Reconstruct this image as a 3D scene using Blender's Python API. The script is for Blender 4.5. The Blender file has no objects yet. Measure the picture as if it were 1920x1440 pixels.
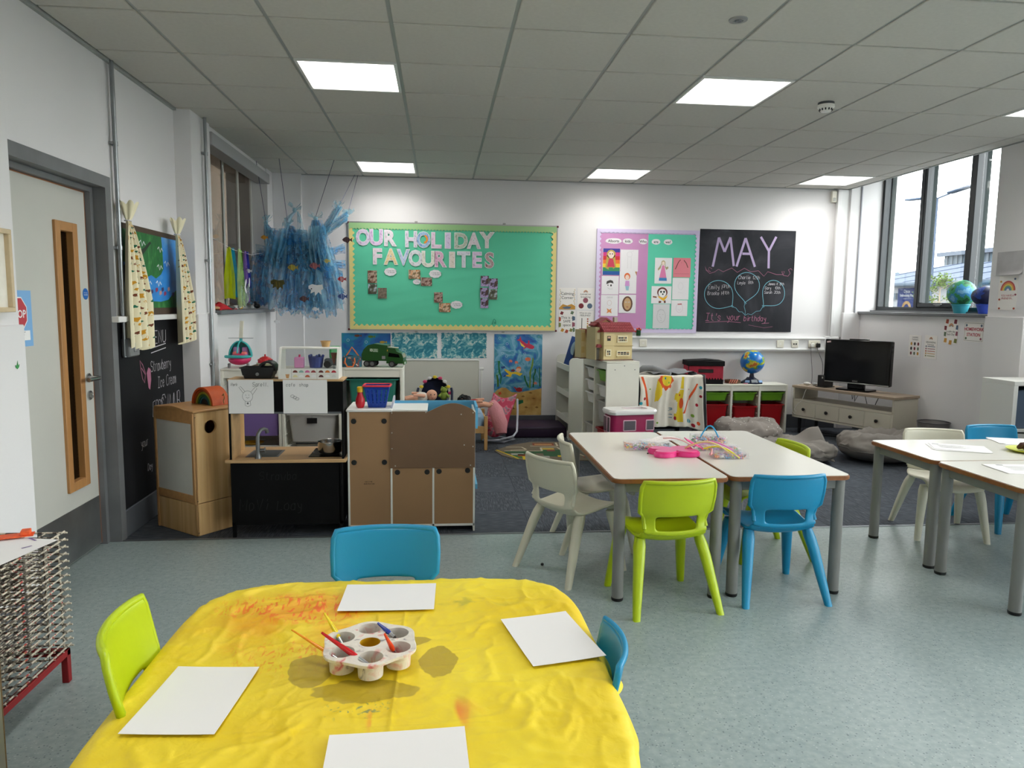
import bpy, bmesh, math, random
from mathutils import Vector, Matrix, noise
SC = bpy.context.scene; COL = SC.collection
R = math.radians; PI = math.pi; rnd = random.Random(7)

# ---------------------------------------------------------------- camera, world, exposure
H = 1.45; ZC = 2.815
cam = bpy.data.cameras.new('camera'); cam_o = bpy.data.objects.new('camera', cam); COL.objects.link(cam_o)
cam.lens = 1361.1/1920*36; cam.sensor_width = 36; cam.clip_start = .02; cam.clip_end = 900
def cam_basis(yaw, pitch, roll):
    f = Vector((math.sin(yaw)*math.cos(pitch), math.cos(yaw)*math.cos(pitch), math.sin(pitch)))
    r = Vector((math.cos(yaw), -math.sin(yaw), 0)); u = r.cross(f)
    return math.cos(roll)*r+math.sin(roll)*u, -math.sin(roll)*r+math.cos(roll)*u, f
_r, _u, _f = cam_basis(.09898, -.11066, .011566)
cam_o.matrix_world = Matrix(((_r.x, _u.x, -_f.x, 0), (_r.y, _u.y, -_f.y, 0), (_r.z, _u.z, -_f.z, H), (0, 0, 0, 1)))
SC.camera = cam_o
w = bpy.data.worlds.new('overcast_sky'); SC.world = w; w.use_nodes = True
wn = w.node_tree.nodes; bg = wn['Background']; bg.inputs[0].default_value = (1, .985, .97, 1); bg.inputs[1].default_value = 9.8
vs = SC.view_settings; vs.view_transform = 'Standard'; vs.look = 'None'; vs.gamma = 1; vs.use_curve_mapping = False
vs.exposure = 0.2
PANEL_POWER = 7.2
SC.cycles.max_bounces = 8; SC.cycles.diffuse_bounces = 5; SC.cycles.transparent_max_bounces = 24
SC.cycles.sample_clamp_indirect = 12; SC.cycles.caustics_reflective = False; SC.cycles.caustics_refractive = False

# ---------------------------------------------------------------- materials
def lin(c):
    o = []
    for v in c[:3]:
        v /= 255.0; o.append(v/12.92 if v <= .04045 else ((v+.055)/1.055)**2.4)
    return (*o, 1)
MATS = {}
def mat(name, c=(200, 200, 200), r=.5, m=0, n=None, b=None, alpha=1, trans=0, emit=None, sub=0, coat=0):
    """plain procedural surface: colour c (sRGB 0-255), n=(scale, amount[, stretch]) mottling, b=(scale, strength) bump"""
    if name in MATS: return MATS[name]
    M = bpy.data.materials.new(name); M.use_nodes = True; nt = M.node_tree; p = nt.nodes['Principled BSDF']
    L = lin(c); p.inputs['Base Color'].default_value = L; p.inputs['Roughness'].default_value = r; p.inputs['Metallic'].default_value = m
    if coat: p.inputs['Coat Weight'].default_value = coat
    if trans: p.inputs['Transmission Weight'].default_value = trans
    if emit: p.inputs['Emission Color'].default_value = lin(c); p.inputs['Emission Strength'].default_value = emit
    if n or b: tc = nt.nodes.new('ShaderNodeTexCoord')
    def tex(scale, st=None, det=4):
        mp = nt.nodes.new('ShaderNodeMapping'); nt.links.new(tc.outputs['Object'], mp.inputs[0])
        if st: mp.inputs['Scale'].default_value = st
        t = nt.nodes.new('ShaderNodeTexNoise'); t.inputs['Scale'].default_value = scale; t.inputs['Detail'].default_value = det
        nt.links.new(mp.outputs[0], t.inputs['Vector']); return t
    if n:
        t = tex(n[0], n[2] if len(n) > 2 else None)
        rp = nt.nodes.new('ShaderNodeValToRGB'); a = n[1]
        rp.color_ramp.elements[0].position = .3; rp.color_ramp.elements[1].position = .7
        rp.color_ramp.elements[0].color = tuple(v*(1-a) for v in L[:3])+(1,)
        rp.color_ramp.elements[1].color = tuple(min(1, v*(1+a)) for v in L[:3])+(1,)
        nt.links.new(t.outputs[0], rp.inputs[0]); nt.links.new(rp.outputs[0], p.inputs['Base Color'])
    if b:
        t = tex(b[0]); bp = nt.nodes.new('ShaderNodeBump'); bp.inputs['Strength'].default_value = b[1]; bp.inputs['Distance'].default_value = .01
        nt.links.new(t.outputs[0], bp.inputs['Height']); nt.links.new(bp.outputs[0], p.inputs['Normal'])
    if alpha < 1: p.inputs['Alpha'].default_value = alpha
    MATS[name] = M; return M
def glass_mat(name, tint=(255, 255, 255), refl=.035, rough=.0):
    if name in MATS: return MATS[name]
    M = bpy.data.materials.new(name); M.use_nodes = True; nt = M.node_tree; nt.nodes.clear()
    o = nt.nodes.new('ShaderNodeOutputMaterial'); mx = nt.nodes.new('ShaderNodeMixShader'); tr = nt.nodes.new('ShaderNodeBsdfTransparent')
    gl = nt.nodes.new('ShaderNodeBsdfGlossy'); gl.inputs['Roughness'].default_value = rough; tr.inputs[0].default_value = lin(tint)
    lw = nt.nodes.new('ShaderNodeLayerWeight'); lw.inputs[0].default_value = .5; pw_ = nt.nodes.new('ShaderNodeMath'); pw_.operation = 'POWER'; pw_.inputs[1].default_value = 4
    ma = nt.nodes.new('ShaderNodeMath'); ma.operation = 'MULTIPLY_ADD'; ma.inputs[1].default_value = .6; ma.inputs[2].default_value = refl
    nt.links.new(lw.outputs['Facing'], pw_.inputs[0]); nt.links.new(pw_.outputs[0], ma.inputs[0]); nt.links.new(ma.outputs[0], mx.inputs[0]); nt.links.new(tr.outputs[0], mx.inputs[1]); nt.links.new(gl.outputs[0], mx.inputs[2]); nt.links.new(mx.outputs[0], o.inputs[0])
    MATS[name] = M; return M
def tulle_mat(name, c, density=.5, scale=30):
    """sheer net cloth: diffuse/translucent threads mixed with open mesh"""
    if name in MATS: return MATS[name]
    M = bpy.data.materials.new(name); M.use_nodes = True; nt = M.node_tree; nt.nodes.clear()
    o = nt.nodes.new('ShaderNodeOutputMaterial'); mx = nt.nodes.new('ShaderNodeMixShader'); tr = nt.nodes.new('ShaderNodeBsdfTransparent')
    df = nt.nodes.new('ShaderNodeBsdfDiffuse'); ts = nt.nodes.new('ShaderNodeBsdfTranslucent'); m2 = nt.nodes.new('ShaderNodeMixShader'); m2.inputs[0].default_value = .35
    df.inputs[0].default_value = lin(c); ts.inputs[0].default_value = lin(c)
    tc = nt.nodes.new('ShaderNodeTexCoord'); t = nt.nodes.new('ShaderNodeTexNoise'); t.inputs['Scale'].default_value = scale; t.inputs['Detail'].default_value = 3
    mr = nt.nodes.new('ShaderNodeMapRange'); mr.inputs[1].default_value = .3; mr.inputs[2].default_value = .7
    mr.inputs[3].default_value = max(0, density-.22); mr.inputs[4].default_value = min(1, density+.22)
    nt.links.new(tc.outputs['Object'], t.inputs['Vector']); nt.links.new(t.outputs[0], mr.inputs[0]); nt.links.new(mr.outputs[0], mx.inputs[0])
    nt.links.new(df.outputs[0], m2.inputs[1]); nt.links.new(ts.outputs[0], m2.inputs[2])
    nt.links.new(tr.outputs[0], mx.inputs[1]); nt.links.new(m2.outputs[0], mx.inputs[2]); nt.links.new(mx.outputs[0], o.inputs[0])
    MATS[name] = M; return M
def ramp_mat(name, stops, scale=4, det=6, r=.6, st=None, dist=0, b=None, const=False, lac=2.0):
    """noise driven multi-colour paint: stops = [(pos, colour), ...]"""
    if name in MATS: return MATS[name]
    M = bpy.data.materials.new(name); M.use_nodes = True; nt = M.node_tree; p = nt.nodes['Principled BSDF']; p.inputs['Roughness'].default_value = r
    tc = nt.nodes.new('ShaderNodeTexCoord'); mp = nt.nodes.new('ShaderNodeMapping'); t = nt.nodes.new('ShaderNodeTexNoise')
    if st: mp.inputs['Scale'].default_value = st
    t.inputs['Scale'].default_value = scale; t.inputs['Detail'].default_value = det; t.inputs['Distortion'].default_value = dist
    rp = nt.nodes.new('ShaderNodeValToRGB'); cr = rp.color_ramp
    if const: cr.interpolation = 'CONSTANT'
    while len(cr.elements) < len(stops): cr.elements.new(.5)
    for e, (ps, c) in zip(cr.elements, stops): e.position = ps; e.color = lin(c)
    nt.links.new(tc.outputs['Object'], mp.inputs[0]); nt.links.new(mp.outputs[0], t.inputs['Vector']); nt.links.new(t.outputs[0], rp.inputs[0]); nt.links.new(rp.outputs[0], p.inputs['Base Color'])
    if b:
        bp = nt.nodes.new('ShaderNodeBump'); bp.inputs['Strength'].default_value = b; bp.inputs['Distance'].default_value = .005
        nt.links.new(t.outputs[0], bp.inputs['Height']); nt.links.new(bp.outputs[0], p.inputs['Normal'])
    MATS[name] = M; return M

# ---------------------------------------------------------------- mesh building
class B:
    def __init__(s): s.bm = bmesh.new()
    def _new(s, vs, fs, mi=0, M=None):
        V = [s.bm.verts.new((M @ Vector(v)) if M else v) for v in vs]; out = []
        for f in fs:
            try: F = s.bm.faces.new([V[i] for i in f]); F.material_index = mi; out.append(F)
            except ValueError: pass
        return V, out
    def box(s, x0, x1, y0, y1, z0, z1, bev=0, mi=0, M=None, seg=1):
        vs = [(x, y, z) for z in (z0, z1) for y in (y0, y1) for x in (x0, x1)]
        fs = [(0, 2, 3, 1), (4, 5, 7, 6), (0, 1, 5, 4), (2, 6, 7, 3), (0, 4, 6, 2), (1, 3, 7, 5)]
        V, F = s._new(vs, fs, mi, M)
        if bev:
            es = {e for f in F for e in f.edges}
            bmesh.ops.bevel(s.bm, geom=list(es), offset=bev, segments=seg, affect='EDGES', profile=.5)
        return s
    def cb(s, cx, cy, cz, sx, sy, sz, bev=0, mi=0, rx=0, ry=0, rz=0, seg=1):
        M = Matrix.Translation((cx, cy, cz)) @ Matrix.Rotation(rz, 4, 'Z') @ Matrix.Rotation(ry, 4, 'Y') @ Matrix.Rotation(rx, 4, 'X')
        return s.box(-sx/2, sx/2, -sy/2, sy/2, -sz/2, sz/2, bev, mi, M, seg)
    def ring_strip(s, rings, closed=True, cap=(True, True), mi=0, loop=False):
        rs = [[s.bm.verts.new(p) for p in ring] for ring in rings]; n = len(rs[0])
        idx = range(len(rs)) if loop else range(len(rs)-1)
        for a in idx:
            A, Bq = rs[a], rs[(a+1) % len(rs)]
            for i in range(n if closed else n-1):
                j = (i+1) % n
                try: f = s.bm.faces.new((A[i], A[j], Bq[j], Bq[i])); f.material_index = mi
                except ValueError: pass
        if closed and not loop:
            for k, c in ((0, cap[0]), (-1, cap[1])):
                if c:
                    try: f = s.bm.faces.new(rs[k] if k else rs[k][::-1]); f.material_index = mi
                    except ValueError: pass
        return s
    def tube(s, pts, r, n=8, mi=0, cap=True, loop=False, flat=1.0):
        pts = [Vector(p) for p in pts]; rings = []; up = Vector((0, 0, 1)); prev = None
        for i, p in enumerate(pts):
            if loop: t = pts[(i+1) % len(pts)]-pts[i-1]
            else: t = pts[min(i+1, len(pts)-1)]-pts[max(i-1, 0)]
            t = t.normalized() if t.length > 1e-9 else Vector((0, 0, 1))
            if prev is None: a = t.cross(up) if abs(t.z) < .95 else t.cross(Vector((0, 1, 0)))
            else: a = prev-t*prev.dot(t)
            a = a.normalized(); prev = a; b = t.cross(a); rr = r[i] if isinstance(r, (list, tuple)) else r
            rings.append([p+a*(rr*math.cos(2*PI*k/n))+b*(rr*flat*math.sin(2*PI*k/n)) for k in range(n)])
        return s.ring_strip(rings, cap=(cap, cap), mi=mi, loop=loop)
    def cyl(s, p0, p1, r0, r1=None, n=16, mi=0, cap=True):
        return s.tube([p0, p1], [r0, r0 if r1 is None else r1], n, mi, cap)
    def lathe(s, prof, c=(0, 0, 0), n=24, mi=0, cap=(False, False), M=None):
        rings = []
        for (r, z) in prof:
            ring = [Vector((r*math.cos(2*PI*k/n), r*math.sin(2*PI*k/n), z)) for k in range(n)]
            rings.append([((M @ p) if M else p)+Vector(c) for p in ring])
        return s.ring_strip(rings, cap=cap, mi=mi)
    def ball(s, c, rx, ry=None, rz=None, nu=16, nv=10, mi=0, M=None):
        ry = ry or rx; rz = rz or rx
        pr = [(math.sin(PI*(k+.5)/nv), -math.cos(PI*(k+.5)/nv)) for k in range(nv)]
        pr = [(.02, -1)]+pr+[(.02, 1)]
        S = Matrix.Diagonal((rx, ry, rz, 1)); S = (M @ S) if M else S
        return s.lathe(pr, c, nu, mi, (True, True), S)
    def grid(s, f, nu, nv, mi=0, skip=None, closeu=False):
        V = [[s.bm.verts.new(f(i/nu, j/nv)) for i in range(nu if closeu else nu+1)] for j in range(nv+1)]
        for j in range(nv):
            for i in range(nu):
                if skip and skip(i, j): continue
                k = (i+1) % nu if closeu else i+1
                F = s.bm.faces.new((V[j][i], V[j][k], V[j+1][k], V[j+1][i])); F.material_index = mi
        return s
    def prism(s, poly, d0, d1, ax='y', mi=0, M=None):
        """polygon (u,v) extruded from d0 to d1 along ax: 'y' -> (u,d,v), 'z' -> (u,v,d), 'x' -> (d,u,v)"""
        f = {'y': lambda u, v, d: (u, d, v), 'z': lambda u, v, d: (u, v, d), 'x': lambda u, v, d: (d, u, v)}[ax]
        n = len(poly); vs = [f(u, v, d0) for u, v in poly]+[f(u, v, d1) for u, v in poly]
        fs = [tuple(range(n))[::-1], tuple(range(n, 2*n))]+[(i, (i+1) % n, n+(i+1) % n, n+i) for i in range(n)]
        s._new(vs, fs, mi, M); return s
    def flat(s, poly, d, mi=0):
        """flat print on a panel that faces -y"""
        s._new([(u, d, v) for u, v in poly], [tuple(range(len(poly)))], mi); return s
    def disc(s, u, v, ru, rv=None, d=0, mi=0, n=20):
        rv = rv or ru; return s.flat([(u+ru*math.cos(2*PI*k/n), v+rv*math.sin(2*PI*k/n)) for k in range(n)], d, mi)
    def ribbon(s, pts, wd, d, mi=0, closed=False):
        P = [Vector(p) for p in pts]
        if closed: P = P+[P[0]]
        if len(P) < 2: return s
        L = []
        for i, p in enumerate(P):
            a = (P[min(i+1, len(P)-1)]-P[max(i-1, 0)])
            if closed and i in (0, len(P)-1): a = P[1]-P[-2]
            a = a.normalized() if a.length > 1e-9 else Vector((1, 0)); nrm = Vector((-a.y, a.x))*wd/2; L.append((p+nrm, p-nrm))
        vs = [(q.x, d, q.y) for pr in L for q in pr]
        s._new(vs, [(2*i, 2*i+1, 2*i+3, 2*i+2) for i in range(len(L)-1)], mi); return s
    def obj(s, name, mats, parent=None, smooth=40, loc=None, rz=0, fix=True):
        if fix: bmesh.ops.recalc_face_normals(s.bm, faces=s.bm.faces)
        me = bpy.data.meshes.new(name); s.bm.to_mesh(me); s.bm.free()
        for m in (mats if isinstance(mats, (list, tuple)) else [mats]): me.materials.append(m)
        if smooth and len(me.polygons):
            me.polygons.foreach_set('use_smooth', [True]*len(me.polygons)); me.set_sharp_from_angle(angle=R(smooth))
        o = bpy.data.objects.new(name, me); COL.objects.link(o)
        if parent: o.parent = parent
        if loc: o.location = loc
        if rz: o.rotation_euler = (0, 0, rz)
        return o
def inst(o, parent=None, loc=None, rz=None):
    c = o.copy(); COL.objects.link(c); c.parent = parent if parent else o.parent
    if loc: c.location = loc
    if rz is not None: c.rotation_euler = (0, 0, rz)
    return c
def tag(o, label=None, cat=None, group=None, kind=None):
    for k, v in (('label', label), ('category', cat), ('group', group), ('kind', kind)):
        if v: o[k] = v
    return o
def thing(name, label, cat, loc=(0, 0, 0), rz=0, group=None):
    o = bpy.data.objects.new(name, None); o.empty_display_size = .05; COL.objects.link(o)
    o.location = loc; o.rotation_euler = (0, 0, rz); return tag(o, label, cat, group)
def dup(root, label, loc, rz=0, group=None):
    c = root.copy(); COL.objects.link(c); c.location = loc; c.rotation_euler = (0, 0, rz); c['label'] = label
    if group: c['group'] = group
    for ch in list(root.children):
        d = ch.copy(); COL.objects.link(d); d.parent = c
        for g in list(ch.children):
            e = g.copy(); COL.objects.link(e); e.parent = d
    return c
def struct(name, b, m, parent=None, **k):
    o = b.obj(name, m, parent, **k)
    if not parent: o['kind'] = 'structure'
    return o
def arc(cx, cy, r, a0, a1, n=8): return [(cx+r*math.cos(R(a0+(a1-a0)*i/n)), cy+r*math.sin(R(a0+(a1-a0)*i/n))) for i in range(n+1)]
def rrect(x0, x1, y0, y1, r, n=6):
    return arc(x1-r, y1-r, r, 0, 90, n)+arc(x0+r, y1-r, r, 90, 180, n)+arc(x0+r, y0+r, r, 180, 270, n)+arc(x1-r, y0+r, r, 270, 360, n)
# lettering ---------------------------------------------------
TXT = {}
def text(s, size, parent, loc, m, name='lettering', ext=0, bold=0, align='CENTER', rot=0, sx=1, spacing=1):
    """type set on a panel that faces -y"""
    key = (s, size, ext, bold, align, spacing)
    if key not in TXT:
        cu = bpy.data.curves.new('type', 'FONT'); cu.body = s; cu.size = size; cu.extrude = ext; cu.offset = bold; cu.align_x = align; cu.resolution_u = 3; cu.space_character = spacing
        o = bpy.data.objects.new('type', cu); me = bpy.data.meshes.new_from_object(o); bpy.data.objects.remove(o); TXT[key] = me
    me = TXT[key].copy(); me.materials.clear(); me.materials.append(m)
    o = bpy.data.objects.new(name, me); COL.objects.link(o); o.parent = parent; o.location = loc; o.rotation_euler = (PI/2, rot, 0); o.scale = (sx, 1, 1)
    return o
G = {'A': '02 28 42|15 35', 'B': '02 08 28 37 36 25 05|25 44 43 32 02', 'C': '47 38 18 07 03 12 32 43', 'D': '02 08 28 46 44 22 02', 'E': '48 08 02 42|05 35', 'F': '48 08 02|05 35', 'G': '47 38 18 07 03 12 32 43 45 25', 'H': '02 08|42 48|05 45', 'I': '02 42|22 28|08 48', 'J': '48 43 32 12 03', 'K': '02 08|48 05 42', 'L': '08 02 42', 'M': '02 08 24 48 42', 'N': '02 08 42 48', 'O': '18 07 03 12 32 43 47 38 18', 'P': '02 08 38 47 46 35 05', 'R': '02 08 38 47 46 35 05|25 42', 'S': '47 38 18 07 06 15 35 44 43 32 12 03', 'T': '08 48|28 22', 'U': '08 03 12 32 43 48', 'V': '08 22 48', 'W': '08 12 25 32 48', 'Y': '08 25 48|25 22', 'Z': '08 48 02 42',
     'a': '35 26 16 05 03 12 22 33|36 32', 'b': '08 02|03 12 22 33 35 26 16 05', 'c': '35 26 16 05 03 12 22 33', 'd': '38 32|33 22 12 03 05 16 26 35', 'e': '04 34 35 26 16 05 03 12 22 33', 'f': '38 28 17 12|06 26', 'g': '35 26 16 05 03 12 22 33|36 31 20 10 01', 'h': '08 02|05 16 26 35 32', 'i': '12 16|18 17', 'j': '26 21 10|28 27', 'k': '08 02|36 04 32', 'l': '18 13 22', 'm': '02 06|05 16 24 22|24 36 45 42', 'n': '02 06|05 16 26 35 32', 'o': '16 05 03 12 22 33 35 26 16', 'p': '00 06|03 12 22 33 35 26 16 05', 'r': '02 06|05 16 26', 's': '35 26 16 05 14 24 33 22 12 03', 't': '18 13 22 32|06 26', 'u': '06 03 12 22 33|36 32', 'v': '06 12 26', 'w': '06 12 24 32 46', 'x': '02 36|06 32', 'y': '06 14 33|36 31 20 10', 'z': '06 36 02 32',
     '0': '18 07 03 12 32 43 47 38 18', '1': '16 28 22', '2': '07 18 38 47 46 02 42', '3': '07 18 38 47 36 25 44 43 32 12 03', '4': '32 38 04 44', '5': '48 08 05 35 44 43 32 02', '6': '48 18 05 03 12 32 43 44 35 05', '7': '08 48 12', '8': '15 06 07 18 38 47 46 35 15 04 03 12 32 43 44 35', '9': '45 15 06 07 18 38 47 43 32', "'": '18 16', '?': '07 18 38 47 36 24|23 22', '-': '15 35', '.': '12 13', ':': '13 14|16 17', '&': '42 07 18 27 03 12 22 44', '!': '28 24|23 22'}
def write(b, s, u, v, h, wd, d, mi=0, slant=.08, jit=.0, track=1.0, rg=None, asp=.62):
    """hand-drawn strokes, cap height h, baseline at (u, v), on a panel that faces -y; returns the end u"""
    k = h/6.0
    for ch in s:
        if ch == ' ': u += k*3.2*asp/.62; continue
        g = G.get(ch) or G.get(ch.upper(), '')
        wmax = 0
        for st in g.split('|'):
            P = []
            for q in st.split():
                x, y = int(q[0]), int(q[1])-2
                j = (rg.uniform(-jit, jit), rg.uniform(-jit, jit)) if rg and jit else (0, 0)
                P.append((u+(x*asp*1.25+y*slant+j[0])*k, v+(y+j[1])*k)); wmax = max(wmax, x)
            b.ribbon(P, wd, d, mi)
        u += (wmax*asp*1.25+1.5)*k*track
    return u
# ================================================================ the room
XL, XN, YB, XR, YF = -1.92, -1.80, 8.27, 4.75, -2.9
wallm = mat('painted_plaster', (227, 225, 226), .75, n=(1.1, .025), b=(90, .03))
greym = mat('grey_gloss_paint', (112, 113, 116), .42, n=(6, .10), b=(30, .04))
skirt = mat('slate_skirting', (84, 88, 95), .5, n=(5, .10))
# floor: speckled safety vinyl
def vinyl():
    M = bpy.data.materials.new('speckled_blue_vinyl'); M.use_nodes = True; nt = M.node_tree; p = nt.nodes['Principled BSDF']
    tc = nt.nodes.new('ShaderNodeTexCoord')
    def nz(s, d): t = nt.nodes.new('ShaderNodeTexNoise'); t.inputs['Scale'].default_value = s; t.inputs['Detail'].default_value = d; nt.links.new(tc.outputs['Object'], t.inputs[0]); return t
    def rp(t, a, b, c0, c1):
        q = nt.nodes.new('ShaderNodeValToRGB'); q.color_ramp.elements[0].position = a; q.color_ramp.elements[1].position = b; q.color_ramp.elements[0].color = c0; q.color_ramp.elements[1].color = c1; nt.links.new(t.outputs[0], q.inputs[0]); return q
    base = rp(nz(38, 3), .3, .7, lin((142, 157, 158)), lin((164, 177, 176)))
    v = nt.nodes.new('ShaderNodeTexVoronoi'); v.inputs['Scale'].default_value = 88; nt.links.new(tc.outputs['Object'], v.inputs[0])
    sc_ = nt.nodes.new('ShaderNodeSeparateColor'); nt.links.new(v.outputs['Color'], sc_.inputs[0]); cur = base.outputs[0]
    for ch, th, cc in ((0, .68, (104, 119, 123)), (1, .80, (182, 192, 190))):
        sp = rp(v, .16, .34, (1, 1, 1, 1), (0, 0, 0, 1)); gt = nt.nodes.new('ShaderNodeMath'); gt.operation = 'GREATER_THAN'; gt.inputs[1].default_value = th; nt.links.new(sc_.outputs[ch], gt.inputs[0])
        mm = nt.nodes.new('ShaderNodeMath'); mm.operation = 'MULTIPLY'; nt.links.new(sp.outputs[0], mm.inputs[0]); nt.links.new(gt.outputs[0], mm.inputs[1])
        mx = nt.nodes.new('ShaderNodeMix'); mx.data_type = 'RGBA'; nt.links.new(mm.outputs[0], mx.inputs[0]); nt.links.new(cur, mx.inputs[6]); mx.inputs[7].default_value = lin(cc); cur = mx.outputs[2]
    big = rp(nz(1.3, 3), .3, .75, (.86, .87, .88, 1), (1, 1, 1, 1)); m3 = nt.nodes.new('ShaderNodeMix'); m3.data_type = 'RGBA'; m3.blend_type = 'MULTIPLY'; m3.inputs[0].default_value = 1
    nt.links.new(mx.outputs[2], m3.inputs[6]); nt.links.new(big.outputs[0], m3.inputs[7]); nt.links.new(m3.outputs[2], p.inputs['Base Color'])
    rr = rp(nz(3, 3), .2, .8, (.31, .31, .31, 1), (.42, .42, .42, 1)); nt.links.new(rr.outputs[0], p.inputs['Roughness'])
    bp = nt.nodes.new('ShaderNodeBump'); bp.inputs['Strength'].default_value = .06; bp.inputs['Distance'].default_value = .002
    nt.links.new(nz(160, 2).outputs[0], bp.inputs['Height']); nt.links.new(bp.outputs[0], p.inputs['Normal']); return M
YC = 4.45
struct('floor', B().box(XL-.4, XR+.5, YF-.1, YC, -.08, 0), vinyl())
# welded seam across the vinyl
struct('trim_1', B().box(XL, XR, YC-.012, YC+.012, 0, .004, .002), mat('aluminium_strip', (120, 124, 128), .4, .7))
# carpet tiles, laid quarter-turned
def carpet(name, st, k):
    return ramp_mat(name, [(.3, (int(44*k), int(49*k), int(57*k))), (.5, (int(62*k), int(68*k), int(77*k))), (.7, (int(92*k), int(98*k), int(108*k)))], 20, 2, .95, st, b=.6)
ca = carpet('carpet_grain_across', (.6, 8, 1), 1.02); cb_ = carpet('carpet_grain_along', (8, .6, 1), .97)
cf = struct('floor_carpet', B().box(XL, XR+.2, YC, YB, -.08, -.006), mat('carpet_backing', (40, 42, 46), .9))
CT = {}
nx = 14; ny = 8
for j in range(ny):
    for i in range(nx):
        x0 = XL+i*.5; y0 = YC+.012+j*.5; x1 = min(x0+.4988, XR+.19); y1 = min(y0+.4988, YB)
        if x1-x0 < .03 or y1-y0 < .03: continue
        k = (round(x1-x0, 3), round(y1-y0, 3), (i+j) % 2)
        if k not in CT: CT[k] = B().box(0, k[0], 0, k[1], -.006, 0, .0012).obj('carpet_tile', cb_ if k[2] else ca, cf, 0); o = CT[k]
        else: o = inst(CT[k])
        o.location = (x0, y0, 0)
# ---------------------------------------------------------------- walls
struct('wall_back', B().box(-2.2, 5.4, YB, YB+.12, 0, 3.2), wallm)
b = B().box(-1.80, -1.50, YB-.055, YB, 0, 3.0, .004)
struct('wall_back_column', b, wallm)
b = B()
b.box(XL-.14, XL, 4.47, 5.63, 0, 3.2)                      # panel behind the puppet theatre
b.box(XL-.14, XL, 2.9, 4.47, 2.13, 3.2)                    # over the door
b.box(XL-.3, XN, 5.63, 6.07, 0, 3.2, .004)                 # pier
b.box(XL-.3, XN+.012, 5.622, 6.078, 0, 1.345, .004)        # its thicker dado
b.box(XL-.3, XN-.05, 6.07, 7.98, 0, 1.33)                  # under the inner window
b.box(XL-.3, XN, 7.98, YB+.1, 0, 3.2, .004)
b.box(XL-.3, XN-.02, 6.07, 7.98, 2.76, 3.2)
b.box(XL-.3, XN, 2.9, 3.32, 0, 3.2, .004)                  # near pier
b.box(XL-.3, XN+.012, 2.892, 3.335, 0, 1.335, .004)
b.box(XL-.14, XL, YF, 2.9, 0, 3.2)
struct('wall_left', b, wallm)
struct('wall_front', B().box(-2.2, 5.4, YF-.12, YF, 0, 3.2), wallm)
PIERS = [(5.52, 5.93), (3.07, 3.48), (.62, 1.03), (-1.83, -1.42)]
XW, XG = 4.95, 5.17
b = B().box(XR, XG+.18, 8.2, YB+.1, 0, 3.4, .004).box(XR-.012, XW, 8.192, YB+.05, 0, 1.385, .004)
for y0, y1 in PIERS:
    b.box(XR, XG+.18, y0, y1, 0, 3.4, .004); b.box(XR-.012, XW+.02, y0-.01, y1+.01, 0, 1.385, .004)
b.box(XW, XG+.18, 3.48, 8.2, 0, 1.37); b.box(XW, XG+.18, YF, -1.42, 0, 3.2)
b.box(XG-.06, XG+.18, YF, 8.2, 3.05, 3.4)
struct('wall_right', b, wallm)
# skirtings
struct('baseboard_back', B().box(-1.77, XR, YB-.018, YB, 0, .165, .004), skirt)
b = B().box(XL, XL+.018, 4.5, 5.63, 0, .17, .004).box(XN-.05, XN-.032, 6.08, 7.97, 0, .165, .004).box(XL, XN+.02, 5.61, 5.628, 0, .17).box(XN+.012, XN+.026, 5.61, 6.09, 0, .165)
b.box(XL, XL+.018, YF, 2.89, 0, .165, .004).box(XN+.012, XN+.026, 2.88, 3.345, 0, .165, .003)
struct('baseboard_left', b, skirt)
b = B().box(XW-.016, XW, 5.95, 8.19, 0, .165, .004)
for y0, y1 in PIERS: b.box(XR-.026, XR-.012, y0-.02, y1+.02, 0, .165, .003)
struct('baseboard_right', b, skirt)
# corridor behind the inner window and the door
cor = mat('corridor_paint', (176, 170, 160), .8, n=(1, .1))
b = B().box(-3.7, -3.6, 2.5, 9, 0, 3.2).box(-3.7, -2.22, 8.9, 9, 0, 3.2).box(-3.7, -2.06, 2.5, 2.6, 0, 3.2).box(-3.7, -2.06, 2.5, 9, 3.1, 3.2).box(-3.7, -2.06, 2.5, 9, -.1, 0)
b.box(-3.62, -3.58, 6.9, 7.9, 0, 2.3)
struct('wall_corridor', b, cor)
# ---------------------------------------------------------------- ceiling
tile_m = mat('mineral_ceiling_tile', (206, 203, 196), .9, n=(45, .03), b=(160, .08))
bar_m = mat('ceiling_grid_bar', (165, 168, 166), .5)
ceil = struct('ceiling', B().box(-2.2, 5.5, YF, YB, 3.22, 3.3).box(XL, XL+.022, YF, YB, ZC-.012, ZC+.02).box(XN-.1, XR, YB-.022, YB, ZC-.004, ZC+.02).box(XR-.02, XR+.004, YF, YB, ZC-.004, ZC+.05), bar_m)
GX = [-1.4425+.6*i for i in range(0, 11)]; GY = [3.791+.6*j for j in range(-11, 8)]
cx = [XL+.02]+GX+[XR-.018]; cy = [YF]+[y for y in GY if y > YF]+[YB-.02]
LIGHTS = [(i, j) for i in (1, 5, 9) for j in (1, 6, -4, -9)]
lit = {(round(-1.4425+.6*i, 3), round(3.791+.6*j, 3)) for i, j in LIGHTS}
TT = {}
for a in range(len(cx)-1):
    for c in range(len(cy)-1):
        x0, x1, y0, y1 = cx[a], cx[a+1], cy[c], cy[c+1]
        if (round(x0, 3), round(y0, 3)) in lit: continue
        g = .010; k = (round(x1-x0-2*g, 3), round(y1-y0-2*g, 3))
        if min(k) < .02: continue
        if k not in TT: TT[k] = B().box(0, k[0], 0, k[1], 0, .016, .003).obj('ceiling_tile', tile_m, ceil, 0); o = TT[k]
        else: o = inst(TT[k])
        o.location = (x0+g, y0+g, ZC)
ln = YB-YF-.03
m0 = None
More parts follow.
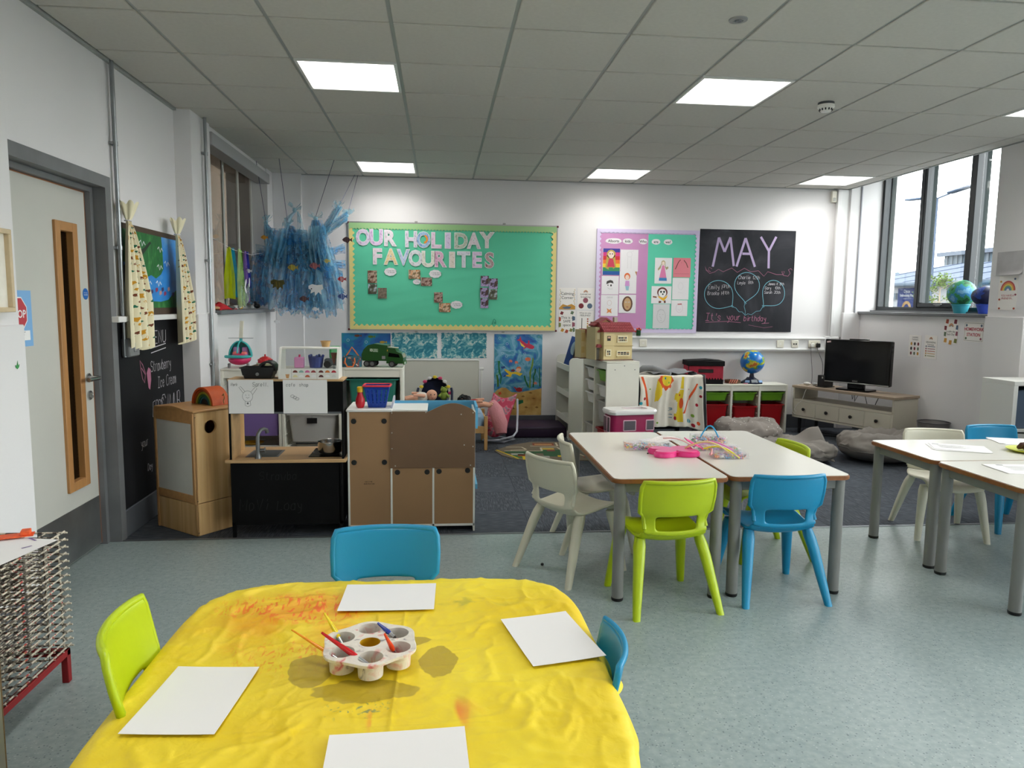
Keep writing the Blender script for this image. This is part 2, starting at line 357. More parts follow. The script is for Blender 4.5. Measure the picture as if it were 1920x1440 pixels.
for x in GX:
    if m0 is None: m0 = B().box(-.012, .012, 0, ln, 0, .004).box(-.012, .012, 0, ln, .004, .03).obj('grid_bar', bar_m, ceil, 0); o = m0
    else: o = inst(m0)
    o.location = (x, YF+.005, ZC+.007)
m0 = None
for y in GY:
    if y < YF: continue
    if m0 is None: m0 = B().box(XL+.03, XR-.025, -.012, .012, .001, .03).obj('grid_bar', bar_m, ceil, 0); o = m0
    else: o = inst(m0)
    o.location = (0, y, ZC+.009)
lamp_white = mat('lamp_frame_white', (225, 225, 222), .4)
diff = mat('led_diffuser', (255, 252, 246), .5, emit=3.2)
LL = {(1, 1): 'large bright LED ceiling panel at upper left of the room', (5, 1): 'bright LED ceiling panel beside the smoke detector', (9, 1): 'LED ceiling panel cut off by the right edge of the photo',
      (1, 6): 'far LED ceiling panel above the large green notice board', (5, 6): 'far LED ceiling panel above the pink and green notice board', (9, 6): 'far LED ceiling panel next to the window wall'}
p0 = None
for (i, j) in LIGHTS:
    x, y = -1.4425+.6*i+.3, 3.791+.6*j+.3; lab = LL.get((i, j), 'square white LED ceiling panel behind the viewpoint')
    if p0 is None:
        p0 = thing('ceiling_light', lab, 'ceiling light', (x, y, ZC), 0, 'square LED ceiling panels')
        fb = B()
        for q in ((-.29, .29, -.29, -.272), (-.29, .29, .272, .29), (-.29, -.272, -.272, .272), (.272, .29, -.272, .272)): fb.box(*q, -.006, .03, .002)
        fb.box(-.29, .29, -.29, .29, .03, .04); fb.obj('frame', lamp_white, p0)
        B().box(-.272, .272, -.272, .272, .018, .024).obj('diffuser', diff, p0, 0)
        la = bpy.data.lights.new('panel_light', 'AREA'); la.shape = 'SQUARE'; la.size = .54; la.energy = PANEL_POWER; la.spread = R(140); la.color = (1, .97, .92)
        lo = bpy.data.objects.new('panel_light', la); COL.objects.link(lo); lo.parent = p0; lo.location = (0, 0, .016)
    else: dup(p0, lab, (x, y, ZC), 0)
sm = thing('smoke_detector', 'round white smoke detector on the ceiling right of the light panel', 'smoke detector', (2.58, 4.83, ZC))
B().lathe([(.052, 0), (.052, -.014), (.049, -.016)], n=28, cap=(True, True)).obj('base', mat('detector_grey', (70, 72, 76), .5), sm)
B().lathe([(.054, -.016), (.055, -.032), (.048, -.038), (.044, -.04), (.034, -.056), (.030, -.060), (.001, -.061)], n=28, cap=(True, True)).obj('cover', mat('detector_white', (236, 234, 228), .4), sm)
sl = B()
for k in range(12):
    a = 2*PI*k/12; sl.cb(.0405*math.cos(a), .0405*math.sin(a), -.047, .006, .008, .014, 0, 0, 0, .0, a)
sl.obj('vent_slot', mat('dark_slot', (40, 42, 46), .6), sm)
se = thing('ceiling_sensor', 'small round flush sensor in a ceiling tile near the top edge', 'sensor', (1.42, 3.53, ZC))
B().lathe([(.045, 0), (.043, -.006), (.024, -.008), (.022, -.004), (.001, -.010)], n=24, cap=(True, True)).obj('bezel', mat('sensor_grey', (150, 150, 150), .4), se)
B().lathe([(.018, -.004), (.014, -.011), (.001, -.013)], n=18, cap=(False, True)).obj('lens', mat('sensor_lens', (110, 112, 118), .2), se)
# ---------------------------------------------------------------- windows on the right
alu = mat('charcoal_aluminium', (48, 52, 56), .4, .2); alug = mat('weathered_aluminium', (64, 70, 70), .5)
pane_m = glass_mat('window_glass', (246, 250, 250)); sillm = mat('grey_sill', (112, 114, 118), .45, n=(8, .08))
def right_window(n, y0, y1, z0=1.415):
    W = thing('window_%d' % n, None, None, (XG, 0, 0)); W['kind'] = 'structure'
    z1 = 3.05; ys = [y0, y1-1.5, y1-.74, y1]
    f = B().box(-.03, .05, y0, y1, z0, z0+.045, .004).box(-.03, .05, y0, y1, z1-.05, z1, .004).box(-.03, .05, y0, y0+.04, z0+.045, z1-.05, .003).box(-.03, .05, y1-.035, y1, z0+.045, z1-.05, .003)
    f.obj('window_frame', alu, W, 0)
    for y in (y1-1.5, y1-.74): B().box(-.05, .05, y-.028, y+.028, z0+.04, z1-.05, .004).obj('mullion', alu, W, 0)
    B().box(.05, .10, y0, y1, z0-.01, z0+.03).box(.05, .10, y1-.05, y1, z0+.03, z1).box(.05, .10, y1-1.52, y1-1.48, z0+.03, z1).box(.05, .10, y1-.76, y1-.72, z0+.03, z1).obj('outer_frame', alug, W, 0)
    sa = B()                                                     # opening casement in the middle light
    a0, a1 = y1-1.47, y1-.77
    sa.box(-.045, .0, a0, a1, z0+.045, z0+.09, .004).box(-.045, 0, a0, a0+.03, z0+.09, z1-.05, .004).box(-.045, 0, a1-.03, a1, z0+.09, z1-.05, .004); sa.obj('casement', alu, W, 0)
    B().box(-.058, -.044, y1-1.16, y1-1.08, z0+.055, z0+.08, .003).box(-.075, -.06, y1-1.19, y1-1.07, z0+.066, z0+.078, .004).obj('window_handle', mat('satin_handle', (120, 122, 124), .3, .8), W, 0)
    for q0, q1 in ((y0+.04, ys[1]-.035), (ys[1]+.035, ys[2]-.035), (ys[2]+.035, y1-.035)): B().box(.008, .014, q0, q1, z0+.04, z1-.05).obj('pane', pane_m, W, 0)
    if z0 > 1: B().box(XW-.035-XG, .02, y0, y1, 1.372, 1.402, .004).box(-.1, .0, y0, y1, 1.402, 1.418, .002).obj('window_sill', sillm, W, 0)
    return W
right_window(1, 5.93, 8.2); right_window(2, 3.48, 5.52); right_window(3, 1.03, 3.07, .06); right_window(4, -1.42, .62, .06)     # two unseen nearer bays, glazed to the floor to bring in more daylight
# thin strip beside the first window, its grey painting in a groove's shade
struct('trim_2', B().box(4.872, 4.884, 8.188, 8.2, 1.385, 3.0), mat('groove_shadow_grey', (150, 152, 160), .8))
# concrete fin outside
struct('wall_outside_fin', B().box(5.36, 5.60, 8.60, 8.9, -.5, 4.2), mat('pale_green_render', (90, 98, 90), .8))
# ---------------------------------------------------------------- inner window on the left
W = thing('window_5', None, None, (-1.97, 0, 0)); W['kind'] = 'structure'
wf = mat('white_window_frame', (206, 206, 202), .45)
B().box(-.02, .03, 6.0, 7.98, 1.36, 1.40).box(-.02, .03, 6.0, 7.98, 2.72, 2.8).obj('window_frame', wf, W, 0)
for y in (6.5, 6.97, 7.46, 7.955): B().box(-.01, .012, y-.016, y+.016, 1.40, 2.72, .003).obj('mullion', wf, W, 0)
for y in (6.03, 6.52, 6.99, 7.48): B().box(-.003, .003, y, y+.43, 1.40, 2.72).obj('pane', glass_mat('inner_glass', (214, 210, 204)), W, 0)
B().box(.10, .212, 6.085, 8.0, 1.332, 1.366, .004).box(-.03, .10, 6.085, 7.975, 1.332, 1.366).obj('window_sill', sillm, W, 0)
B().box(.06, .19, 6.07, 8.0, 2.66, 2.76, .004).obj('header', mat('header_grey', (168, 168, 170), .6), W, 0)
# ---------------------------------------------------------------- door
D = thing('door_1', None, None, (-2.0, 0, 0)); D['kind'] = 'structure'
leaf_m = mat('pale_grey_laminate', (196, 195, 188), .45, n=(3, .02)); beech = mat('beech_lipping', (176, 126, 74), .45, n=(30, .12, (1, 1, .08)))
y0, y1 = 3.46, 4.395
B().box(-.045, 0, y0, 4.045, .012, 2.04).box(-.045, 0, 4.265, y1, .012, 2.04).box(-.045, 0, 4.045, 4.265, 1.85, 2.04).box(-.045, 0, 4.045, 4.265, .012, .405).obj('door_leaf', leaf_m, D, 0)
B().box(-.046, .001, y1-.001, y1+.006, .012, 2.046).box(-.046, .001, y0, y1, 2.04, 2.046).obj('lipping', mat('orange_lipping', (150, 96, 62), .5), D, 0)
vp = B()
for q in ((4.04, 4.09, .40, 1.855), (4.22, 4.27, .40, 1.855), (4.09, 4.22, 1.805, 1.855), (4.09, 4.22, .40, .45)): vp.box(-.05, .016, q[0], q[1], q[2], q[3], .003)
vp.obj('vision_panel_frame', beech, D, 0)
B().box(-.026, -.020, 4.09, 4.22, .45, 1.805).obj('pane', glass_mat('door_glass', (120, 125, 125)), D, 0)
B().box(0, .0025, y0, y1-.004, .015, .30).obj('kick_plate', mat('brushed_steel_plate', (132, 134, 136), .35, .75, n=(4, .2)), D, 0)
hd = B().lathe([(.026, 0), (.026, .008)], (0, 0, 0), 20, 0, (True, True), Matrix.Translation((0, 4.335, 1.0)) @ Matrix.Rotation(PI/2, 4, 'Y'))
hd.tube([(.004, 4.335, 1.0), (.05, 4.338, 1.0), (.064, 4.325, 1.0), (.064, 4.205, 1.0)], .0115, 12)
hd.lathe([(.026, 0), (.026, .008)], (0, 0, 0), 20, 0, (True, True), Matrix.Translation((0, 4.34, .9)) @ Matrix.Rotation(PI/2, 4, 'Y')).cb(.012, 4.34, .9, .02, .008, .03, .002)
hd.obj('door_handle', mat('satin_steel', (190, 190, 190), .25, 1), D)
fr = B().box(-.06, .10, 4.436, 4.505, 0, 2.145).box(-.06, .03, 4.402, 4.436, 0, 2.08).box(-.06, .10, 3.2, 4.436, 2.078, 2.145).box(-.06, .03, 3.2, 4.402, 2.048, 2.078)
fr.obj('door_frame', greym, D, 0)
# door signs
st = thing('stop_sign', 'blue paper sheet with a red STOP octagon, half hidden on the door', 'sign', (-1.999, 3.69, 1.35), PI/2)
B().box(-.11, .105, -.0015, 0, -.135, .135).obj('sheet', mat('sky_blue_paper', (126, 176, 224), .6), st, 0)
B().flat([(.082*math.cos(R(22.5+45*k))-.012, .088*math.sin(R(22.5+45*k))+.022) for k in range(8)], -.0020).obj('octagon', mat('sign_white', (240, 238, 238), .6), st, 0)
B().flat([(.076*math.cos(R(22.5+45*k))-.012, .082*math.sin(R(22.5+45*k))+.022) for k in range(8)], -.0026).obj('octagon_fill', mat('sign_red', (190, 62, 74), .6), st, 0)
text('STOP', .052, st, (-.012, -.0032, .005), MATS['sign_white'], bold=.001)
B().flat([(-.10, -.105), (.08, -.105), (.08, -.058), (-.10, -.058)], -.0022).obj('caption_strip', MATS['sign_white'], st, 0)
ink = mat('black_ink', (28, 28, 30), .7)
text('Please do not enter\nwithout an adult\nsupervising.', .0125, st, (-.01, -.0028, -.068), ink)
fs = thing('fire_door_sticker', 'round blue fire door sticker near the door edge', 'sticker', (-1.999, 4.355, 1.475), PI/2)
B().prism([(.032*math.cos(2*PI*k/28), .032*math.sin(2*PI*k/28)) for k in range(28)], -.001, 0).obj('disc', mat('safety_blue', (28, 100, 178), .5), fs, 0)
text('Fire door\nkeep shut', .0105, fs, (0, -.0015, .003), MATS['sign_white'])
# green leaf sticker on the near pier
B().prism([(0, -.012), (.012, -.004), (.016, .008), (.007, .003), (.004, .024), (-.003, .004), (-.014, .006), (-.011, -.005)], -.001, 0).obj('leaf_sticker', mat('leaf_green', (52, 140, 70), .5), None, 0, (XN+.013, 3.26, 1.16), PI/2)
tag(bpy.data.objects['leaf_sticker'], 'tiny green leaf sticker on the white pier by the door', 'sticker')
pf = thing('picture_frame', 'pale wooden picture frame cut off by the left edge', 'picture frame', (XN+.001, 3.12, 1.56), PI/2)
q = B()
for c in ((-.13, .13, -.17, -.15), (-.13, .13, .15, .17), (-.13, -.11, -.15, .15), (.11, .13, -.15, .15)): q.box(c[0], c[1], -.028, 0, c[2], c[3], .002)
q.obj('frame', mat('pale_wood', (206, 186, 152), .5, n=(20, .08)), pf); B().box(-.11, .11, -.008, -.002, -.15, .15).obj('picture', mat('cream_card', (232, 228, 218), .7, n=(9, .1)), pf, 0)
# conduits
zinc = mat('galvanised_steel', (150, 154, 156), .33, .85, n=(7, .15))
for nm, x, y, z0, lab, cl in (('conduit', -1.892, 4.575, 1.1, 'steel conduit pipe running down the wall beside the door frame', (2.35, 1.75)), ('conduit', -1.77, 5.86, 0.0, 'steel conduit pipe on the pier left of the inner window', (2.55, 1.75, .95))):
    t = thing(nm, lab, 'pipe', (x, y, 0), 0, 'steel conduits on the left wall')
    B().cyl((0, 0, z0), (0, 0, ZC+.05), .0125, n=14).obj('pipe', zinc, t)
    for z in cl: B().lathe([(.016, -.012), (.016, .012)], (0, 0, z), 14, 0, (True, True)).box(-.022, -.002, -.03, .03, z-.008, z+.008, .001).obj('saddle_clip', zinc, t)
# dado trunking on the back wall
tr_m = mat('white_pvc', (226, 226, 226), .4)
T = thing('cable_trunking', 'long white cable trunking along the back wall with a vertical riser', 'trunking', (0, YB-.002, 0))
xa, xb = 1.80, 4.62
z0 = .925
prof = [(0, 0), (-.052, 0), (-.060, .02), (-.052, .04), (-.050, .045), (-.050, .125), (-.052, .13), (-.060, .15), (-.052, .17), (0, .17)]
B().prism([(v, z0+u) for v, u in prof], xa, xb, 'x').obj('horizontal_body', tr_m, T, 30)
B().box(4.54, 4.60, -.062, 0, .915, 1.105, .006).obj('coupler', tr_m, T)
B().box(4.60, 4.80, -.045, 0, 1.09, ZC-.005, .008).box(4.60, 4.645, -.055, -.044, 1.1, ZC-.005, .004).box(4.755, 4.80, -.055, -.044, 1.1, ZC-.005, .004).obj('riser', tr_m, T)
B().box(4.60, 4.72, -.06, 0, .915, 1.10, .01).obj('corner_piece', tr_m, T)
sock = mat('socket_plate', (232, 228, 214), .4); blk = mat('black_plastic', (18, 18, 20), .4)
for i, (x, lab) in enumerate(((2.335, 'single cream outlet plate left, beside the dollhouse'), (3.99, 'data outlet plate above the globe'), (4.17, 'twin jack outlet plate right of the data outlet'), (4.41, 'double power socket with two plugs in it'))):
    s = thing('wall_socket', lab, 'socket', (x, YB-.052, 1.01), 0, 'outlets on the trunking'); wd = .073 if i == 3 else .043
    B().box(-wd, wd, -.010, 0, -.043, .043, .004).obj('plate', sock, s); q = B()
    if i in (1, 0): q.box(-.012, .012, -.0115, -.009, -.012, .012).obj('button', mat('switch_white', (240, 238, 230), .4), s)
    elif i == 2: q.box(-.022, -.006, -.0115, -.009, -.008, .008).box(.006, .022, -.0115, -.009, -.008, .008).obj('jack', blk, s)
    else:
        for u in (-.036, .036): q.box(u-.004, u+.004, -.0115, -.009, .008, .018).box(u-.014, u-.008, -.0115, -.009, -.012, -.008).box(u+.008, u+.014, -.0115, -.009, -.012, -.008)
        q.obj('pin_hole', blk, s)
for u, m, lab in ((4.372, mat('plug_white', (226, 224, 216), .4), 'white plug in the left half of the double socket'), (4.448, blk, 'black plug in the right half of the double socket')):
    t = thing('plug', lab, 'plug', (u, YB-.064, 1.0))
    B().box(-.024, .024, -.032, 0, -.028, .022, .007).obj('plug_body', m, t)
    e = (4.30 if u < 4.4 else 4.56); pts = []
    for k in range(15):
        f = k/14; pts.append(((e-u)*f**1.4*.8+.012*math.sin(9*f+u), -.016-.05*math.sin(PI*f)-(.02 if u > 4.4 else 0)*f, -.03-(.98 if u < 4.4 else .46)*f))
    B().tube(pts, .0028 if u < 4.4 else .0035, 6).obj('cable', mat('white_cable', (220, 218, 212), .5) if u < 4.4 and False else mat('grey_cable', (70, 70, 74), .5), t)
t = thing('motion_sensor', 'small cream motion sensor at the top of the back wall corner', 'sensor', (4.565, YB, 2.72))
B().box(-.032, .032, -.042, 0, -.06, .075, .008).obj('housing', sock, t); B().box(-.016, .016, -.046, -.04, -.045, -.005, .002).obj('lens', mat('sensor_lens_grey', (170, 168, 160), .3), t)
# ================================================================ outside the window
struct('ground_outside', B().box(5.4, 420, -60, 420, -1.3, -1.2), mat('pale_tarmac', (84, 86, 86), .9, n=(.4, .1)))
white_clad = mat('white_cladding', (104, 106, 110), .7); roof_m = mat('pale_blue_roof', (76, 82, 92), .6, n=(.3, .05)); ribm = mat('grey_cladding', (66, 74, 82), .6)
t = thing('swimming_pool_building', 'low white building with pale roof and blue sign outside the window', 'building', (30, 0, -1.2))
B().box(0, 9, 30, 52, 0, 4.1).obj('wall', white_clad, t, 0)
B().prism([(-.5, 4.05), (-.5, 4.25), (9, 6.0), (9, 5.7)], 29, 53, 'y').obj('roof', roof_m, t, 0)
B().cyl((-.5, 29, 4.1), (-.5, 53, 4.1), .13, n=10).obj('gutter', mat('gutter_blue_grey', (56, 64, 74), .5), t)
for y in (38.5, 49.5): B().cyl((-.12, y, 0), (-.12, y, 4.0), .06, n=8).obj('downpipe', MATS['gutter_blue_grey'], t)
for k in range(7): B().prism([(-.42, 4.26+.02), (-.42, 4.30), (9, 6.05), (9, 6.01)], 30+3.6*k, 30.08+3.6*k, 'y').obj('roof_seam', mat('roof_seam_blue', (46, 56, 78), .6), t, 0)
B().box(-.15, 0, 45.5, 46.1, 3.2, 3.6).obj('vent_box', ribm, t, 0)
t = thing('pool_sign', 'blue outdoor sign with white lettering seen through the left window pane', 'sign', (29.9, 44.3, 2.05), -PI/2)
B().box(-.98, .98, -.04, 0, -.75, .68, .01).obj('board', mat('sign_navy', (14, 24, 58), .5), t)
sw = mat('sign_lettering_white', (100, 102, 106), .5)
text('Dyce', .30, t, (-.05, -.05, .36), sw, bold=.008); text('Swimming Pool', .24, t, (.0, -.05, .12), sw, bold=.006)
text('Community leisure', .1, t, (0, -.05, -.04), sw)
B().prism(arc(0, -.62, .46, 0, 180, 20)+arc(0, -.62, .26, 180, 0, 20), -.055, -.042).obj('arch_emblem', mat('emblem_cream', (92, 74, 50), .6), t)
t = thing('warehouse', 'tall ribbed grey warehouse behind the low white building', 'building', (44, 0, -1.2))
B().box(0, 14, 40, 60.5, 0, 7.2).obj('wall', ribm, t, 0)
rb = None
for k in range(34):
    if rb is None: rb = B().box(-.08, 0, 0, .25, 4, 7.2).obj('cladding_rib', mat('cladding_rib_light', (78, 84, 90), .6), t, 0); o = rb
    else: o = inst(rb)
    o.location = (0, 40.2+.6*k, 0)
B().prism([(-.4, 7.15), (-.4, 7.5), (14, 8.4), (14, 8.0)], 39.5, 61, 'y').obj('roof', roof_m, t, 0)
def hillf(u, v): return (190+60*v, 150+230*u, -1.2+(24+7*math.sin(5*u+1)+5*noise.noise((u*6, v*3, 0)))*math.sin(PI*min(1, v*1.0)*.5+.05)+2.0*noise.noise((u*60, v*20, 1)))
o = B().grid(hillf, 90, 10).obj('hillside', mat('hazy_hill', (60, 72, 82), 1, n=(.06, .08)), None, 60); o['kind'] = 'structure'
t = thing('street_lamp', 'double headed street lamp rising behind the middle window mullion', 'street lamp', (22, 31.05, -1.2))
lm = mat('lamp_steel', (60, 70, 86), .4, .3)
B().tube([(0, 0, 0), (0, 0, 7.55)], [.11, .07], 12).obj('pole', lm, t)
for sgn in (-1, 1): B().tube([(0, 0, 7.5), (0, sgn*.8, 7.6)], .04, 8).cb(0, sgn*1.45, 7.68, .34, 1.3, .10, .04, 0, R(4)*sgn).obj('lamp_head', lm, t)
t = thing('young_tree', 'small leafy green tree outside behind the papier-mache globe', 'tree', (16, 22.1, -1.2))
tk = B().tube([(0, 0, 0), (.02, .02, 1.8), (0, 0, 3.7)], [.05, .04, .012], 8); rt = random.Random(3); br = []
for k in range(26):
    a = rt.uniform(0, 2*PI); z = rt.uniform(2.0, 3.8); l = .65*(1-abs(z-2.9)/1.7)+.1; br.append((a, z, l))
    tk.tube([(0, 0, z-.25), (l*math.cos(a), l*math.sin(a), z)], [.012, .004], 5)
tk.obj('trunk', mat('tree_bark', (120, 110, 96), .9), t)
lf = B()
for a, z, l in br:
    for k in range(34):
        q = rt.uniform(.25, 1.1); c = Vector((l*q*math.cos(a), l*q*math.sin(a), z-.25*(1-q)))+Vector([rt.gauss(0, .075) for _ in range(3)])
        d1 = Vector([rt.uniform(-1, 1) for _ in range(3)]).normalized()*.055; d2 = d1.cross(Vector([rt.uniform(-1, 1) for _ in range(3)])).normalized()*.028
        lf._new([c-d1, c+d2, c+d1, c-d2], [(0, 1, 2, 3)])
tag(lf.obj('foliage', mat('spring_leaf', (66, 84, 34), .8), t, 0, fix=False), kind='stuff')

# ================================================================ chairs
def chair_mat(n, c): return mat(n, c, .38, 0, n=(3, .04), b=(220, .03))
CM = {'lime': chair_mat('lime_plastic', (176, 198, 12)), 'blue': chair_mat('blue_plastic', (14, 138, 184)), 'white': chair_mat('warm_grey_plastic', (206, 203, 184)), 'cream': chair_mat('cream_plastic', (222, 218, 200))}
PROF = [(.185, .318), (.188, .342), (.172, .357), (.11, .356), (.03, .346), (-.06, .335), (-.112, .334), (-.147, .346), (-.163, .370), (-.170, .398), (-.177, .435), (-.184, .472), (-.191, .490), (-.206, .56), (-.216, .615), (-.221, .640)]
HW = [.165, .178, .186, .188, .188, .184, .178, .170, .162, .155, .152, .160, .180, .184, .182, .172]
CHAIR = {}
def make_chair(col):
    root = thing('classroom_chair', '', 'chair'); m = CM[col]
    nu = 16; nr = len(PROF)
    def P(i, j):
        y, z = PROF[j]; u = -1+2*i/nu; hw = HW[j]
        if 8 <= j <= 11:      # frame around the hand hole
            uu = [-1, -.91, -.82, -.74, -.66, -.5, -.33, -.16, 0, .16, .33, .5, .66, .74, .82, .91, 1][i]
        else: uu = u
        x = uu*hw; back = min(1, max(0, (z-.36)/.08)); c = abs(uu)**2.2
        return Vector((x, y+.040*c*back, z+.020*(1-back)*c-(.006*(1-c) if j < 7 else 0)))
    def sheet(j0, j1, name):
        b = B(); V = [[b.bm.verts.new(P(i, j)) for i in range(nu+1)] for j in range(j0, j1+1)]
        for j in range(j1-j0):
            for i in range(nu):
                if 9 <= j+j0 <= 10 and 4 <= i <= 11: continue
                b.bm.faces.new((V[j][i], V[j][i+1], V[j+1][i+1], V[j+1][i]))
        o = b.obj(name, m, root, 180)
        s = o.modifiers.new('thickness', 'SOLIDIFY'); s.thickness = .016; s.offset = 1
        q = o.modifiers.new('round', 'SUBSURF'); q.levels = 2; q.render_levels = 2
        return o
    sheet(0, 8, 'seat'); sheet(8, nr-1, 'backrest')
    b = B()                                                     # rolled rim across the top and down the sides of the back
    pts = [P(0, j)+Vector((0, -.012, 0)) for j in range(9, nr)]+[P(i, nr-1)+Vector((0, -.012, 0)) for i in range(1, nu)]+[P(nu, j)+Vector((0, -.012, 0)) for j in range(nr-1, 8, -1)]
    b.tube(pts, .0105, 8); b.obj('rim', m, root, 60)
    for sx in (-1, 1):
        for fr in (1, 0):
            if fr: top, mid, ft = Vector((sx*.158, .122, .340)), Vector((sx*.171, .142, .26)), Vector((sx*.203, .190, .0))
            else: top, mid, ft = Vector((sx*.150, -.098, .352)), Vector((sx*.168, -.142, .26)), Vector((sx*.210, -.238, .0))
            rings = []
            for f, p, wa, wb in ((0, top, .022, .024), (.1, top.lerp(mid, .45), .027, .027), (.25, mid, .0255, .0245), (.6, mid.lerp(ft, .5), .0215, .0205), (1, ft, .0165, .0165)):
                rings.append([p+Vector((wa*cx_, wb*cy_, 0)) for cx_, cy_ in [(math.copysign(abs(math.cos(a))**.6, math.cos(a)), math.copysign(abs(math.sin(a))**.6, math.sin(a))) for a in [2*PI*k/12 for k in range(12)]]])
            B().ring_strip(rings).obj('leg', m, root, 50)
    return root
def chair(col, x, y, rz, label):
    if col not in CHAIR:
        r = make_chair(col); CHAIR[col] = r; r.location = (x, y, 0); r.rotation_euler = (0, 0, rz); r['label'] = label
    else: r = dup(CHAIR[col], label, (x, y, 0), rz)
    r['group'] = 'moulded plastic classroom chairs'; return r
chair('lime', 1.085, 3.395, R(6), 'lime green plastic chair pushed under the front of the white tables')
chair('blue', 1.677, 3.475, R(0), 'blue plastic chair pushed under the front of the white tables')
chair('white', .73, 3.835, R(-56), 'off-white plastic chair angled at the left side of the tables, nearer one')
chair('white', .945, 4.245, R(-91), 'off-white plastic chair behind the nearer off-white one')
chair('lime', 1.88, 4.03, R(92), 'lime green chair tucked at the far right side of the tables')
chair('cream', 3.225, 4.29, R(166), 'cream plastic chair behind the right-hand tables')
chair('blue', 3.80, 4.43, R(180), 'blue plastic chair behind the right-hand tables, next to the cream one')
chair('blue', -.19, 2.355, R(181), 'blue plastic chair at the far side of the yellow cloth table')
chair('lime', -.598, 1.86, R(-81), 'lime green chair at the left of the yellow cloth table')
chair('blue', .31, 1.885, R(84), 'blue plastic chair at the right of the yellow cloth table').scale = (.83, .83, .83)
chair('blue', 3.05, 2.92, R(5), 'blue chair mostly out of view by the near right table leg')

# ================================================================ white tables
lam = mat('white_laminate', (226, 224, 216), .22, n=(2, .015)); edge = mat('bullnosed_ply_edge', (134, 82, 40), .45, n=(40, .15)); steel = mat('grey_powder_coat', (128, 128, 126), .42, n=(8, .04)); rub = mat('black_foot', (16, 16, 17), .6)
def table(x0, x1, y0, y1, z, label):
    t = thing('classroom_table', label, 'table', ((x0+x1)/2, (y0+y1)/2, 0), 0, 'white topped classroom tables'); a, c = (x1-x0)/2, (y1-y0)/2
    B().prism(rrect(-a+.006, a-.006, -c+.006, c-.006, .035), z-.004, z, 'z').obj('tabletop', lam, t)
    o = B().prism(rrect(-a, a, -c, c, .04), z-.024, z-.003, 'z'); bmesh.ops.bevel(o.bm, geom=[e for e in o.bm.edges if abs(e.verts[0].co.z-e.verts[1].co.z) < 1e-5], offset=.004, segments=2, affect='EDGES'); o.obj('edge_band', edge, t)
    q = B()
    for s in (-1, 1): q.box(-a+.05, a-.05, s*(c-.045)-.013, s*(c-.045)+.013, z-.075, z-.024, .003).box(s*(a-.045)-.013, s*(a-.045)+.013, -c+.05, c-.05, z-.075, z-.024, .003)
    q.obj('apron_frame', steel, t)
    for sx in (-1, 1):
        for sy in (-1, 1):
            p = (sx*(a-.045), sy*(c-.045)); l = B().cyl((*p, .014), (*p, z-.024), .0285, n=20).obj('leg', steel, t)
            B().lathe([(.027, 0), (.0295, .004), (.0295, .016)], (*p, 0), 20, 0, (True, True)).obj('foot', rub, l)
    return t
table(.825, 1.405, 3.335, 4.60, .62, 'left one of the two white tables pushed together in the centre')
table(1.415, 2.04, 3.35, 4.63, .62, 'right one of the two white tables pushed together in the centre')
table(2.69, 3.98, 3.655, 4.27, .62, 'white table at the right edge, farther one by the beanbag')
table(2.69, 3.98, 3.035, 3.648, .62, 'white table at the right edge, nearer one with the cake plate')

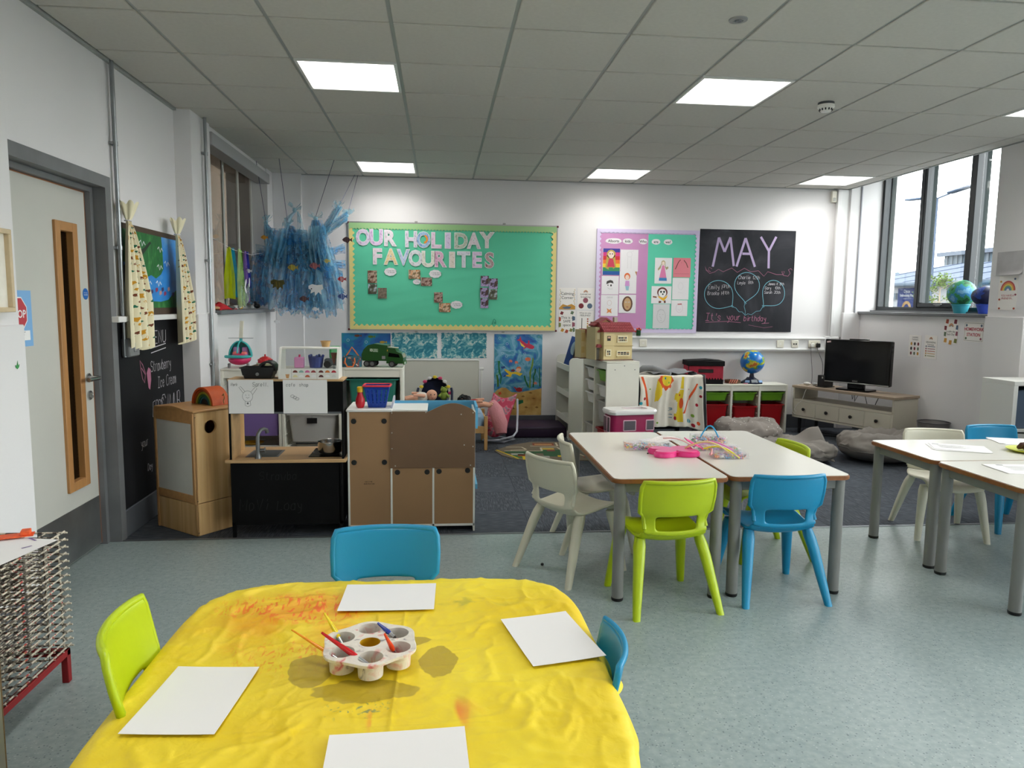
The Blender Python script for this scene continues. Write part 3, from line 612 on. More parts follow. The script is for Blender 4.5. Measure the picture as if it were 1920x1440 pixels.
# ================================================================ yellow cloth table
TZ = .49; tcx, tcy, ta = -.165, 1.86, .60
t = thing('activity_table', 'low square table hidden under the yellow cloth', 'table', (tcx, tcy, 0))
B().prism(rrect(-ta+.02, ta-.02, -ta+.02, ta-.02, .2), TZ-.03, TZ-.006, 'z').obj('tabletop', lam, t)
for sx in (-1, 1):
    for sy in (-1, 1): B().cyl((sx*.46, sy*.46, 0), (sx*.46, sy*.46, TZ-.03), .028, n=16).obj('leg', steel, t)
def cloth_mat():
    M = bpy.data.materials.new('yellow_painting_cloth'); M.use_nodes = True; nt = M.node_tree; p = nt.nodes['Principled BSDF']; p.inputs['Roughness'].default_value = .48
    tc = nt.nodes.new('ShaderNodeTexCoord'); OB = tc.outputs['Object']
    def nz(s, d, ds=0, st=None):
        t = nt.nodes.new('ShaderNodeTexNoise'); t.inputs['Scale'].default_value = s; t.inputs['Detail'].default_value = d; t.inputs['Distortion'].default_value = ds
        if st: mp = nt.nodes.new('ShaderNodeMapping'); mp.inputs['Scale'].default_value = st; mp.inputs['Rotation'].default_value = (0, 0, R(38)); nt.links.new(OB, mp.inputs[0]); nt.links.new(mp.outputs[0], t.inputs[0])
        else: nt.links.new(OB, t.inputs[0])
        return t.outputs[0]
    def rng(v, a, b): q = nt.nodes.new('ShaderNodeMapRange'); q.interpolation_type = 'SMOOTHSTEP'; q.inputs[1].default_value = a; q.inputs[2].default_value = b; nt.links.new(v, q.inputs[0]); return q.outputs[0]
    def mul(a, b, op='MULTIPLY'):
        q = nt.nodes.new('ShaderNodeMath'); q.operation = op; nt.links.new(a, q.inputs[0])
        if isinstance(b, (int, float)): q.inputs[1].default_value = b
        else: nt.links.new(b, q.inputs[1])
        return q.outputs[0]
    def spot(x, y, rx, ry, soft=.5, wob=.5, wsc=6):
        mp = nt.nodes.new('ShaderNodeMapping'); mp.vector_type = 'TEXTURE'; mp.inputs['Location'].default_value = (x, y, 0); mp.inputs['Scale'].default_value = (rx, ry, 1e3); nt.links.new(OB, mp.inputs[0])
        ln_ = nt.nodes.new('ShaderNodeVectorMath'); ln_.operation = 'LENGTH'; nt.links.new(mp.outputs[0], ln_.inputs[0])
        w_ = mul(mul(nz(wsc, 2), -.5, 'ADD'), wob); return rng(mul(ln_.outputs['Value'], w_, 'ADD'), 1.0, 1.0-soft)
    def mix(base, col, fac):
        q = nt.nodes.new('ShaderNodeMix'); q.data_type = 'RGBA'; nt.links.new(fac, q.inputs[0]); nt.links.new(base, q.inputs[6]); q.inputs[7].default_value = lin(col); return q.outputs[2]
    rp = nt.nodes.new('ShaderNodeValToRGB'); rp.color_ramp.elements[0].position = .3; rp.color_ramp.elements[1].position = .7; rp.color_ramp.elements[0].color = lin((234, 200, 22)); rp.color_ramp.elements[1].color = lin((250, 228, 60))
    nt.links.new(nz(2.2, 4), rp.inputs[0]); c = rp.outputs[0]
    c = mix(c, (238, 160, 20), mul(spot(-.25, .28, .42, .3, .8, .6), mul(rng(nz(5, 5), .36, .62), .9)))
    scr = rng(nz(52, 3, 1.5, (1, .3, 1)), .50, .60)
    c = mix(c, (240, 92, 24), mul(spot(-.28, .36, .3, .15, .6, .9), mul(scr, .85)))
    c = mix(c, (236, 130, 20), mul(spot(-.22, .06, .2, .16, .7, .9), mul(rng(nz(60, 3, 1.2, (1, .35, 1)), .54, .64), .7)))
    c = mix(c, (236, 92, 50), mul(spot(.12, -.26, .17, .1, .6, .6), mul(rng(nz(12, 1, .8, (1, .16, 1)), .55, .63), .8)))
    c = mix(c, (70, 118, 90), mul(spot(-.02, -.22, .1, .06, .6, .8), mul(rng(nz(40, 3, 2), .58, .66), .7)))
    c = mix(c, (110, 130, 60), mul(spot(.25, .38, .2, .1, .8, .8), mul(rng(nz(11, 4), .55, .7), .4)))
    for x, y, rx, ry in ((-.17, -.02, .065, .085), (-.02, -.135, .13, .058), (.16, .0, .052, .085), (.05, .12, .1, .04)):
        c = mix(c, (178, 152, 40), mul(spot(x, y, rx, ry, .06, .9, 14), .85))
    nt.links.new(c, p.inputs['Base Color'])
    bp = nt.nodes.new('ShaderNodeBump'); bp.inputs['Strength'].default_value = .3; bp.inputs['Distance'].default_value = .004
    nt.links.new(nz(34, 3, 1.4), bp.inputs['Height']); nt.links.new(bp.outputs[0], p.inputs['Normal']); return M
def clothf(u, v):
    a = 2*PI*u; cx_, cy_ = math.cos(a), math.sin(a); n = 5.5
    k = 1/((abs(cx_)**n+abs(cy_)**n)**(1/n))
    if v < .72:
        r = v/.72; x, y = cx_*k*ta*1.012*r, cy_*k*ta*1.012*r; z = TZ+.004
        edge_ = max(0, (r-.94)/.06); z -= .014*edge_**2
        P = Vector((x*3.1, y*3.1, 0)); wv = noise.fractal(P*1.5+Vector((4, 1, 0)), 1.0, 2.0, 4)
        rid = 1-abs(noise.noise(Vector((x*7+y*2, y*5-x*3, 2.2))))*2; rid2 = 1-abs(noise.noise(Vector((x*4-y*6, y*9+x*2, 7.7))))*2
        amp = .25+.75*min(1, max(0, (math.hypot(x, y)-.14)/.2))
        for px_, py_, hx, hy in ((0, .425, .15, .105), (.48, .105, .12, .16), (-.42, -.15, .12, .16), (.075, -.43, .15, .11)): amp *= .15+.85*min(1, max(0, max(abs(x-px_)-hx, abs(y-py_)-hy))/.05)
        r3 = 1-abs(noise.noise(Vector((x*11+y*7, y*10-x*6, 4.1))))*3; r4 = 1-abs(noise.noise(Vector((x*19-y*9, y*17+x*8, 1.1))))*3
        z += amp*(.0022*max(0, wv)+.006*max(0, rid-.72)*2.4+.006*max(0, rid2-.74)*2.4+.0032*max(0, r3-.6)*2+.0018*max(0, r4-.55)*1.6)
        z += .0035*math.exp(-((x-.055-.01*y)/.004)**2)+.003*math.exp(-((y+.30)/.004)**2)        # ironed-in creases
        return Vector((x, y, z))
    f = (v-.72)/.28; fl = 1.014+.06*f**.8; fold = math.sin(a*11+1.3*math.sin(a*3))*.022*f+math.sin(a*5+.7)*.02*f
    nx_ = cx_*k*ta*fl+cx_*fold; ny_ = cy_*k*ta*fl+cy_*fold
    return Vector((nx_, ny_, TZ-.010-.10*f-.012*math.sin(a*7)*f))
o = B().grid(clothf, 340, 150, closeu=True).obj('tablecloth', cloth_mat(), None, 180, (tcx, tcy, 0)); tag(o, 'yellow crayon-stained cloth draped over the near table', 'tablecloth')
paper = mat('white_paper', (238, 236, 236), .7)
def a4(x, y, rz, label, z=TZ+.0105, w_=.21, l_=.297, curl=.004):
    def f(u, v): return Vector(((u-.5)*w_, (v-.5)*l_, curl*((2*u-1)**2*.5+(2*v-1)**2*.5)*.6))
    b = B().grid(f, 8, 10); r = bmesh.ops.extrude_face_region(b.bm, geom=list(b.bm.faces)); bmesh.ops.translate(b.bm, vec=(0, 0, .0008), verts=[q for q in r['geom'] if isinstance(q, bmesh.types.BMVert)])
    return tag(b.obj('paper_sheet', paper, None, 60, (x, y, z), rz), label, 'paper', 'blank sheets on the yellow cloth')
a4(-.165, 2.285, R(88.5), 'blank white sheet at the far side of the yellow table')
a4(.315, 1.965, R(12), 'blank white sheet at the right of the yellow table')
a4(-.585, 1.71, R(-5), 'blank white sheet at the left of the yellow table')
a4(-.09, 1.43, R(92), 'blank white sheet at the near edge of the yellow table')
# paint palette
pal = thing('paint_palette', 'stained white six-well paint palette in the middle of the yellow cloth', 'paint palette', (-.185, 1.865, TZ+.013), R(8))
palm = ramp_mat('stained_white_plastic', [(.30, (120, 116, 118)), (.38, (214, 206, 196)), (.55, (228, 222, 210)), (.66, (222, 176, 166)), (.72, (206, 96, 110)), (.78, (120, 160, 150))], 22, 5, .35, dist=1.2)
WELL = [(.083*math.cos(R(60*k+28)), .083*math.sin(R(60*k+28))) for k in range(6)]
b = B(); top = .05; no = 6*12; outer = []; nn = 120
for k in range(nn):
    a = 2*PI*k/nn; r = .121+.006*math.cos(6*(a-R(28))); outer.append(Vector((r*math.cos(a), r*math.sin(a), top)))
# top plate as a fine grid with holes cut for the seven cups
def inhole(x, y): return any((x-wx)**2+(y-wy)**2 < .0325**2 for wx, wy in WELL) or x*x+y*y < .027**2
from mathutils.geometry import delaunay_2d_cdt
def holes_plate(outer2, holes, z):
    P = []; E_ = []
    for loop in [outer2]+holes:
        s0 = len(P); P += [Vector(p) for p in loop]; E_ += [(s0+i, s0+(i+1) % len(loop)) for i in range(len(loop))]
    V, E2, F, *_ = delaunay_2d_cdt(P, E_, [], 1, 1e-6)
    return V, F
circ = lambda cx_, cy_, r, n=24: [(cx_+r*math.cos(2*PI*k/n), cy_+r*math.sin(2*PI*k/n)) for k in range(n)]
V, F = holes_plate([(p.x, p.y) for p in outer], [circ(*w_, .0325) for w_ in WELL]+[circ(0, 0, .027)], top)
vv = [b.bm.verts.new((p.x, p.y, top)) for p in V]
for f in F:
    c = sum((V[i] for i in f), Vector((0, 0)))/len(f)
    if inhole(c.x, c.y): continue
    b.bm.faces.new([vv[i] for i in f])
b.ring_strip([outer, [p*1.02+Vector((0, 0, -.001-.02*.05)) for p in outer], [Vector((p.x*1.02, p.y*1.02, top-.008)) for p in outer]], cap=(False, False))
b.obj('tray', palm, pal, 30)
WC = [(74, 90, 84), (120, 84, 78), (60, 52, 52), (70, 84, 72), (196, 164, 60), (150, 40, 60)]
for k, (wx, wy) in enumerate(WELL):
    cup = B().lathe([(.0325, top), (.0315, .03), (.030, .004), (.027, .0015), (.001, .001)], (wx, wy, 0), 24).lathe([(.0345, top-.004), (.0335, .027), (.0325, .026), (.0315, .002), (.028, 0), (.001, 0)], (wx, wy, 0), 24).obj('cup', palm, pal)
    B().lathe([(.0305, .0), (.001, .0)], (wx, wy, .012), 24).obj('paint_water', mat('murky_paint_%d' % k, WC[k], .15), cup)
B().lathe([(.027, top), (.0262, .012), (.001, .0115)], n=24).obj('centre_well', mat('ochre_paint', (196, 150, 20), .3, n=(30, .2)), pal)
def brush(name, label, tail, tip, hc, r=.0062, ferr=True):
    t_ = Vector(tail); q = Vector(tip); root = thing(name, label, 'paintbrush', q); d = t_-q; L = d.length; d.normalize()
    f0, f1 = .10*L, .32*L
    B().tube([d*f1, d*(f1+.12*L), d*(f1+.35*L), d*L*.99, d*L], [r*.85, r*1.1, r*.8, r*.45, r*.2], 10).obj('handle', mat('brush_'+label.split()[0], hc, .25), root)
    B().tube([d*f0, d*f1], [r*.75, r*.9], 10).obj('ferrule', mat('brush_ferrule', (196, 198, 200), .25, .9), root)
    B().tube([d*0, d*(f0*.6), d*f0], [r*.3, r*.8, r*.75], 8).obj('bristles', mat('dark_bristle', (70, 62, 56), .8), root)
z = TZ+.013
def pw(k, dx=0, dy=0, dz=.016):
    a, c = WELL[k]; s = math.sin(R(8)); co = math.cos(R(8)); return (-.185+a*co-c*s+dx, 1.865+a*s+c*co+dy, z+dz)
brush('paintbrush', 'yellow handled paintbrush leaning out of the palette towards the left', (-.322, 1.985, z+.082), pw(2, .01, -.005), (236, 208, 10))
brush('paintbrush', 'orange thin paintbrush sticking far out to the left', (-.395, 1.90, z+.075), pw(3, .01, 0), (240, 150, 20), .0045)
brush('paintbrush', 'red thick paintbrush leaning on the front left cup', (-.305, 1.828, z+.098), pw(4, .012, -.002), (196, 28, 36), .0072)
brush('paintbrush', 'blue paintbrush lying across the top of the palette', (-.172, 1.945, z+.066), pw(0, -.002, -.004, .036), (30, 60, 150), .0062)
brush('paintbrush', 'short orange-red paintbrush upright in the front right cup', (-.142, 1.80, z+.102), pw(5, -.004, .012), (226, 70, 30), .0062)
# ================================================================ left side: puppet theatre
bbm = ramp_mat('chalkboard_paint', [(.25, (19, 20, 22)), (.55, (27, 28, 31)), (.75, (46, 46, 50))], 2.2, 5, .6, (1, 1, .45), dist=.6)
chalk_w = mat('white_chalk', (198, 194, 200), .95); chalk_p = mat('pink_chalk', (176, 112, 140), .95); chalk_l = mat('lilac_chalk', (178, 160, 196), .95); chalk_b = mat('blue_chalk', (122, 186, 204), .95)
t = thing('menu_chalkboard', 'tall chalkboard on the left wall with a MENU in chalk', 'chalkboard', (XL+.002, 5.06, .17), PI/2)
B().box(-.56, .555, -.008, 0, 0, 1.14, .002).obj('board', bbm, t, 0)
rg = random.Random(5); b = B(); d = -.0095
write(b, 'MENU', -.055, .985, .085, .006, d, 0, .05, .15, 1, rg, .75)
b.ribbon([(-.055, .955), (.22, .975)], .006, d).ribbon([(-.045, .925), (.22, .945)], .006, d)
write(b, 'Strawberry', -.06, .80, .07, .004, d, 0, .1, .2, .9, rg, .55); write(b, 'Ice Cream', .05, .68, .075, .004, d, 0, .1, .2, .9, rg, .5)
write(b, 'EGGS', -.06, .50, .10, .005, d, 0, .1, .3, .75, rg, .5); write(b, 'SAMMB', .10, .47, .15, .005, d, 0, .1, .3, .75, rg, .5); write(b, 'your', -.27, .33, .055, .004, d, 0, .1, .3, .9, rg); write(b, 'Day', -.18, .16, .045, .004, d, 0, .1, .3, .9, rg)
b.obj('chalk_writing', chalk_w, t, 0)
b = B().ribbon([(-.22, .83), (-.20, .77), (-.17, .74), (-.15, .80), (-.19, .86), (-.23, .89), (-.22, .83)], .006, d).ribbon([(-.21, .84), (-.15, .79)], .006, d); b.flat([(-.11, .70), (-.085, .685), (-.062, .75), (-.065, .82), (-.10, .835), (-.13, .80)], d); b.obj('chalk_strawberry', chalk_p, t, 0)
tag(B().box(-.6, .59, -.06, 0, 0, .035, .004).obj('ledge_shelf', mat('white_gloss', (226, 226, 224), .4), None, 0, (XL+.001, 5.04, 1.312), PI/2), 'narrow white ledge between the painting and the chalkboard', 'shelf')
t = thing('switch_box', 'grey switch box on the chalkboard under the left curtain', 'switch box', (XL+.011, 4.64, 1.10), PI/2)
B().box(-.075, .075, -.05, 0, 0, .115, .008).obj('housing', mat('switch_grey', (118, 120, 122), .5), t); B().box(-.02, .02, -.056, -.05, .03, .085, .003).obj('rocker', mat('switch_grey_light', (140, 142, 144), .4), t)
# painted backdrop
t = thing('backdrop_painting', 'painted backdrop of a tree, blue sky and birds between two curtains', 'painting', (XL+.004, 5.11, 1.348), PI/2)
B().box(-.50, .50, -.012, 0, 0, .56, .002).obj('board', mat('dark_brown_border', (74, 58, 44), .7, n=(9, .15)), t, 0)
B().flat([(-.47, .045), (.46, .045), (.46, .525), (-.47, .525)], -.0125).obj('sky', ramp_mat('sky_paint', [(.3, (28, 110, 196)), (.55, (48, 140, 220)), (.75, (128, 184, 230))], 5, 5, .5), t, 0)
gp = ramp_mat('leaf_paint', [(.3, (22, 84, 40)), (.55, (30, 112, 48)), (.75, (84, 150, 84))], 22, 4, .6, (1, 1, .4), dist=1)
b = B().flat([(-.47, .525), (-.47, .33), (-.40, .30), (-.30, .24), (-.16, .235), (-.05, .26), (.03, .24), (.12, .27), (.17, .31), (.165, .42), (.15, .525)], -.013); b.flat([(-.47, .045), (.46, .045), (.46, .24), (.40, .17), (.33, .14), (.24, .10), (.1, .085), (-.1, .09), (-.47, .12)], -.013); b.obj('greenery', gp, t, 0)
b = B().flat([(-.47, .30), (-.38, .37), (-.25, .40), (-.15, .43), (-.05, .48), (-.03, .47), (-.13, .41), (-.23, .36), (-.36, .32), (-.44, .24), (-.47, .2)], -.0135).obj('branch', mat('branch_dark', (34, 46, 34), .7), t, 0)
B().flat([(-.30, .50), (-.27, .52), (-.245, .49), (-.25, .44), (-.24, .40), (-.27, .36), (-.305, .40), (-.30, .44)], -.0138).obj('red_squirrel', mat('squirrel_brown', (122, 54, 36), .7), t, 0)
b = B()
for u, v in ((-.18, .44), (.12, .42), (.10, .30), (.23, .33), (-.24, .30), (-.1, .19), (.07, .19)): b.ribbon([(u-.045, v+.02), (u-.02, v+.035), (u, v), (u+.025, v+.03), (u+.05, v+.01)], .008, -.014)
b.obj('birds', mat('paint_white', (230, 232, 236), .7), t, 0)
for k in range(9):
    u = -.16+.06*k+.02*math.sin(k*5); v = .155+.02*math.sin(k*3)
    B().disc(u-.009, v, .012, .016, -.014, 0, 10).disc(u+.010, v+.004, .012, .014, -.0141, 0, 10).obj('painted_butterfly', mat('petal_%d' % (k % 3), [(150, 50, 90), (196, 150, 150), (60, 60, 110)][k % 3], .7), t, 0)
# curtains (printed with leaves and spots)
cprint = [mat('curtain_cream', (236, 228, 196), .85, n=(4, .04)), mat('curtain_leaf_green', (36, 110, 84), .85), mat('curtain_honey', (206, 150, 40), .85), mat('curtain_brown', (120, 66, 40), .85)]
def curtain(x, yn, zn, ya, yb, zb, label, seed, tilt):
    t = thing('curtain', label, 'curtain', (x, yn, zn), PI/2, 'tied puppet theatre curtains'); rr = random.Random(seed)
    def f(u, v):
        k = min(1, v*1.6)**.7; a = (ya-yn)*k; c = (yb-yn)*k; w_ = max(.018, 1)
        uu = a+(c-a)*u if v > .02 else (u-.5)*.02; uu = uu*(1)+(u-.5)*.03*(1-k)
        return Vector((uu, -.012-.034*math.sin(u*PI*7+.6)*(.25+.75*k)-.02, -(zn-zb)*v+tilt*u*v+.012*math.sin(u*PI*7)*v*v))
    b = B().grid(f, 70, 50); b.obj('cloth', cprint[0], t, 180, fix=False)
    tag(t.children[0], 'cream cotton with small printed leaves and spots')
    bl = [B(), B(), B()]
    for r_ in range(20):
        for c_ in range(7):
            u = (c_+.5+(.5 if r_ % 2 else 0)+rr.uniform(-.15, .15))/7.4; v = (r_+.8+rr.uniform(-.2, .2))/20.5
            if not .06 < u < .95 or v > .97: continue
            kind = (r_*2+c_) % 3; s_ = .009+.005*(kind == 1)
            P = []
            for q in range(8):
                a = 2*PI*q/8; rad = s_*(1+.35*math.sin(3*a+r_)); du = rad*math.cos(a)/max(.05, (yb-ya)*min(1, v*1.6)**.7); dv = rad*math.sin(a)/(zn-zb)
                uu = min(.995, max(.005, u+du)); p = f(uu, v+dv); e = f(min(1, uu+.01), v+dv)-f(max(0, uu-.01), v+dv); nrm = Vector((e.y, -e.x, 0)); nrm = nrm.normalized() if nrm.length > 1e-6 else Vector((0, -1, 0))
                if nrm.y > 0: nrm = -nrm
                P.append(p+nrm*.0015)
            try: bl[kind]._new(P, [tuple(range(8))])
            except Exception: pass
    for q in range(3): tag(bl[q].obj('printed_motif', cprint[q+1], t, 0, fix=False), kind='stuff')
    def g(u, v):
        a = 2*PI*u; r_ = (.014+.046*v**.8)*(1+.22*math.sin(5*a)); return Vector((r_*math.cos(a)*1.1+.016*v, -.03+r_*math.sin(a)*.7, .0+.105*v+.014*math.sin(5*a+1)*v))
    b = B().grid(g, 40, 10, closeu=True); b.obj('gathered_top', cprint[0], t, 180, fix=False)
    B().tube([(.02*math.cos(2*PI*k/16), -.03+.018*math.sin(2*PI*k/16), 0) for k in range(16)], .004, 6, loop=True).obj('tie', mat('tie_white', (226, 222, 226), .8), t)
curtain(XL+.03, 4.63, 1.915, 4.54, 4.90, 1.155, 'left printed cream curtain tied beside the conduit', 1, -.02)
curtain(XL+.06, 5.36, 1.90, 5.335, 5.60, 1.14, 'right printed cream curtain tied beside the pier', 2, .01)

# ================================================================ wooden play fridge with rainbow
maple = ramp_mat('maple_ply', [(.3, (188, 146, 94)), (.5, (208, 168, 114)), (.7, (218, 182, 130))], 3, 5, .38, (9, 9, .35), dist=.4)
maple2 = mat('maple_edge', (188, 142, 92), .4, n=(30, .1))
t = thing('wooden_play_cabinet', 'tall wooden play cupboard with a white side panel and round finger hole', 'cabinet', (-1.486, 4.50, 0), R(-38.7))
W_, D_, HH = .41, .36, .765
B().box(-W_, 0, 0, .018, 0, .20, .003).obj('base_panel', maple, t); 
B().box(-W_, 0, -.004, .016, .205, .255, .003).obj('lower_rail', maple2, t)
B().prism([(-W_, .70), (-.02, .70), (-.02, .765)]+[(-.02-(W_-.02)*k/10, .765+.03*math.sin(PI*k/10)) for k in range(1, 10)]+[(-W_, .77)], -.004, .016).obj('arched_top_rail', maple2, t)
B().box(-W_-.004, -W_+.016, -.006, .018, 0, .765, .003).obj('stile', maple2, t); B().box(-.022, .0, -.006, .018, .2, .765, .003).obj('stile', maple2, t)
B().box(-W_+.014, -.02, .002, .01, .25, .71).obj('white_panel', mat('whiteboard_panel', (210, 210, 206), .5, n=(5, .04)), t, 0)
V, F = holes_plate([(0.0, .205), (D_, .205), (D_, HH), (0, HH)], [circ(.115, .67, .042, 28)], 0)
b = B(); L0 = [b.bm.verts.new((0.0, p.x, p.y)) for p in V]; L1 = [b.bm.verts.new((-.018, p.x, p.y)) for p in V]
for f in F:
    c = sum((V[i] for i in f), Vector((0, 0)))/len(f)
    if (c.x-.115)**2+(c.y-.67)**2 < .0415**2: continue
    b.bm.faces.new([L0[i] for i in f]); b.bm.faces.new([L1[i] for i in f][::-1])
b.lathe([(.042, 0), (.042, -.018)], (0, 0, 0), 28, 0, (False, False), Matrix.Translation((0, .115, .67)) @ Matrix.Rotation(PI/2, 4, 'Y'))
b.obj('door_panel', maple, t)
B().box(-.018, 0, 0, D_, 0, .20, .003).obj('base_side', maple, t)
B().box(-.34, -.02, .02, .34, .55, .565).box(-W_+.02, -W_+.03, .02, D_, 0, .76).box(-W_+.02, -.02, D_-.012, D_, 0, .76).obj('inner_shelf', maple2, t)
B().box(-W_, .004, -.004, D_+.005, .765, .782, .005).obj('top', maple2, t)
for z_ in (.02, .22, .74): B().lathe([(.0035, 0), (.001, .0015)], (0, 0, 0), 8, 0, (True, True), Matrix.Translation((0, .012, z_)) @ Matrix.Rotation(PI/2, 4, 'Y')).obj('screw', mat('screw_dark', (70, 60, 50), .4, .6), t)
t = thing('rainbow_stacker', 'wooden rainbow stacker with an orange outer arch on the play cupboard', 'toy', (-1.505, 4.79, .783), R(-38.7))
for k, c in enumerate(((196, 84, 32), (150, 70, 30), (150, 150, 50), (36, 100, 60), (24, 84, 96), (30, 44, 76))):
    r1 = .112-.0155*k; r0 = r1-.0135
    if k == 0: y0_, y1_ = -.02, .10
    else: y0_, y1_ = -.015+.003*k, .05
    o = B().prism(arc(0, 0, r1, 0, 180, 24)+arc(0, 0, r0, 180, 0, 24), y0_, y1_).obj('arch', mat('stain_%d' % k, c, .5, n=(20, .1)), t, 30)
B().prism(arc(0, 0, .03, 0, 180, 16), -.003, .05).obj('core', mat('core_dark', (26, 26, 34), .5), t, 30)
# raffia bow hanging on the right arch
B().tube([(.112, .05, .06), (.128, .05, .075), (.134, .05, .05), (.122, .05, .03), (.128, .05, .01)], .004, 6).obj('raffia', mat('raffia_tan', (170, 130, 84), .8), t)

# ================================================================ black play kitchen seen from behind
blackp = mat('black_chalk_paint', (13, 13, 14), .55, n=(5, .25)); birch = mat('birch_worktop', (196, 158, 112), .42, n=(14, .1, (.15, 1, 1)))
K = thing('play_kitchen', 'black painted play kitchen with wooden worktop seen from behind', 'play kitchen', (0, 4.47, 0))
B().box(-1.298, -.576, -.012, .40, .466, .487, .003).obj('worktop', birch, K)
B().box(-1.25, -.615, 0, .012, .095, .466).obj('back_panel', blackp, K, 0)
B().box(-1.268, -.60, .0, .02, .078, .095).obj('bottom_rail', blackp, K, 0)
for x in (-1.268, -.622):
    for y in (0, .36): B().box(x, x+.022, y, y+.024, 0, .466, .002).obj('post', blackp, K)
B().box(-1.268, -1.256, .02, .38, .08, .466).obj('side_panel', blackp, K, 0); B().box(-.612, -.60, .02, .38, .08, .466).obj('side_panel', blackp, K, 0)
bb = B().box(-1.25, -.615, .02, .38, .08, .10).obj('base_board', blackp, K, 0)
B().box(-1.270, -1.258, -.002, .17, .487, .975, .001).obj('upright', blackp, K, 0); B().box(-.602, -.590, -.002, .17, .487, .975, .001).obj('upright', blackp, K, 0)
B().box(-1.258, -1.248, .004, .17, .487, .772).obj('upright_lining', birch, K, 0)
B().box(-1.258, -.602, .0, .012, .78, .966).obj('upper_back_panel', blackp, K, 0)
B().box(-1.258, -.602, 0, .16, .768, .78).obj('upper_shelf', mat('kitchen_grey', (96, 98, 102), .5), K, 0)
B().box(-1.272, -.588, -.004, .18, .966, .978, .002).obj('upper_top', birch, K)
B().box(-1.2, -1.0, .07, .29, .484, .4885, .002).obj('sink_rim', mat('sink_grey', (110, 112, 112), .4, .4), K)
B().box(-1.185, -1.015, .085, .275, .470, .4887).obj('sink_bowl', mat('sink_dark', (72, 74, 76), .45, .3), K, 0)
tp = mat('toy_tap_grey', (118, 120, 122), .35, .5)
tap = B().tube([(-1.112, .035, .487), (-1.112, .035, .60), (-1.11, .04, .635), (-1.098, .055, .66), (-1.083, .075, .664), (-1.072, .095, .655), (-1.069, .10, .635)], [.0135, .0125, .0115, .011, .011, .011, .012], 12)
tap.lathe([(.02, 0), (.018, .012), (.015, .03)], (-1.112, .035, .487), 16, 0, (True, False)).obj('tap', tp, K)
B().cyl((-1.10, .035, .537), (-1.075, .035, .537), .011, n=10).cb(-1.070, .035, .537, .008, .036, .012, .003).cb(-1.070, .035, .537, .008, .012, .036, .003).obj('tap_knob', tp, K)
B().box(-.815, -.605, .055, .33, .486, .4905, .002).obj('hob', mat('black_glass', (22, 20, 22), .12), K)
for u in (-.77, -.665): B().lathe([(.042, 0), (.040, .0006), (.036, .0006), (.034, 0)], (u, .2, .4906), 28).obj('hob_ring', mat('hob_ring_grey', (70, 68, 70), .3), K)
b = B(); rg = random.Random(9); cw = mat('faded_chalk', (34, 35, 36), .95)
write(b, 'MoVi', -1.22, .17, .07, .004, -.0012, 0, .1, .3, 1, rg); write(b, 'Loay', -1.0, .17, .06, .004, -.0012, 0, .1, .3, 1, rg); write(b, 'Strawba', -1.1, .36, .05, .003, -.0012, 0, .1, .3, 1, rg)
b.obj('chalk_scribble', cw, K, 0)
# pan
t = thing('saucepan', 'small steel toy saucepan with a black handle on the hob', 'saucepan', (-.695, 4.62, .492))
ss = mat('polished_steel', (196, 196, 196), .16, 1)
B().lathe([(.001, .004), (.068, .004), (.072, .01), (.074, .07), (.077, .073), (.078, .071), (.0765, .068), (.0755, .012), (.070, .001), (.001, 0)], (0, 0, .008), 36).obj('pan_body', ss, t)
B().tube([(-.074, -.01, .066), (-.10, -.014, .068), (-.135, -.02, .068), (-.205, -.03, .070)], [.006, .008, .010, .009], 8, flat=.6).obj('handle', blk, t)
B().lathe([(.060, 0), (.062, .008)], n=30, cap=(True, True)).obj('pan_base', mat('dark_base', (40, 38, 38), .4), t)
# two drawings taped on the kitchen
def sheet_thing(name, label, cat, loc, rz, w_, h_, m=None, tl=0, curl=.004, group=None):
    t = thing(name, label, cat, loc, rz, group)
    def f(u, v): return Vector(((u-.5)*w_, -.0015-curl*(2*abs(v-.5))**3*(.4+.6*u), v*h_))
    b = B().grid(f, 6, 8); b.obj('sheet', m or paper, t, 60, fix=False); t.children[0].rotation_euler = (0, tl, 0); return t
pencil = mat('pencil_grey', (120, 120, 122), .9)
t = sheet_thing('drawing', 'child drawing of a rabbit taped to the left of the play kitchen', 'drawing', (-1.132, 4.464, .772), 0, .264, .205); dd = -.0065
b = B(); rg = random.Random(2); write(b, 'Pork', -.115, .168, .016, .002, dd, 0, .1, .3, 1, rg); write(b, 'Sarell.', .01, .165, .024, .0022, dd, 0, .12, .3, 1, rg)
hd_ = [(-.02+.03*math.cos(2*PI*k/20), .105+.033*math.sin(2*PI*k/20)) for k in range(20)]; b.ribbon(hd_, .0018, dd, 0, True)
b.ribbon([(-.045, .125), (-.07, .16), (-.06, .165), (-.035, .135)], .0018, dd).ribbon([(.0, .132), (.03, .165), (.035, .15), (.01, .115)], .0018, dd).ribbon([(-.03, .10), (-.02, .093), (-.01, .10)], .0018, dd).disc(-.03, .112, .002, None, dd).disc(-.012, .112, .002, None, dd)
b.ribbon([(-.035, .075), (-.035, .05), (-.02, .042), (-.003, .05), (-.005, .075)], .0018, dd).disc(-.02, .062, .006, None, dd, 0, 8); b.obj('pencil_drawing', pencil, t, 0)
t = sheet_thing('drawing', 'child drawing reading cafe shop taped to the right of the play kitchen', 'drawing', (-.814, 4.464, .772), 0, .262, .205)
b = B(); write(b, 'cafe  shop', -.11, .165, .02, .002, dd, 0, .05, .3, 1.1, rg)
for k in range(3): b.ribbon([(-.075+.014*k+.011*math.cos(2*PI*q/12), .105-.008*k+.008*math.sin(2*PI*q/12)) for q in range(12)], .0018, dd, 0, True)
b.obj('pencil_drawing', pencil, t, 0)
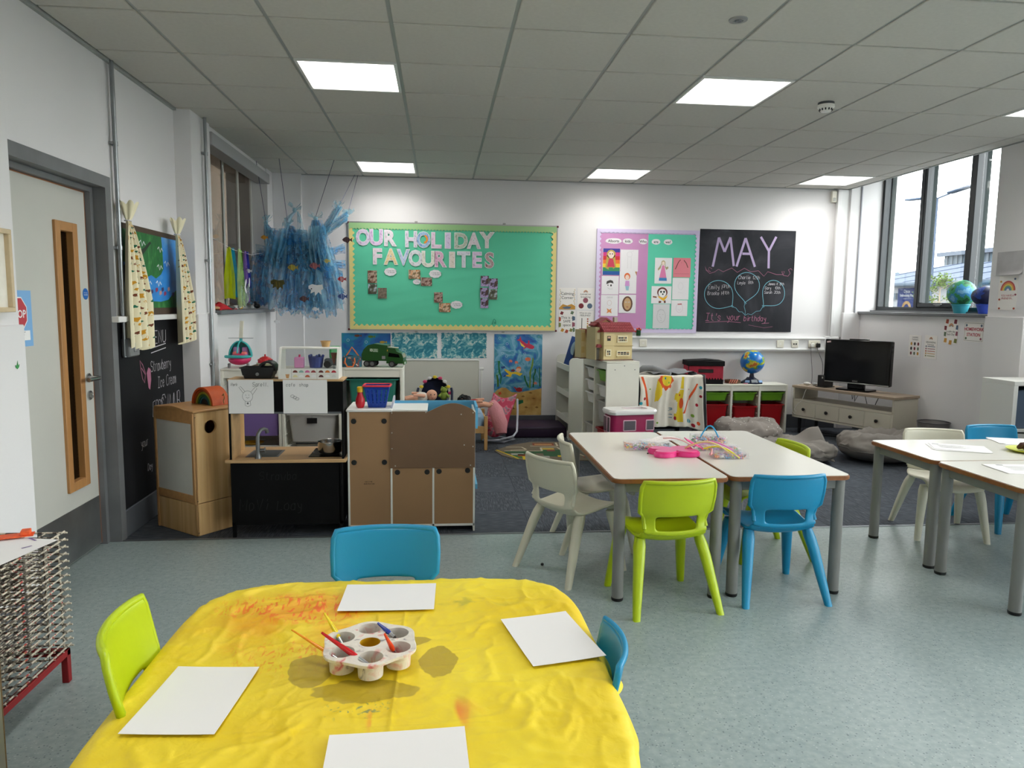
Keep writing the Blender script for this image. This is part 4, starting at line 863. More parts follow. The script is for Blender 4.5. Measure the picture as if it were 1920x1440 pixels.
# black grill toy
t = thing('toy_grill', 'black plastic toy grill tray on top of the play kitchen', 'toy', (-1.10, 4.55, .979), 0)
rings = [[Vector((sx*a, sy*c, z_)) for sx, sy in ((-1, -1), (1, -1), (1, 1), (-1, 1))] for a, c, z_ in ((.078, .05, 0), (.095, .062, .062), (.103, .068, .062), (.103, .068, .068), (.098, .063, .068), (.088, .056, .02))]
B().ring_strip(rings).obj('tray_body', blk, t, 20)
B().prism(arc(.055, .055, .052, -10, 190, 14)+arc(.055, .055, .04, 190, -10, 14), -.05, .05).obj('hood', blk, t)
B().lathe([(.010, 0), (.010, .006)], (0, 0, 0), 16, 0, (True, True), Matrix.Translation((-.0, -.057, .028)) @ Matrix.Rotation(PI/2, 4, 'X')).obj('dial', mat('dial_grey', (120, 120, 120), .4), t)
# ice cream counter
t = thing('toy_ice_cream_counter', 'white toy ice cream counter with clear front on the play kitchen', 'toy', (-.795, 4.55, .979))
wt = mat('white_lacquer', (232, 230, 224), .35)
for s in (-1, 1): B().prism([(-.075, 0), (.085, 0), (.085, .165), (.06, .19), (.0, .19), (-.02, .185), (-.075, .06)], s*.172-.007, s*.172+.007, 'x').obj('side_panel', wt, t)
B().box(-.165, .165, -.076, -.064, 0, .062).obj('front_panel', wt, t, 0); B().box(-.165, .165, -.06, .085, 0, .008).obj('floor_board', wt, t, 0)
B().box(-.172, .172, -.012, .07, .178, .190, .003).obj('top_board', wt, t)
b = B(); b._new([(-.165, -.070, .062), (.165, -.070, .062), (.165, -.02, .178), (-.165, -.02, .178)], [(0, 1, 2, 3)]); b.obj('clear_screen', glass_mat('acrylic', (235, 238, 238), .05), t, 0, fix=False)
ic = [(120, 60, 50), (150, 190, 180), (214, 110, 160), (150, 60, 60), (110, 50, 50), (206, 120, 60), (180, 30, 50), (236, 228, 180), (240, 240, 240), (190, 100, 70), (235, 235, 235), (90, 36, 36), (240, 240, 240), (220, 220, 214)]
pos = [(-.078+.036*k, .040) for k in range(4)]+[(.075+.038*k, .040) for k in range(3)]+[(-.078+.036*k, .012) for k in range(4)]+[(.075+.038*k, .012) for k in range(3)]
for k, (u, v) in enumerate(pos): B().flat(arc(u, v, .0145, 0, 180, 10), -.0767).obj('printed_scoop', mat('scoop_%d' % k, ic[k], .6), t, 0)
B().flat([(-.136, .030), (-.112, .030), (-.117, .006), (-.131, .006)], -.0767).obj('printed_cone', mat('cone_tan', (214, 160, 104), .6), t, 0)
b = B(); b.box(-.1005, -.0995, -.0768, -.076, 0, .062).box(.0495, .0505, -.0768, -.076, 0, .062); b.obj('printed_divider', pencil, t, 0)
def icthing(nm, lab, x, y, z_, c, kind):
    q = thing(nm, lab, 'toy', (x, y, z_))
    if kind == 'scoop': B().ball((0, 0, .022), .026, .026, .022).obj('scoop', mat('toy_'+lab.split()[0], c, .6), q); B().lathe([(.020, 0), (.026, .008)], n=16, cap=(True, False)).obj('scoop_skirt', mat('toy_'+lab.split()[0], c, .6), q)
    elif kind == 'tub': B().lathe([(.022, 0), (.030, .035), (.032, .036), (.030, .034), (.021, .002)], n=24).obj('cup', mat('card_tan', (206, 166, 110), .7), q); B().lathe([(.0305, .033), (.033, .033), (.033, .037), (.0305, .037)], n=24).obj('rim', mat('card_tan2', (190, 150, 96), .7), q)
icthing('toy_ice_cream_scoop', 'peach toy ice cream scoop inside the counter, leftmost', -.925, 4.545, .988, (236, 176, 140), 'scoop')
icthing('toy_ice_cream_scoop', 'tan toy ice cream scoop inside the counter, second from left', -.87, 4.545, .988, (216, 176, 130), 'scoop')
icthing('toy_ice_cream_scoop', 'olive toy ice cream scoop inside the counter, third from left', -.812, 4.545, .988, (150, 140, 84), 'scoop')
icthing('toy_ice_cream_scoop', 'charcoal toy ice cream scoop inside the counter, fourth', -.755, 4.55, .988, (80, 80, 84), 'scoop')
icthing('toy_tub', 'small tan cardboard tub on top of the ice cream counter', -.705, 4.575, 1.170, None, 'tub')
q = thing('toy_cone', 'brown toy ice cream cone inside the counter at right', 'toy', (-.658, 4.585, .988)); B().lathe([(.004, .075), (.019, .14), (.021, .145)], n=16, cap=(True, True)).obj('cone', mat('cone_brown', (140, 78, 66), .6), q); B().cyl((0, 0, 0), (0, 0, .08), .008, n=10).lathe([(.022, 0), (.022, .004)], n=16, cap=(True, True)).obj('stand', glass_mat('acrylic'), q)
# ================================================================ storage units behind the kitchen
tw = mat('white_pine_lacquer', (226, 224, 212), .42, n=(5, .02))
def storage_unit(label, x0, x1, y0, z1, dep=.30, cols=1, rz=0, group='white storage frames with plastic boxes'):
    t = thing('storage_unit', label, 'storage unit', (x0, y0, 0), rz, group); w_ = x1-x0
    for k in range(cols+1):
        xk = k*w_/cols; a = 0 if k == 0 else xk-.012 if k < cols else xk-.022
        B().box(a, a+(.022 if k in (0, cols) else .024), 0, dep, 0, z1-.018, .002).obj('upright', tw, t)
    B().box(0, w_, 0, dep, z1-.018, z1, .003).obj('top', tw, t); B().box(.022, w_-.022, .004, .022, z1-.075, z1-.018, .001).obj('top_rail', tw, t)
    B().box(.022, w_-.022, .01, dep-.01, .02, .038).box(.022, w_-.022, .015, .03, 0, .02).obj('bottom', tw, t, 0); B().box(.01, w_-.01, dep-.008, dep-.002, .03, z1-.02).obj('back', mat('white_back', (214, 212, 204), .6), t, 0)
    rn = B(); n = int((z1-.15)/.10)
    for k in range(cols):
        for q in range(n):
            z_ = z1-.135-.10*q
            for xx in (k*w_/cols+.018, (k+1)*w_/cols-.026): rn.box(xx, xx+.008, .02, dep-.02, z_, z_+.006)
    tag(rn.obj('runner', tw, t, 0), kind='stuff'); return t
def plastic_bin(label, x, y, z, w_, d_, h_, c, rz=0, group='plastic storage boxes', clear=False, front=False):
    t = thing('storage_box', label, 'storage box', (x, y, z), rz, group); m = mat('box_%d_%d_%d' % c, c, .32) if not clear else mat('clear_polypropylene', (206, 204, 200), .35, alpha=.62)
    a, q = w_/2, d_/2
    ring = lambda f, z_: [Vector((p[0], p[1], z_)) for p in rrect(-a*f, a*f, -q*f, q*f, .02, 3)]
    B().ring_strip([ring(.80, 0), ring(.90, h_-.012), ring(.90, h_-.010), ring(.87, h_-.012), ring(.78, .004)], cap=(True, True)).obj('tub', m, t, 30)
    B().ring_strip([ring(.88, h_-.010), ring(1, h_-.010), ring(1, h_), ring(.88, h_)], loop=True).obj('rim', m, t, 30)
    return t
storage_unit('white storage frame against the left wall under the helicopter', -1.715, -1.257, 5.85, .915)
storage_unit('white storage frame behind the play kitchen, middle one', -1.253, -.787, 5.85, .915)
storage_unit('white storage frame with a teal box under the green truck', -.783, -.30, 5.85, .925)
plastic_bin('purple storage box behind the play kitchen tap', -1.455, 6.0, .375, .40, .29, .23, (136, 112, 176))
plastic_bin('white storage box low in the left storage frame', -1.455, 6.0, .10, .40, .29, .20, (222, 220, 212))
plastic_bin('translucent storage box seen through the play kitchen', -1.02, 6.0, .325, .41, .29, .23, (200, 200, 198), clear=True)
B().box(-.04, .04, -.003, 0, -.022, .022, .001).obj('box_label', blk, None, 0, (-1.02, 5.858, .50)); tag(bpy.data.objects['box_label'], 'small black label on the translucent storage box', 'label')
plastic_bin('white shallow box under the translucent storage box', -1.02, 6.0, .12, .41, .29, .17, (226, 224, 214))
plastic_bin('teal storage box in the frame under the green truck', -.54, 6.0, .565, .42, .29, .27, (44, 122, 108))
t = thing('toy_plate', 'yellow toy plate standing in the left storage frame', 'toy', (-1.50, 5.93, .302)); B().lathe([(.001, 0), (.05, 0), (.085, .012), (.086, .014), (.05, .003), (.001, .003)], n=28).obj('plate', mat('mustard_plastic', (206, 160, 40), .4), t)
# helicopter
t = thing('toy_helicopter', 'teal and pink toy helicopter on the storage frame by the left wall', 'toy', (-1.592, 5.98, .916), 0)
tl_ = mat('teal_toy', (62, 178, 178), .3); pk = mat('hot_pink_toy', (214, 46, 104), .35); gy = mat('grey_toy', (136, 134, 138), .45)
def hf(a, b): return Vector((.088*math.cos(a)*math.cos(b), .02+.115*math.sin(b), .085+.125*math.sin(a)*math.cos(b)))
B().grid(lambda u, v: hf(PI*u, R(-12)+R(95)*v), 24, 12).obj('canopy_rear', tl_, t, 180, fix=False)
for a_ in (0.02, PI/2, PI-.02): B().tube([hf(a_, R(-12-9*k)) for k in range(8)], .0065, 8).obj('canopy_bar', tl_, t)
B().tube([hf(PI*k/14, R(-12)) for k in range(15)], .007, 8).obj('canopy_hoop', tl_, t)
B().ball((0, -.02, .065), .085, .11, .045).obj('nose', pk, t); B().tube([(.088*math.cos(PI*k/12), -.09-.035*math.sin(PI*k/12), .092) for k in range(13)], .012, 8).obj('nose_trim', tl_, t)
for s in (-1, 1):
    B().cb(s*.034, .02, .125, .05, .03, .075, .012, seg=2).cb(s*.034, -.005, .10, .05, .06, .02, .008).obj('seat', mat('lilac_toy', (172, 120, 172), .45), t); B().cb(s*.034, -.015, .112, .044, .035, .03, .01).obj('seat_cushion', mat('coral_toy', (240, 128, 124), .5), t)
    B().cb(s*.072, -.06, .018, .018, .03, .036, .004).obj('foot', gy, t)
B().cyl((0, .03, .20), (0, .03, .232), .012, n=12).obj('rotor_mast', tl_, t)
B().cb(.006, .03, .30, .03, .008, .14, .003, 0, 0, R(5)).obj('rotor_blade', mat('ivory_toy', (226, 222, 206), .5), t); B().cb(-.0, .03, .232, .19, .03, .004, .001).obj('rotor_blade', mat('slate_toy', (150, 152, 156), .5), t)
# plate with red strawberry-like lid, wooden board
t = thing('wooden_board', 'brown wooden board on the storage frame beside the helicopter', 'board', (-1.40, 5.98, .916)); B().box(-.085, .085, -.09, .09, 0, .012, .003).obj('plank', mat('olive_wood', (122, 98, 58), .5, n=(12, .15)), t); B().box(-.09, -.078, -.092, .092, .0, .02, .002).obj('end_lip', mat('olive_wood2', (104, 82, 48), .5), t)
t = thing('toy_dish', 'pale green toy dish holding a red lid on the wooden board', 'toy', (-1.395, 5.96, .929)); B().lathe([(.03, 0), (.062, .018), (.072, .024), (.070, .026), (.03, .004), (.001, .004)], n=28).obj('dish', mat('pale_green_toy', (214, 222, 190), .4), t); B().lathe([(.058, .026), (.055, .046), (.04, .066), (.018, .076), (.006, .077), (.007, .092), (.001, .095)], n=24).obj('lid', mat('tomato_red', (190, 32, 40), .35), t)
for k in range(6): B().ball((.05*math.cos(k*1.05), .05*math.sin(k*1.05), .045), .01, .01, .012, 8, 6).obj('lid_bump', mat('tomato_red'), t)
for k in range(4): B().ball((.075+.014*k, .02, .008), .009, .009, .010, 10, 6).obj('dish_bead', mat('egg_white_toy', (236, 234, 224), .4), t)
# toys standing on the middle storage frame, seen through the counter
t = thing('toy_jug', 'pink toy milk carton on the middle storage frame', 'toy', (-1.13, 5.97, .916)); B().box(-.036, .036, -.03, .03, 0, .085, .004).obj('carton', mat('pink_carton', (222, 150, 196), .5), t); B().cyl((0, 0, .085), (.004, 0, .105), .008, n=10).obj('spout', pk, t)
t = thing('toy_basket', 'navy blue toy basket on the middle storage frame', 'toy', (-1.0, 5.98, .916)); B().lathe([(.05, 0), (.062, .085), (.060, .088), (.047, .004), (.001, .004)], n=20).obj('basket_body', mat('navy_toy', (58, 72, 138), .4), t)
for k in range(5): B().ball((.055*math.cos(k*1.25), .055*math.sin(k*1.25), .095), .012, .012, .012, 8, 6).obj('basket_peg', mat('navy_toy'), t)
t = thing('toy_tractor', 'green and grey toy tractor on the middle storage frame', 'toy', (-.86, 5.98, .916)); B().box(-.07, .07, -.04, .04, .02, .075, .01).obj('chassis', mat('charcoal_toy', (84, 92, 96), .5), t); B().box(-.03, .055, -.036, .036, .075, .175, .01).obj('cab', mat('green_toy', (50, 170, 92), .4), t); B().box(-.012, .04, -.038, -.034, .11, .16).obj('cab_window', mat('green_toy_light', (120, 206, 150), .3), t)
for x in (-.045, .05):
    for y in (-.042, .042): B().lathe([(.028, -.01), (.03, 0), (.028, .01)], (0, 0, 0), 18, 0, (True, True), Matrix.Translation((x, y, .03)) @ Matrix.Rotation(PI/2, 4, 'X')).obj('wheel', blk, t)
# bag
t = thing('toy_bag', 'small teal and orange printed bag on the right storage frame', 'bag', (-.712, 5.96, .926))
bagm = ramp_mat('bag_print', [(.2, (24, 62, 76)), (.42, (36, 92, 110)), (.60, (126, 52, 44)), (.65, (220, 214, 200)), (.68, (30, 72, 90))], 26, 3, .7, const=True)
def bf(u, v):
    a = 2*PI*u; n = 4; c, s = math.cos(a), math.sin(a); k = (abs(c)**n+abs(s)**n)**(-1/n); sh = 1 if v < .75 else 1-.35*((v-.75)/.25)**2
    return Vector((c*k*.078*sh, s*k*.05*sh, .088*v+.004*math.sin(4*a)*v))
B().grid(bf, 40, 12, closeu=True).box(-.05, .05, -.033, .033, .082, .086).obj('bag_body', bagm, t, 180, fix=False)
og = mat('orange_webbing', (226, 120, 60), .7)
B().tube([(-.045, -.054, .075), (-.05, -.058, .04), (-.03, -.060, .004), (.012, -.060, .004), (.03, -.058, .04), (.025, -.054, .075)], .0055, 8, flat=.5).obj('strap', og, t)
B().tube([(-.045, 0, .088), (-.02, 0, .125), (.0, 0, .158), (.022, 0, .13), (.052, 0, .088)], .005, 8).obj('handle', og, t)
# garbage truck
t = thing('toy_truck', 'dark green toy recycling truck on the right storage frame', 'toy', (-.455, 5.98, .926), R(-8))
gr = mat('bottle_green_plastic', (28, 74, 26), .3); gl2 = mat('green_trim', (60, 110, 40), .35)
B().prism([(-.165, .05), (.03, .05), (.04, .175), (-.07, .188), (-.12, .175), (-.155, .14), (-.172, .10)], -.065, .065).obj('hopper_body', gr, t, 30)
B().prism([(.03, .03), (.165, .03), (.168, .075), (.155, .11), (.115, .125), (.10, .15), (.03, .155)], -.062, .062).obj('cab', gr, t, 30)
B().prism([(.045, .085), (.14, .078), (.13, .105), (.05, .118)], -.0635, -.0625).obj('side_window', mat('smoke_window', (12, 16, 14), .1), t, 0)
B().prism([(.142, .08), (.169, .078), (.157, .112), (.148, .114)], -.058, .058).obj('windscreen', mat('chrome_screen', (190, 196, 206), .1, .6), t, 0)
B().box(.165, .174, -.058, .058, .02, .05, .004).obj('bumper', gl2, t); B().box(.172, .1745, -.04, -.005, .028, .042).obj('number_plate', mat('plate_white', (230, 230, 230), .5), t, 0)
B().cb(.075, -.02, .158, .09, .04, .006, .002, 0, 0, R(3)).obj('roof_light', mat('ivory_toy'), t); B().box(.028, .042, -.0645, -.062, .128, .142).obj('side_light', mat('amber', (222, 170, 20), .3), t, 0)
B().flat([(-.105, .125), (-.035, .120), (-.035, .148), (-.105, .15)], -.0656).obj('recycling_panel', mat('sage_print', (110, 140, 104), .5), t, 0)
b = B().ribbon([(-.09+.008*math.cos(2*PI*k/12), .136+.008*math.sin(2*PI*k/12)) for k in range(12)], .0035, -.0662, 0, True); b.obj('recycling_logo', MATS['sign_white'], t, 0); text('FOOD\nWASTE\nRECYCLE', .0085, t, (-.058, -.0662, .139), MATS['sign_white'])
B().box(-.005, .022, -.068, -.064, .065, .09).obj('side_panel', gy, t, 0)
for x in (-.13, -.085, .075):
    for y in (-.058, .058):
        Mx = Matrix.Translation((x, y, .026)) @ Matrix.Rotation(PI/2, 4, 'X'); o = B().lathe([(.018, -.012), (.0255, -.012), (.026, 0), (.0255, .012), (.018, .012)], (0, 0, 0), 22, 0, (True, True), Mx).obj('wheel', blk, t); B().lathe([(.001, .0132), (.017, .0128), (.017, -.0128), (.001, -.0132)], (0, 0, 0), 16, 0, (True, True), Mx).obj('hub', mat('hub_grey', (110, 110, 112), .3, .5), o)
# green seaweed-like cut out behind the truck
# ================================================================ white play kitchen seen from behind
hb = mat('hardboard_tan', (158, 122, 86), .65, n=(2.5, .06)); hb2 = mat('hardboard_brown', (114, 86, 62), .6, n=(3, .08)); wk = mat('white_melamine', (230, 230, 226), .4)
K = thing('toy_cooker_unit', 'white toy cooker unit with brown hardboard back and arched top', 'play kitchen', (0, 4.515, 0))
for x in (-.574, -.311, -.050, .207): B().box(x, x+.012, 0, .36, 0, .775 if x < -.3 or x > .2 else .42, .001).obj('upright', wk, K, 0)
B().box(-.562, -.311, .004, .008, .05, .772).obj('back_panel', hb, K, 0); B().box(-.299, -.050, .004, .008, .05, .43).obj('back_panel', hb, K, 0); B().box(-.038, .207, .004, .008, .05, .43).obj('back_panel', hb, K, 0)
P = [(-.312, .415), (.218, .415), (.218, .765)]+[(.218-.30*k/16, .770+.055*math.sin(PI*(.06+.94*k/16))**1.2) for k in range(1, 17)]+[(-.10, .772), (-.312, .772)]
B().prism(P, -.006, .003).obj('arched_back_board', hb2, K, 30)
B().box(-.574, .219, .0, .36, .036, .05).obj('base', wk, K, 0); B().box(-.58, -.298, -.008, .36, .772, .786, .002).obj('top_shelf', wk, K); B().box(-.30, -.08, .003, .36, .772, .784, .002).obj('worktop', wk, K)
B().prism([(.05, .786), (.36, .786), (.36, .83), (.30, .83)], -.31, -.30, 'x').obj('end_lip', mat('grey_lip', (176, 178, 190), .5), K, 0)
bl = mat('sky_blue_laminate', (88, 164, 204), .45); B().box(-.30, .235, .30, .318, .72, .80).box(.222, .236, .02, .318, .66, .80).box(.222, .236, .02, .318, .27, .30).obj('blue_shelf', bl, K, 0)
for x, z in ((-.535, .712), (-.348, .712), (-.535, .452), (-.348, .452), (-.268, .387), (-.083, .387), (-.008, .390), (.172, .394)): B().prism([(x+.0165*math.cos(2*PI*k/20), z+.0165*math.sin(2*PI*k/20)) for k in range(20)], .001, .0045).obj('round_cap', blk, K, 30)
for x, z in ((-.30, .765), (-.09, .768), (.205, .765), (-.30, .64), (-.30, .54), (.205, .55), (-.28, .43), (.19, .43), (.13, .755), (.15, .56)): B().prism([(x+.004*math.cos(2*PI*k/8), z+.004*math.sin(2*PI*k/8)) for k in range(8)], -.0075, -.006).obj('nail', mat('nail_steel', (190, 186, 178), .3, .6), K, 0)
b = B(); write(b, 'MADE IN PRC', -.47, .325, .006, .0015, .0035, 0, 0, 0, 1); write(b, 'BOARD REAR SIDE', -.475, .312, .006, .0015, .0035, 0, 0, 0, 1); b.obj('stamp', mat('stamp_brown', (70, 50, 36), .8), K, 0)
t = thing('ketchup_bottle', 'red toy ketchup bottle with a yellow cap', 'toy bottle', (-.502, 4.60, .787)); B().lathe([(.018, 0), (.025, .008), (.030, .03), (.028, .055), (.020, .075), (.0165, .09), (.016, .1)], n=24, cap=(True, True)).obj('bottle', mat('ketchup_red', (190, 26, 40), .35), t); B().lathe([(.019, .098), (.019, .128), (.016, .132), (.001, .132)], n=20, cap=(True, True)).obj('cap', mat('cap_yellow', (230, 180, 10), .4), t)
t = thing('shopping_basket', 'blue toy shopping basket with a red rim', 'basket', (-.398, 4.635, .787)); bk = mat('basket_blue', (22, 66, 168), .35); h_ = .138
wb = lambda z_: (.052+.026*z_/h_, .04+.018*z_/h_)
B().box(-.052, .052, -.04, .04, 0, .008, .003).obj('basket_floor', bk, t)
slots = B()
for side in range(4):
    n = 5; fx = side % 2 == 0
    for r0, r1 in ((0, .028), (.036, .040), (.062, .066), (.088, .092), (.114, .138)):
        pts = []
        for z_ in (r0, r1):
            a, c = wb(z_); pts.append((a, c, z_))
        (a0, c0, z0_), (a1, c1, z1_) = pts
        if fx: s = -1 if side == 0 else 1; vs_ = [(-a0, s*c0, z0_), (a0, s*c0, z0_), (a1, s*c1, z1_), (-a1, s*c1, z1_)]
        else: s = -1 if side == 1 else 1; vs_ = [(s*a0, -c0, z0_), (s*a0, c0, z0_), (s*a1, c1, z1_), (s*a1, -c1, z1_)]
        slots._new(vs_, [(0, 1, 2, 3)])
    for k in range(n+1):
        f0, f1 = (k/n)-.055, (k/n)+.055; f0, f1 = max(0, f0), min(1, f1)
        (a0, c0), (a1, c1) = wb(0), wb(h_)
        if fx: s = -1 if side == 0 else 1; vs_ = [(-a0+2*a0*f0, s*c0, 0), (-a0+2*a0*f1, s*c0, 0), (-a1+2*a1*f1, s*c1, h_), (-a1+2*a1*f0, s*c1, h_)]
        else: s = -1 if side == 1 else 1; vs_ = [(s*a0, -c0+2*c0*f0, 0), (s*a0, -c0+2*c0*f1, 0), (s*a1, -c1+2*c1*f1, h_), (s*a1, -c1+2*c1*f0, h_)]
        slots._new(vs_, [(0, 1, 2, 3)])
o = slots.obj('basket_wall', bk, t, 0, fix=False); sd = o.modifiers.new('thickness', 'SOLIDIFY'); sd.thickness = .003; sd.offset = 0
a, c = wb(h_); B().tube([(p[0], p[1], h_) for p in rrect(-a-.006, a+.006, -c-.006, c+.006, .015, 4)], .006, 8, loop=True).obj('rim', mat('rim_red', (206, 40, 60), .4), t)
# ================================================================ back wall: large notice board
yF = YB-.001
NB = thing('notice_board', 'large green notice board reading OUR HOLIDAY FAVOURITES', 'notice board', (.152, yF, 1.131))
grn = mat('mint_display_fabric', (92, 200, 162), .7, n=(2, .03)); yb_ = mat('pale_yellow_border', (226, 212, 136), .65, n=(4, .04)); gb_ = mat('pale_green_border', (156, 200, 140), .65); al = mat('aluminium_trim', (186, 186, 184), .35, .8)
U, Vh = 1.167, 1.194
def fab(u, v):
    x = -U+.03+2*(U-.03)*u; z = .03+(Vh-.06)*v; d = .0035*max(0, 1-abs(noise.noise(Vector((x*1.3+z*1.2, z*7-x*1.5, 3))))*2.6)*(1-.5*v)+.002*noise.noise(Vector((x*3, z*9, 1)))
    return Vector((x, -.016-d, z))
B().box(-U+.01, U-.01, -.012, 0, .01, Vh-.01).obj('backing', mat('board_core', (120, 110, 96), .8), NB, 0)
B().grid(fab, 120, 80).obj('fabric', grn, NB, 180, fix=False)
def scallop(u0, u1, v0, v1, side, amp=.012, step=.058, wd=.055):
    """border strip with a wavy inner edge"""
    P = []
    if side in 'TB':
        n = int((u1-u0)/step)*6; s = 1 if side == 'B' else -1; base = v0 if side == 'B' else v1
        P = [(u0, base), (u1, base)] if side == 'B' else [(u1, base), (u0, base)]
        rng_ = [u1+(u0-u1)*k/n for k in range(n+1)] if side == 'B' else [u0+(u1-u0)*k/n for k in range(n+1)]
        P += [(x, base+s*(wd+amp*math.sin(2*PI*(x-u0)/step))) for x in rng_]
    else:
        n = int((v1-v0)/step)*6; s = 1 if side == 'L' else -1; base = u0 if side == 'L' else u1
        P = [(base, v1), (base, v0)] if side == 'L' else [(base, v0), (base, v1)]
        rng_ = [v0+(v1-v0)*k/n for k in range(n+1)] if side == 'L' else [v1+(v0-v1)*k/n for k in range(n+1)]
        P += [(base+s*(wd+amp*math.sin(2*PI*(z-v0)/step)), z) for z in rng_]
    return P
for qi, (sd, m, kw) in enumerate((('B', yb_, dict(wd=.05)), ('L', yb_, dict(wd=.05)), ('R', yb_, dict(wd=.05)), ('T', gb_, dict(wd=.065, amp=.008, step=.035)))):
    B().prism(scallop(-U+.012, U-.012, .012, Vh-.012, sd, **kw), -.0222-.0005*qi, -.0206).obj('border_strip', m, NB, 0)
q = B().box(-U, U, -.024, 0, 0, .014).box(-U, U, -.024, 0, Vh-.014, Vh).box(-U, -U+.014, -.024, 0, .014, Vh-.014).box(U-.014, U, -.024, 0, .014, Vh-.014); q.obj('frame', al, NB, 0)
for su in (-1, 1):
    for v in (0, Vh-.022): B().box(su*U-.011-.002*su, su*U+.011-.002*su, -.027, 0, v, v+.022, .003).obj('corner_cap', mat('oxblood_plastic', (96, 24, 30), .4), NB)
for u in (-.42, .56): B().box(u-.015, u+.015, -.02, 0, Vh, Vh+.018, .003).box(u-.015, u+.015, -.02, 0, -.018, 0, .003).obj('wall_clip', mat('clip_grey', (170, 168, 166), .5), NB)
def nbuv(cx_, cy_):
    k = (cx_-50)/1805; tp_, bt = 82+46*k, 1000+12*k; return (-U+2*U*k, Vh*(bt-cy_)/(bt-tp_))
LET = [('O', 178, 213, (208, 190, 226)), ('U', 290, 213, (216, 180, 228)), ('R', 400, 220, (226, 214, 226)), ('H', 585, 230, (206, 196, 220)), ('O', 690, 235, (120, 170, 220)), ('L', 795, 240, (226, 190, 220)), ('I', 898, 243, (206, 186, 228)), ('D', 1010, 245, (170, 190, 160)), ('A', 1122, 245, (222, 206, 214)), ('Y', 1235, 240, (220, 210, 206)),
       ('F', 295, 372, (230, 208, 222)), ('A', 412, 375, (232, 202, 130)), ('V', 518, 380, (170, 190, 232)), ('O', 622, 388, (214, 220, 226)), ('U', 730, 395, (226, 226, 206)), ('R', 828, 397, (216, 150, 186)), ('I', 935, 402, (220, 204, 186)), ('T', 1035, 400, (206, 210, 226)), ('E', 1148, 403, (216, 186, 226)), ('S', 1258, 407, (160, 116, 116))]
lw = mat('letter_card_white', (232, 228, 232), .7)
for k, (ch, cx_, cy_, c) in enumerate(LET):
    u, v = nbuv(cx_, cy_); sx = {'I': 1.5, 'V': .85, 'S': .95, 'L': 1.0, 'R': .9, 'H': .85, 'O': .82, 'D': .9, 'A': .85}.get(ch, .95)
    o = text(ch, .23, NB, (u, -.024, v-.083), lw, 'letter', .0012, .0115, sx=sx); i = text(ch, .23, o, (0, 0, 0), ramp_mat('crayon_%d' % k, [(.35, c), (.5, tuple(int(x*.5+115) for x in c)), (.62, tuple(int(x*.88) for x in c))], 28, 3, .8), 'crayon_fill', .0014, .0055)
    i.rotation_euler = (0, 0, 0); i.location = (0, 0, .0008); i.scale = (1, 1, 1)
u, v = nbuv(690, 235); B().prism(arc(u, v+.003, .05, -80, 70, 10)+arc(u, v+.003, .03, 70, -80, 10), -.0285, -.0275).obj('orange_crayon_arc', mat('crayon_orange', (240, 146, 50), .8), NB, 0)
# snapshots: abstract photo prints
PHM = [ramp_mat('snapshot_%d' % k, st, sc, 3, .35, const=False) for k, (st, sc) in enumerate((([(.3, (60, 44, 34)), (.45, (110, 74, 56)), (.55, (196, 170, 150)), (.65, (60, 60, 50)), (.75, (190, 190, 60))], 22), ([(.3, (40, 44, 40)), (.5, (90, 90, 70)), (.6, (190, 200, 210)), (.75, (60, 70, 50))], 18), ([(.3, (80, 70, 60)), (.5, (120, 108, 92)), (.7, (150, 130, 116))], 40), ([(.3, (70, 100, 50)), (.45, (150, 110, 84)), (.55, (220, 200, 170)), (.62, (216, 120, 50)), (.75, (70, 60, 40))], 26), ([(.3, (120, 130, 170)), (.45, (180, 160, 200)), (.52, (50, 44, 52)), (.62, (110, 80, 60)), (.72, (210, 150, 150))], 16), ([(.3, (40, 34, 34)), (.45, (120, 84, 70)), (.55, (190, 160, 150)), (.7, (60, 90, 70))], 30)))]
for k, (x0, x1, y0, y1, m) in enumerate(((215, 293, 493, 600, 0), (218, 293, 608, 692, 1), (300, 375, 640, 730, 2), (562, 662, 488, 565, 3), (667, 762, 553, 625, 5), (780, 855, 677, 765, 5), (823, 922, 768, 845, 3), (1185, 1255, 540, 630, 4), (1257, 1333, 562, 652, 4), (1180, 1253, 640, 725, 4), (1257, 1330, 655, 740, 1), (1183, 1252, 728, 812, 4))):
    (u0, v1), (u1, v0) = nbuv(x0, y0), nbuv(x1, y1); o = B().box(-(u1-u0)/2, (u1-u0)/2, -.0015, 0, 0, v1-v0).obj('photo', PHM[m], NB, 0, ((u0+u1)/2, -.024, v0)); 
for cx_, cy_, r in ((407, 505, .063), (632, 590, .04), (790, 523, .063), (975, 783, .062)):
    u, v = nbuv(cx_, cy_); P = []
    for k in range(48):
        a = 2*PI*k/48; r_ = r*(1+.10*abs(math.sin(a*4.5))); P.append((u+r_*math.cos(a), v+r_*.66*math.sin(a)))
    o = B().prism(P, -.0255, -.024).obj('speech_bubble', lw, NB, 0); b = B()
    write(b, 'I loved the trip', u-r*.62, v+.006, .012, .0018, -.026, 0, 0, 0, 1); write(b, 'to the park', u-r*.45, v-.012, .012, .0018, -.026, 0, 0, 0, 1); b.obj('bubble_writing', pencil, o, 0)
b = B(); u, v = nbuv(1305, 925); b.ribbon([(u-.02, v-.03), (u-.012, v+.015), (u, v+.028), (u+.014, v+.015), (u+.018, v-.03)], .005, -.0225).ribbon([(u+.004, v-.028), (u+.006, v-.005), (u+.014, v-.02)], .004, -.0225); b.obj('pen_doodle', mat('doodle_green', (24, 110, 90), .8), NB, 0)
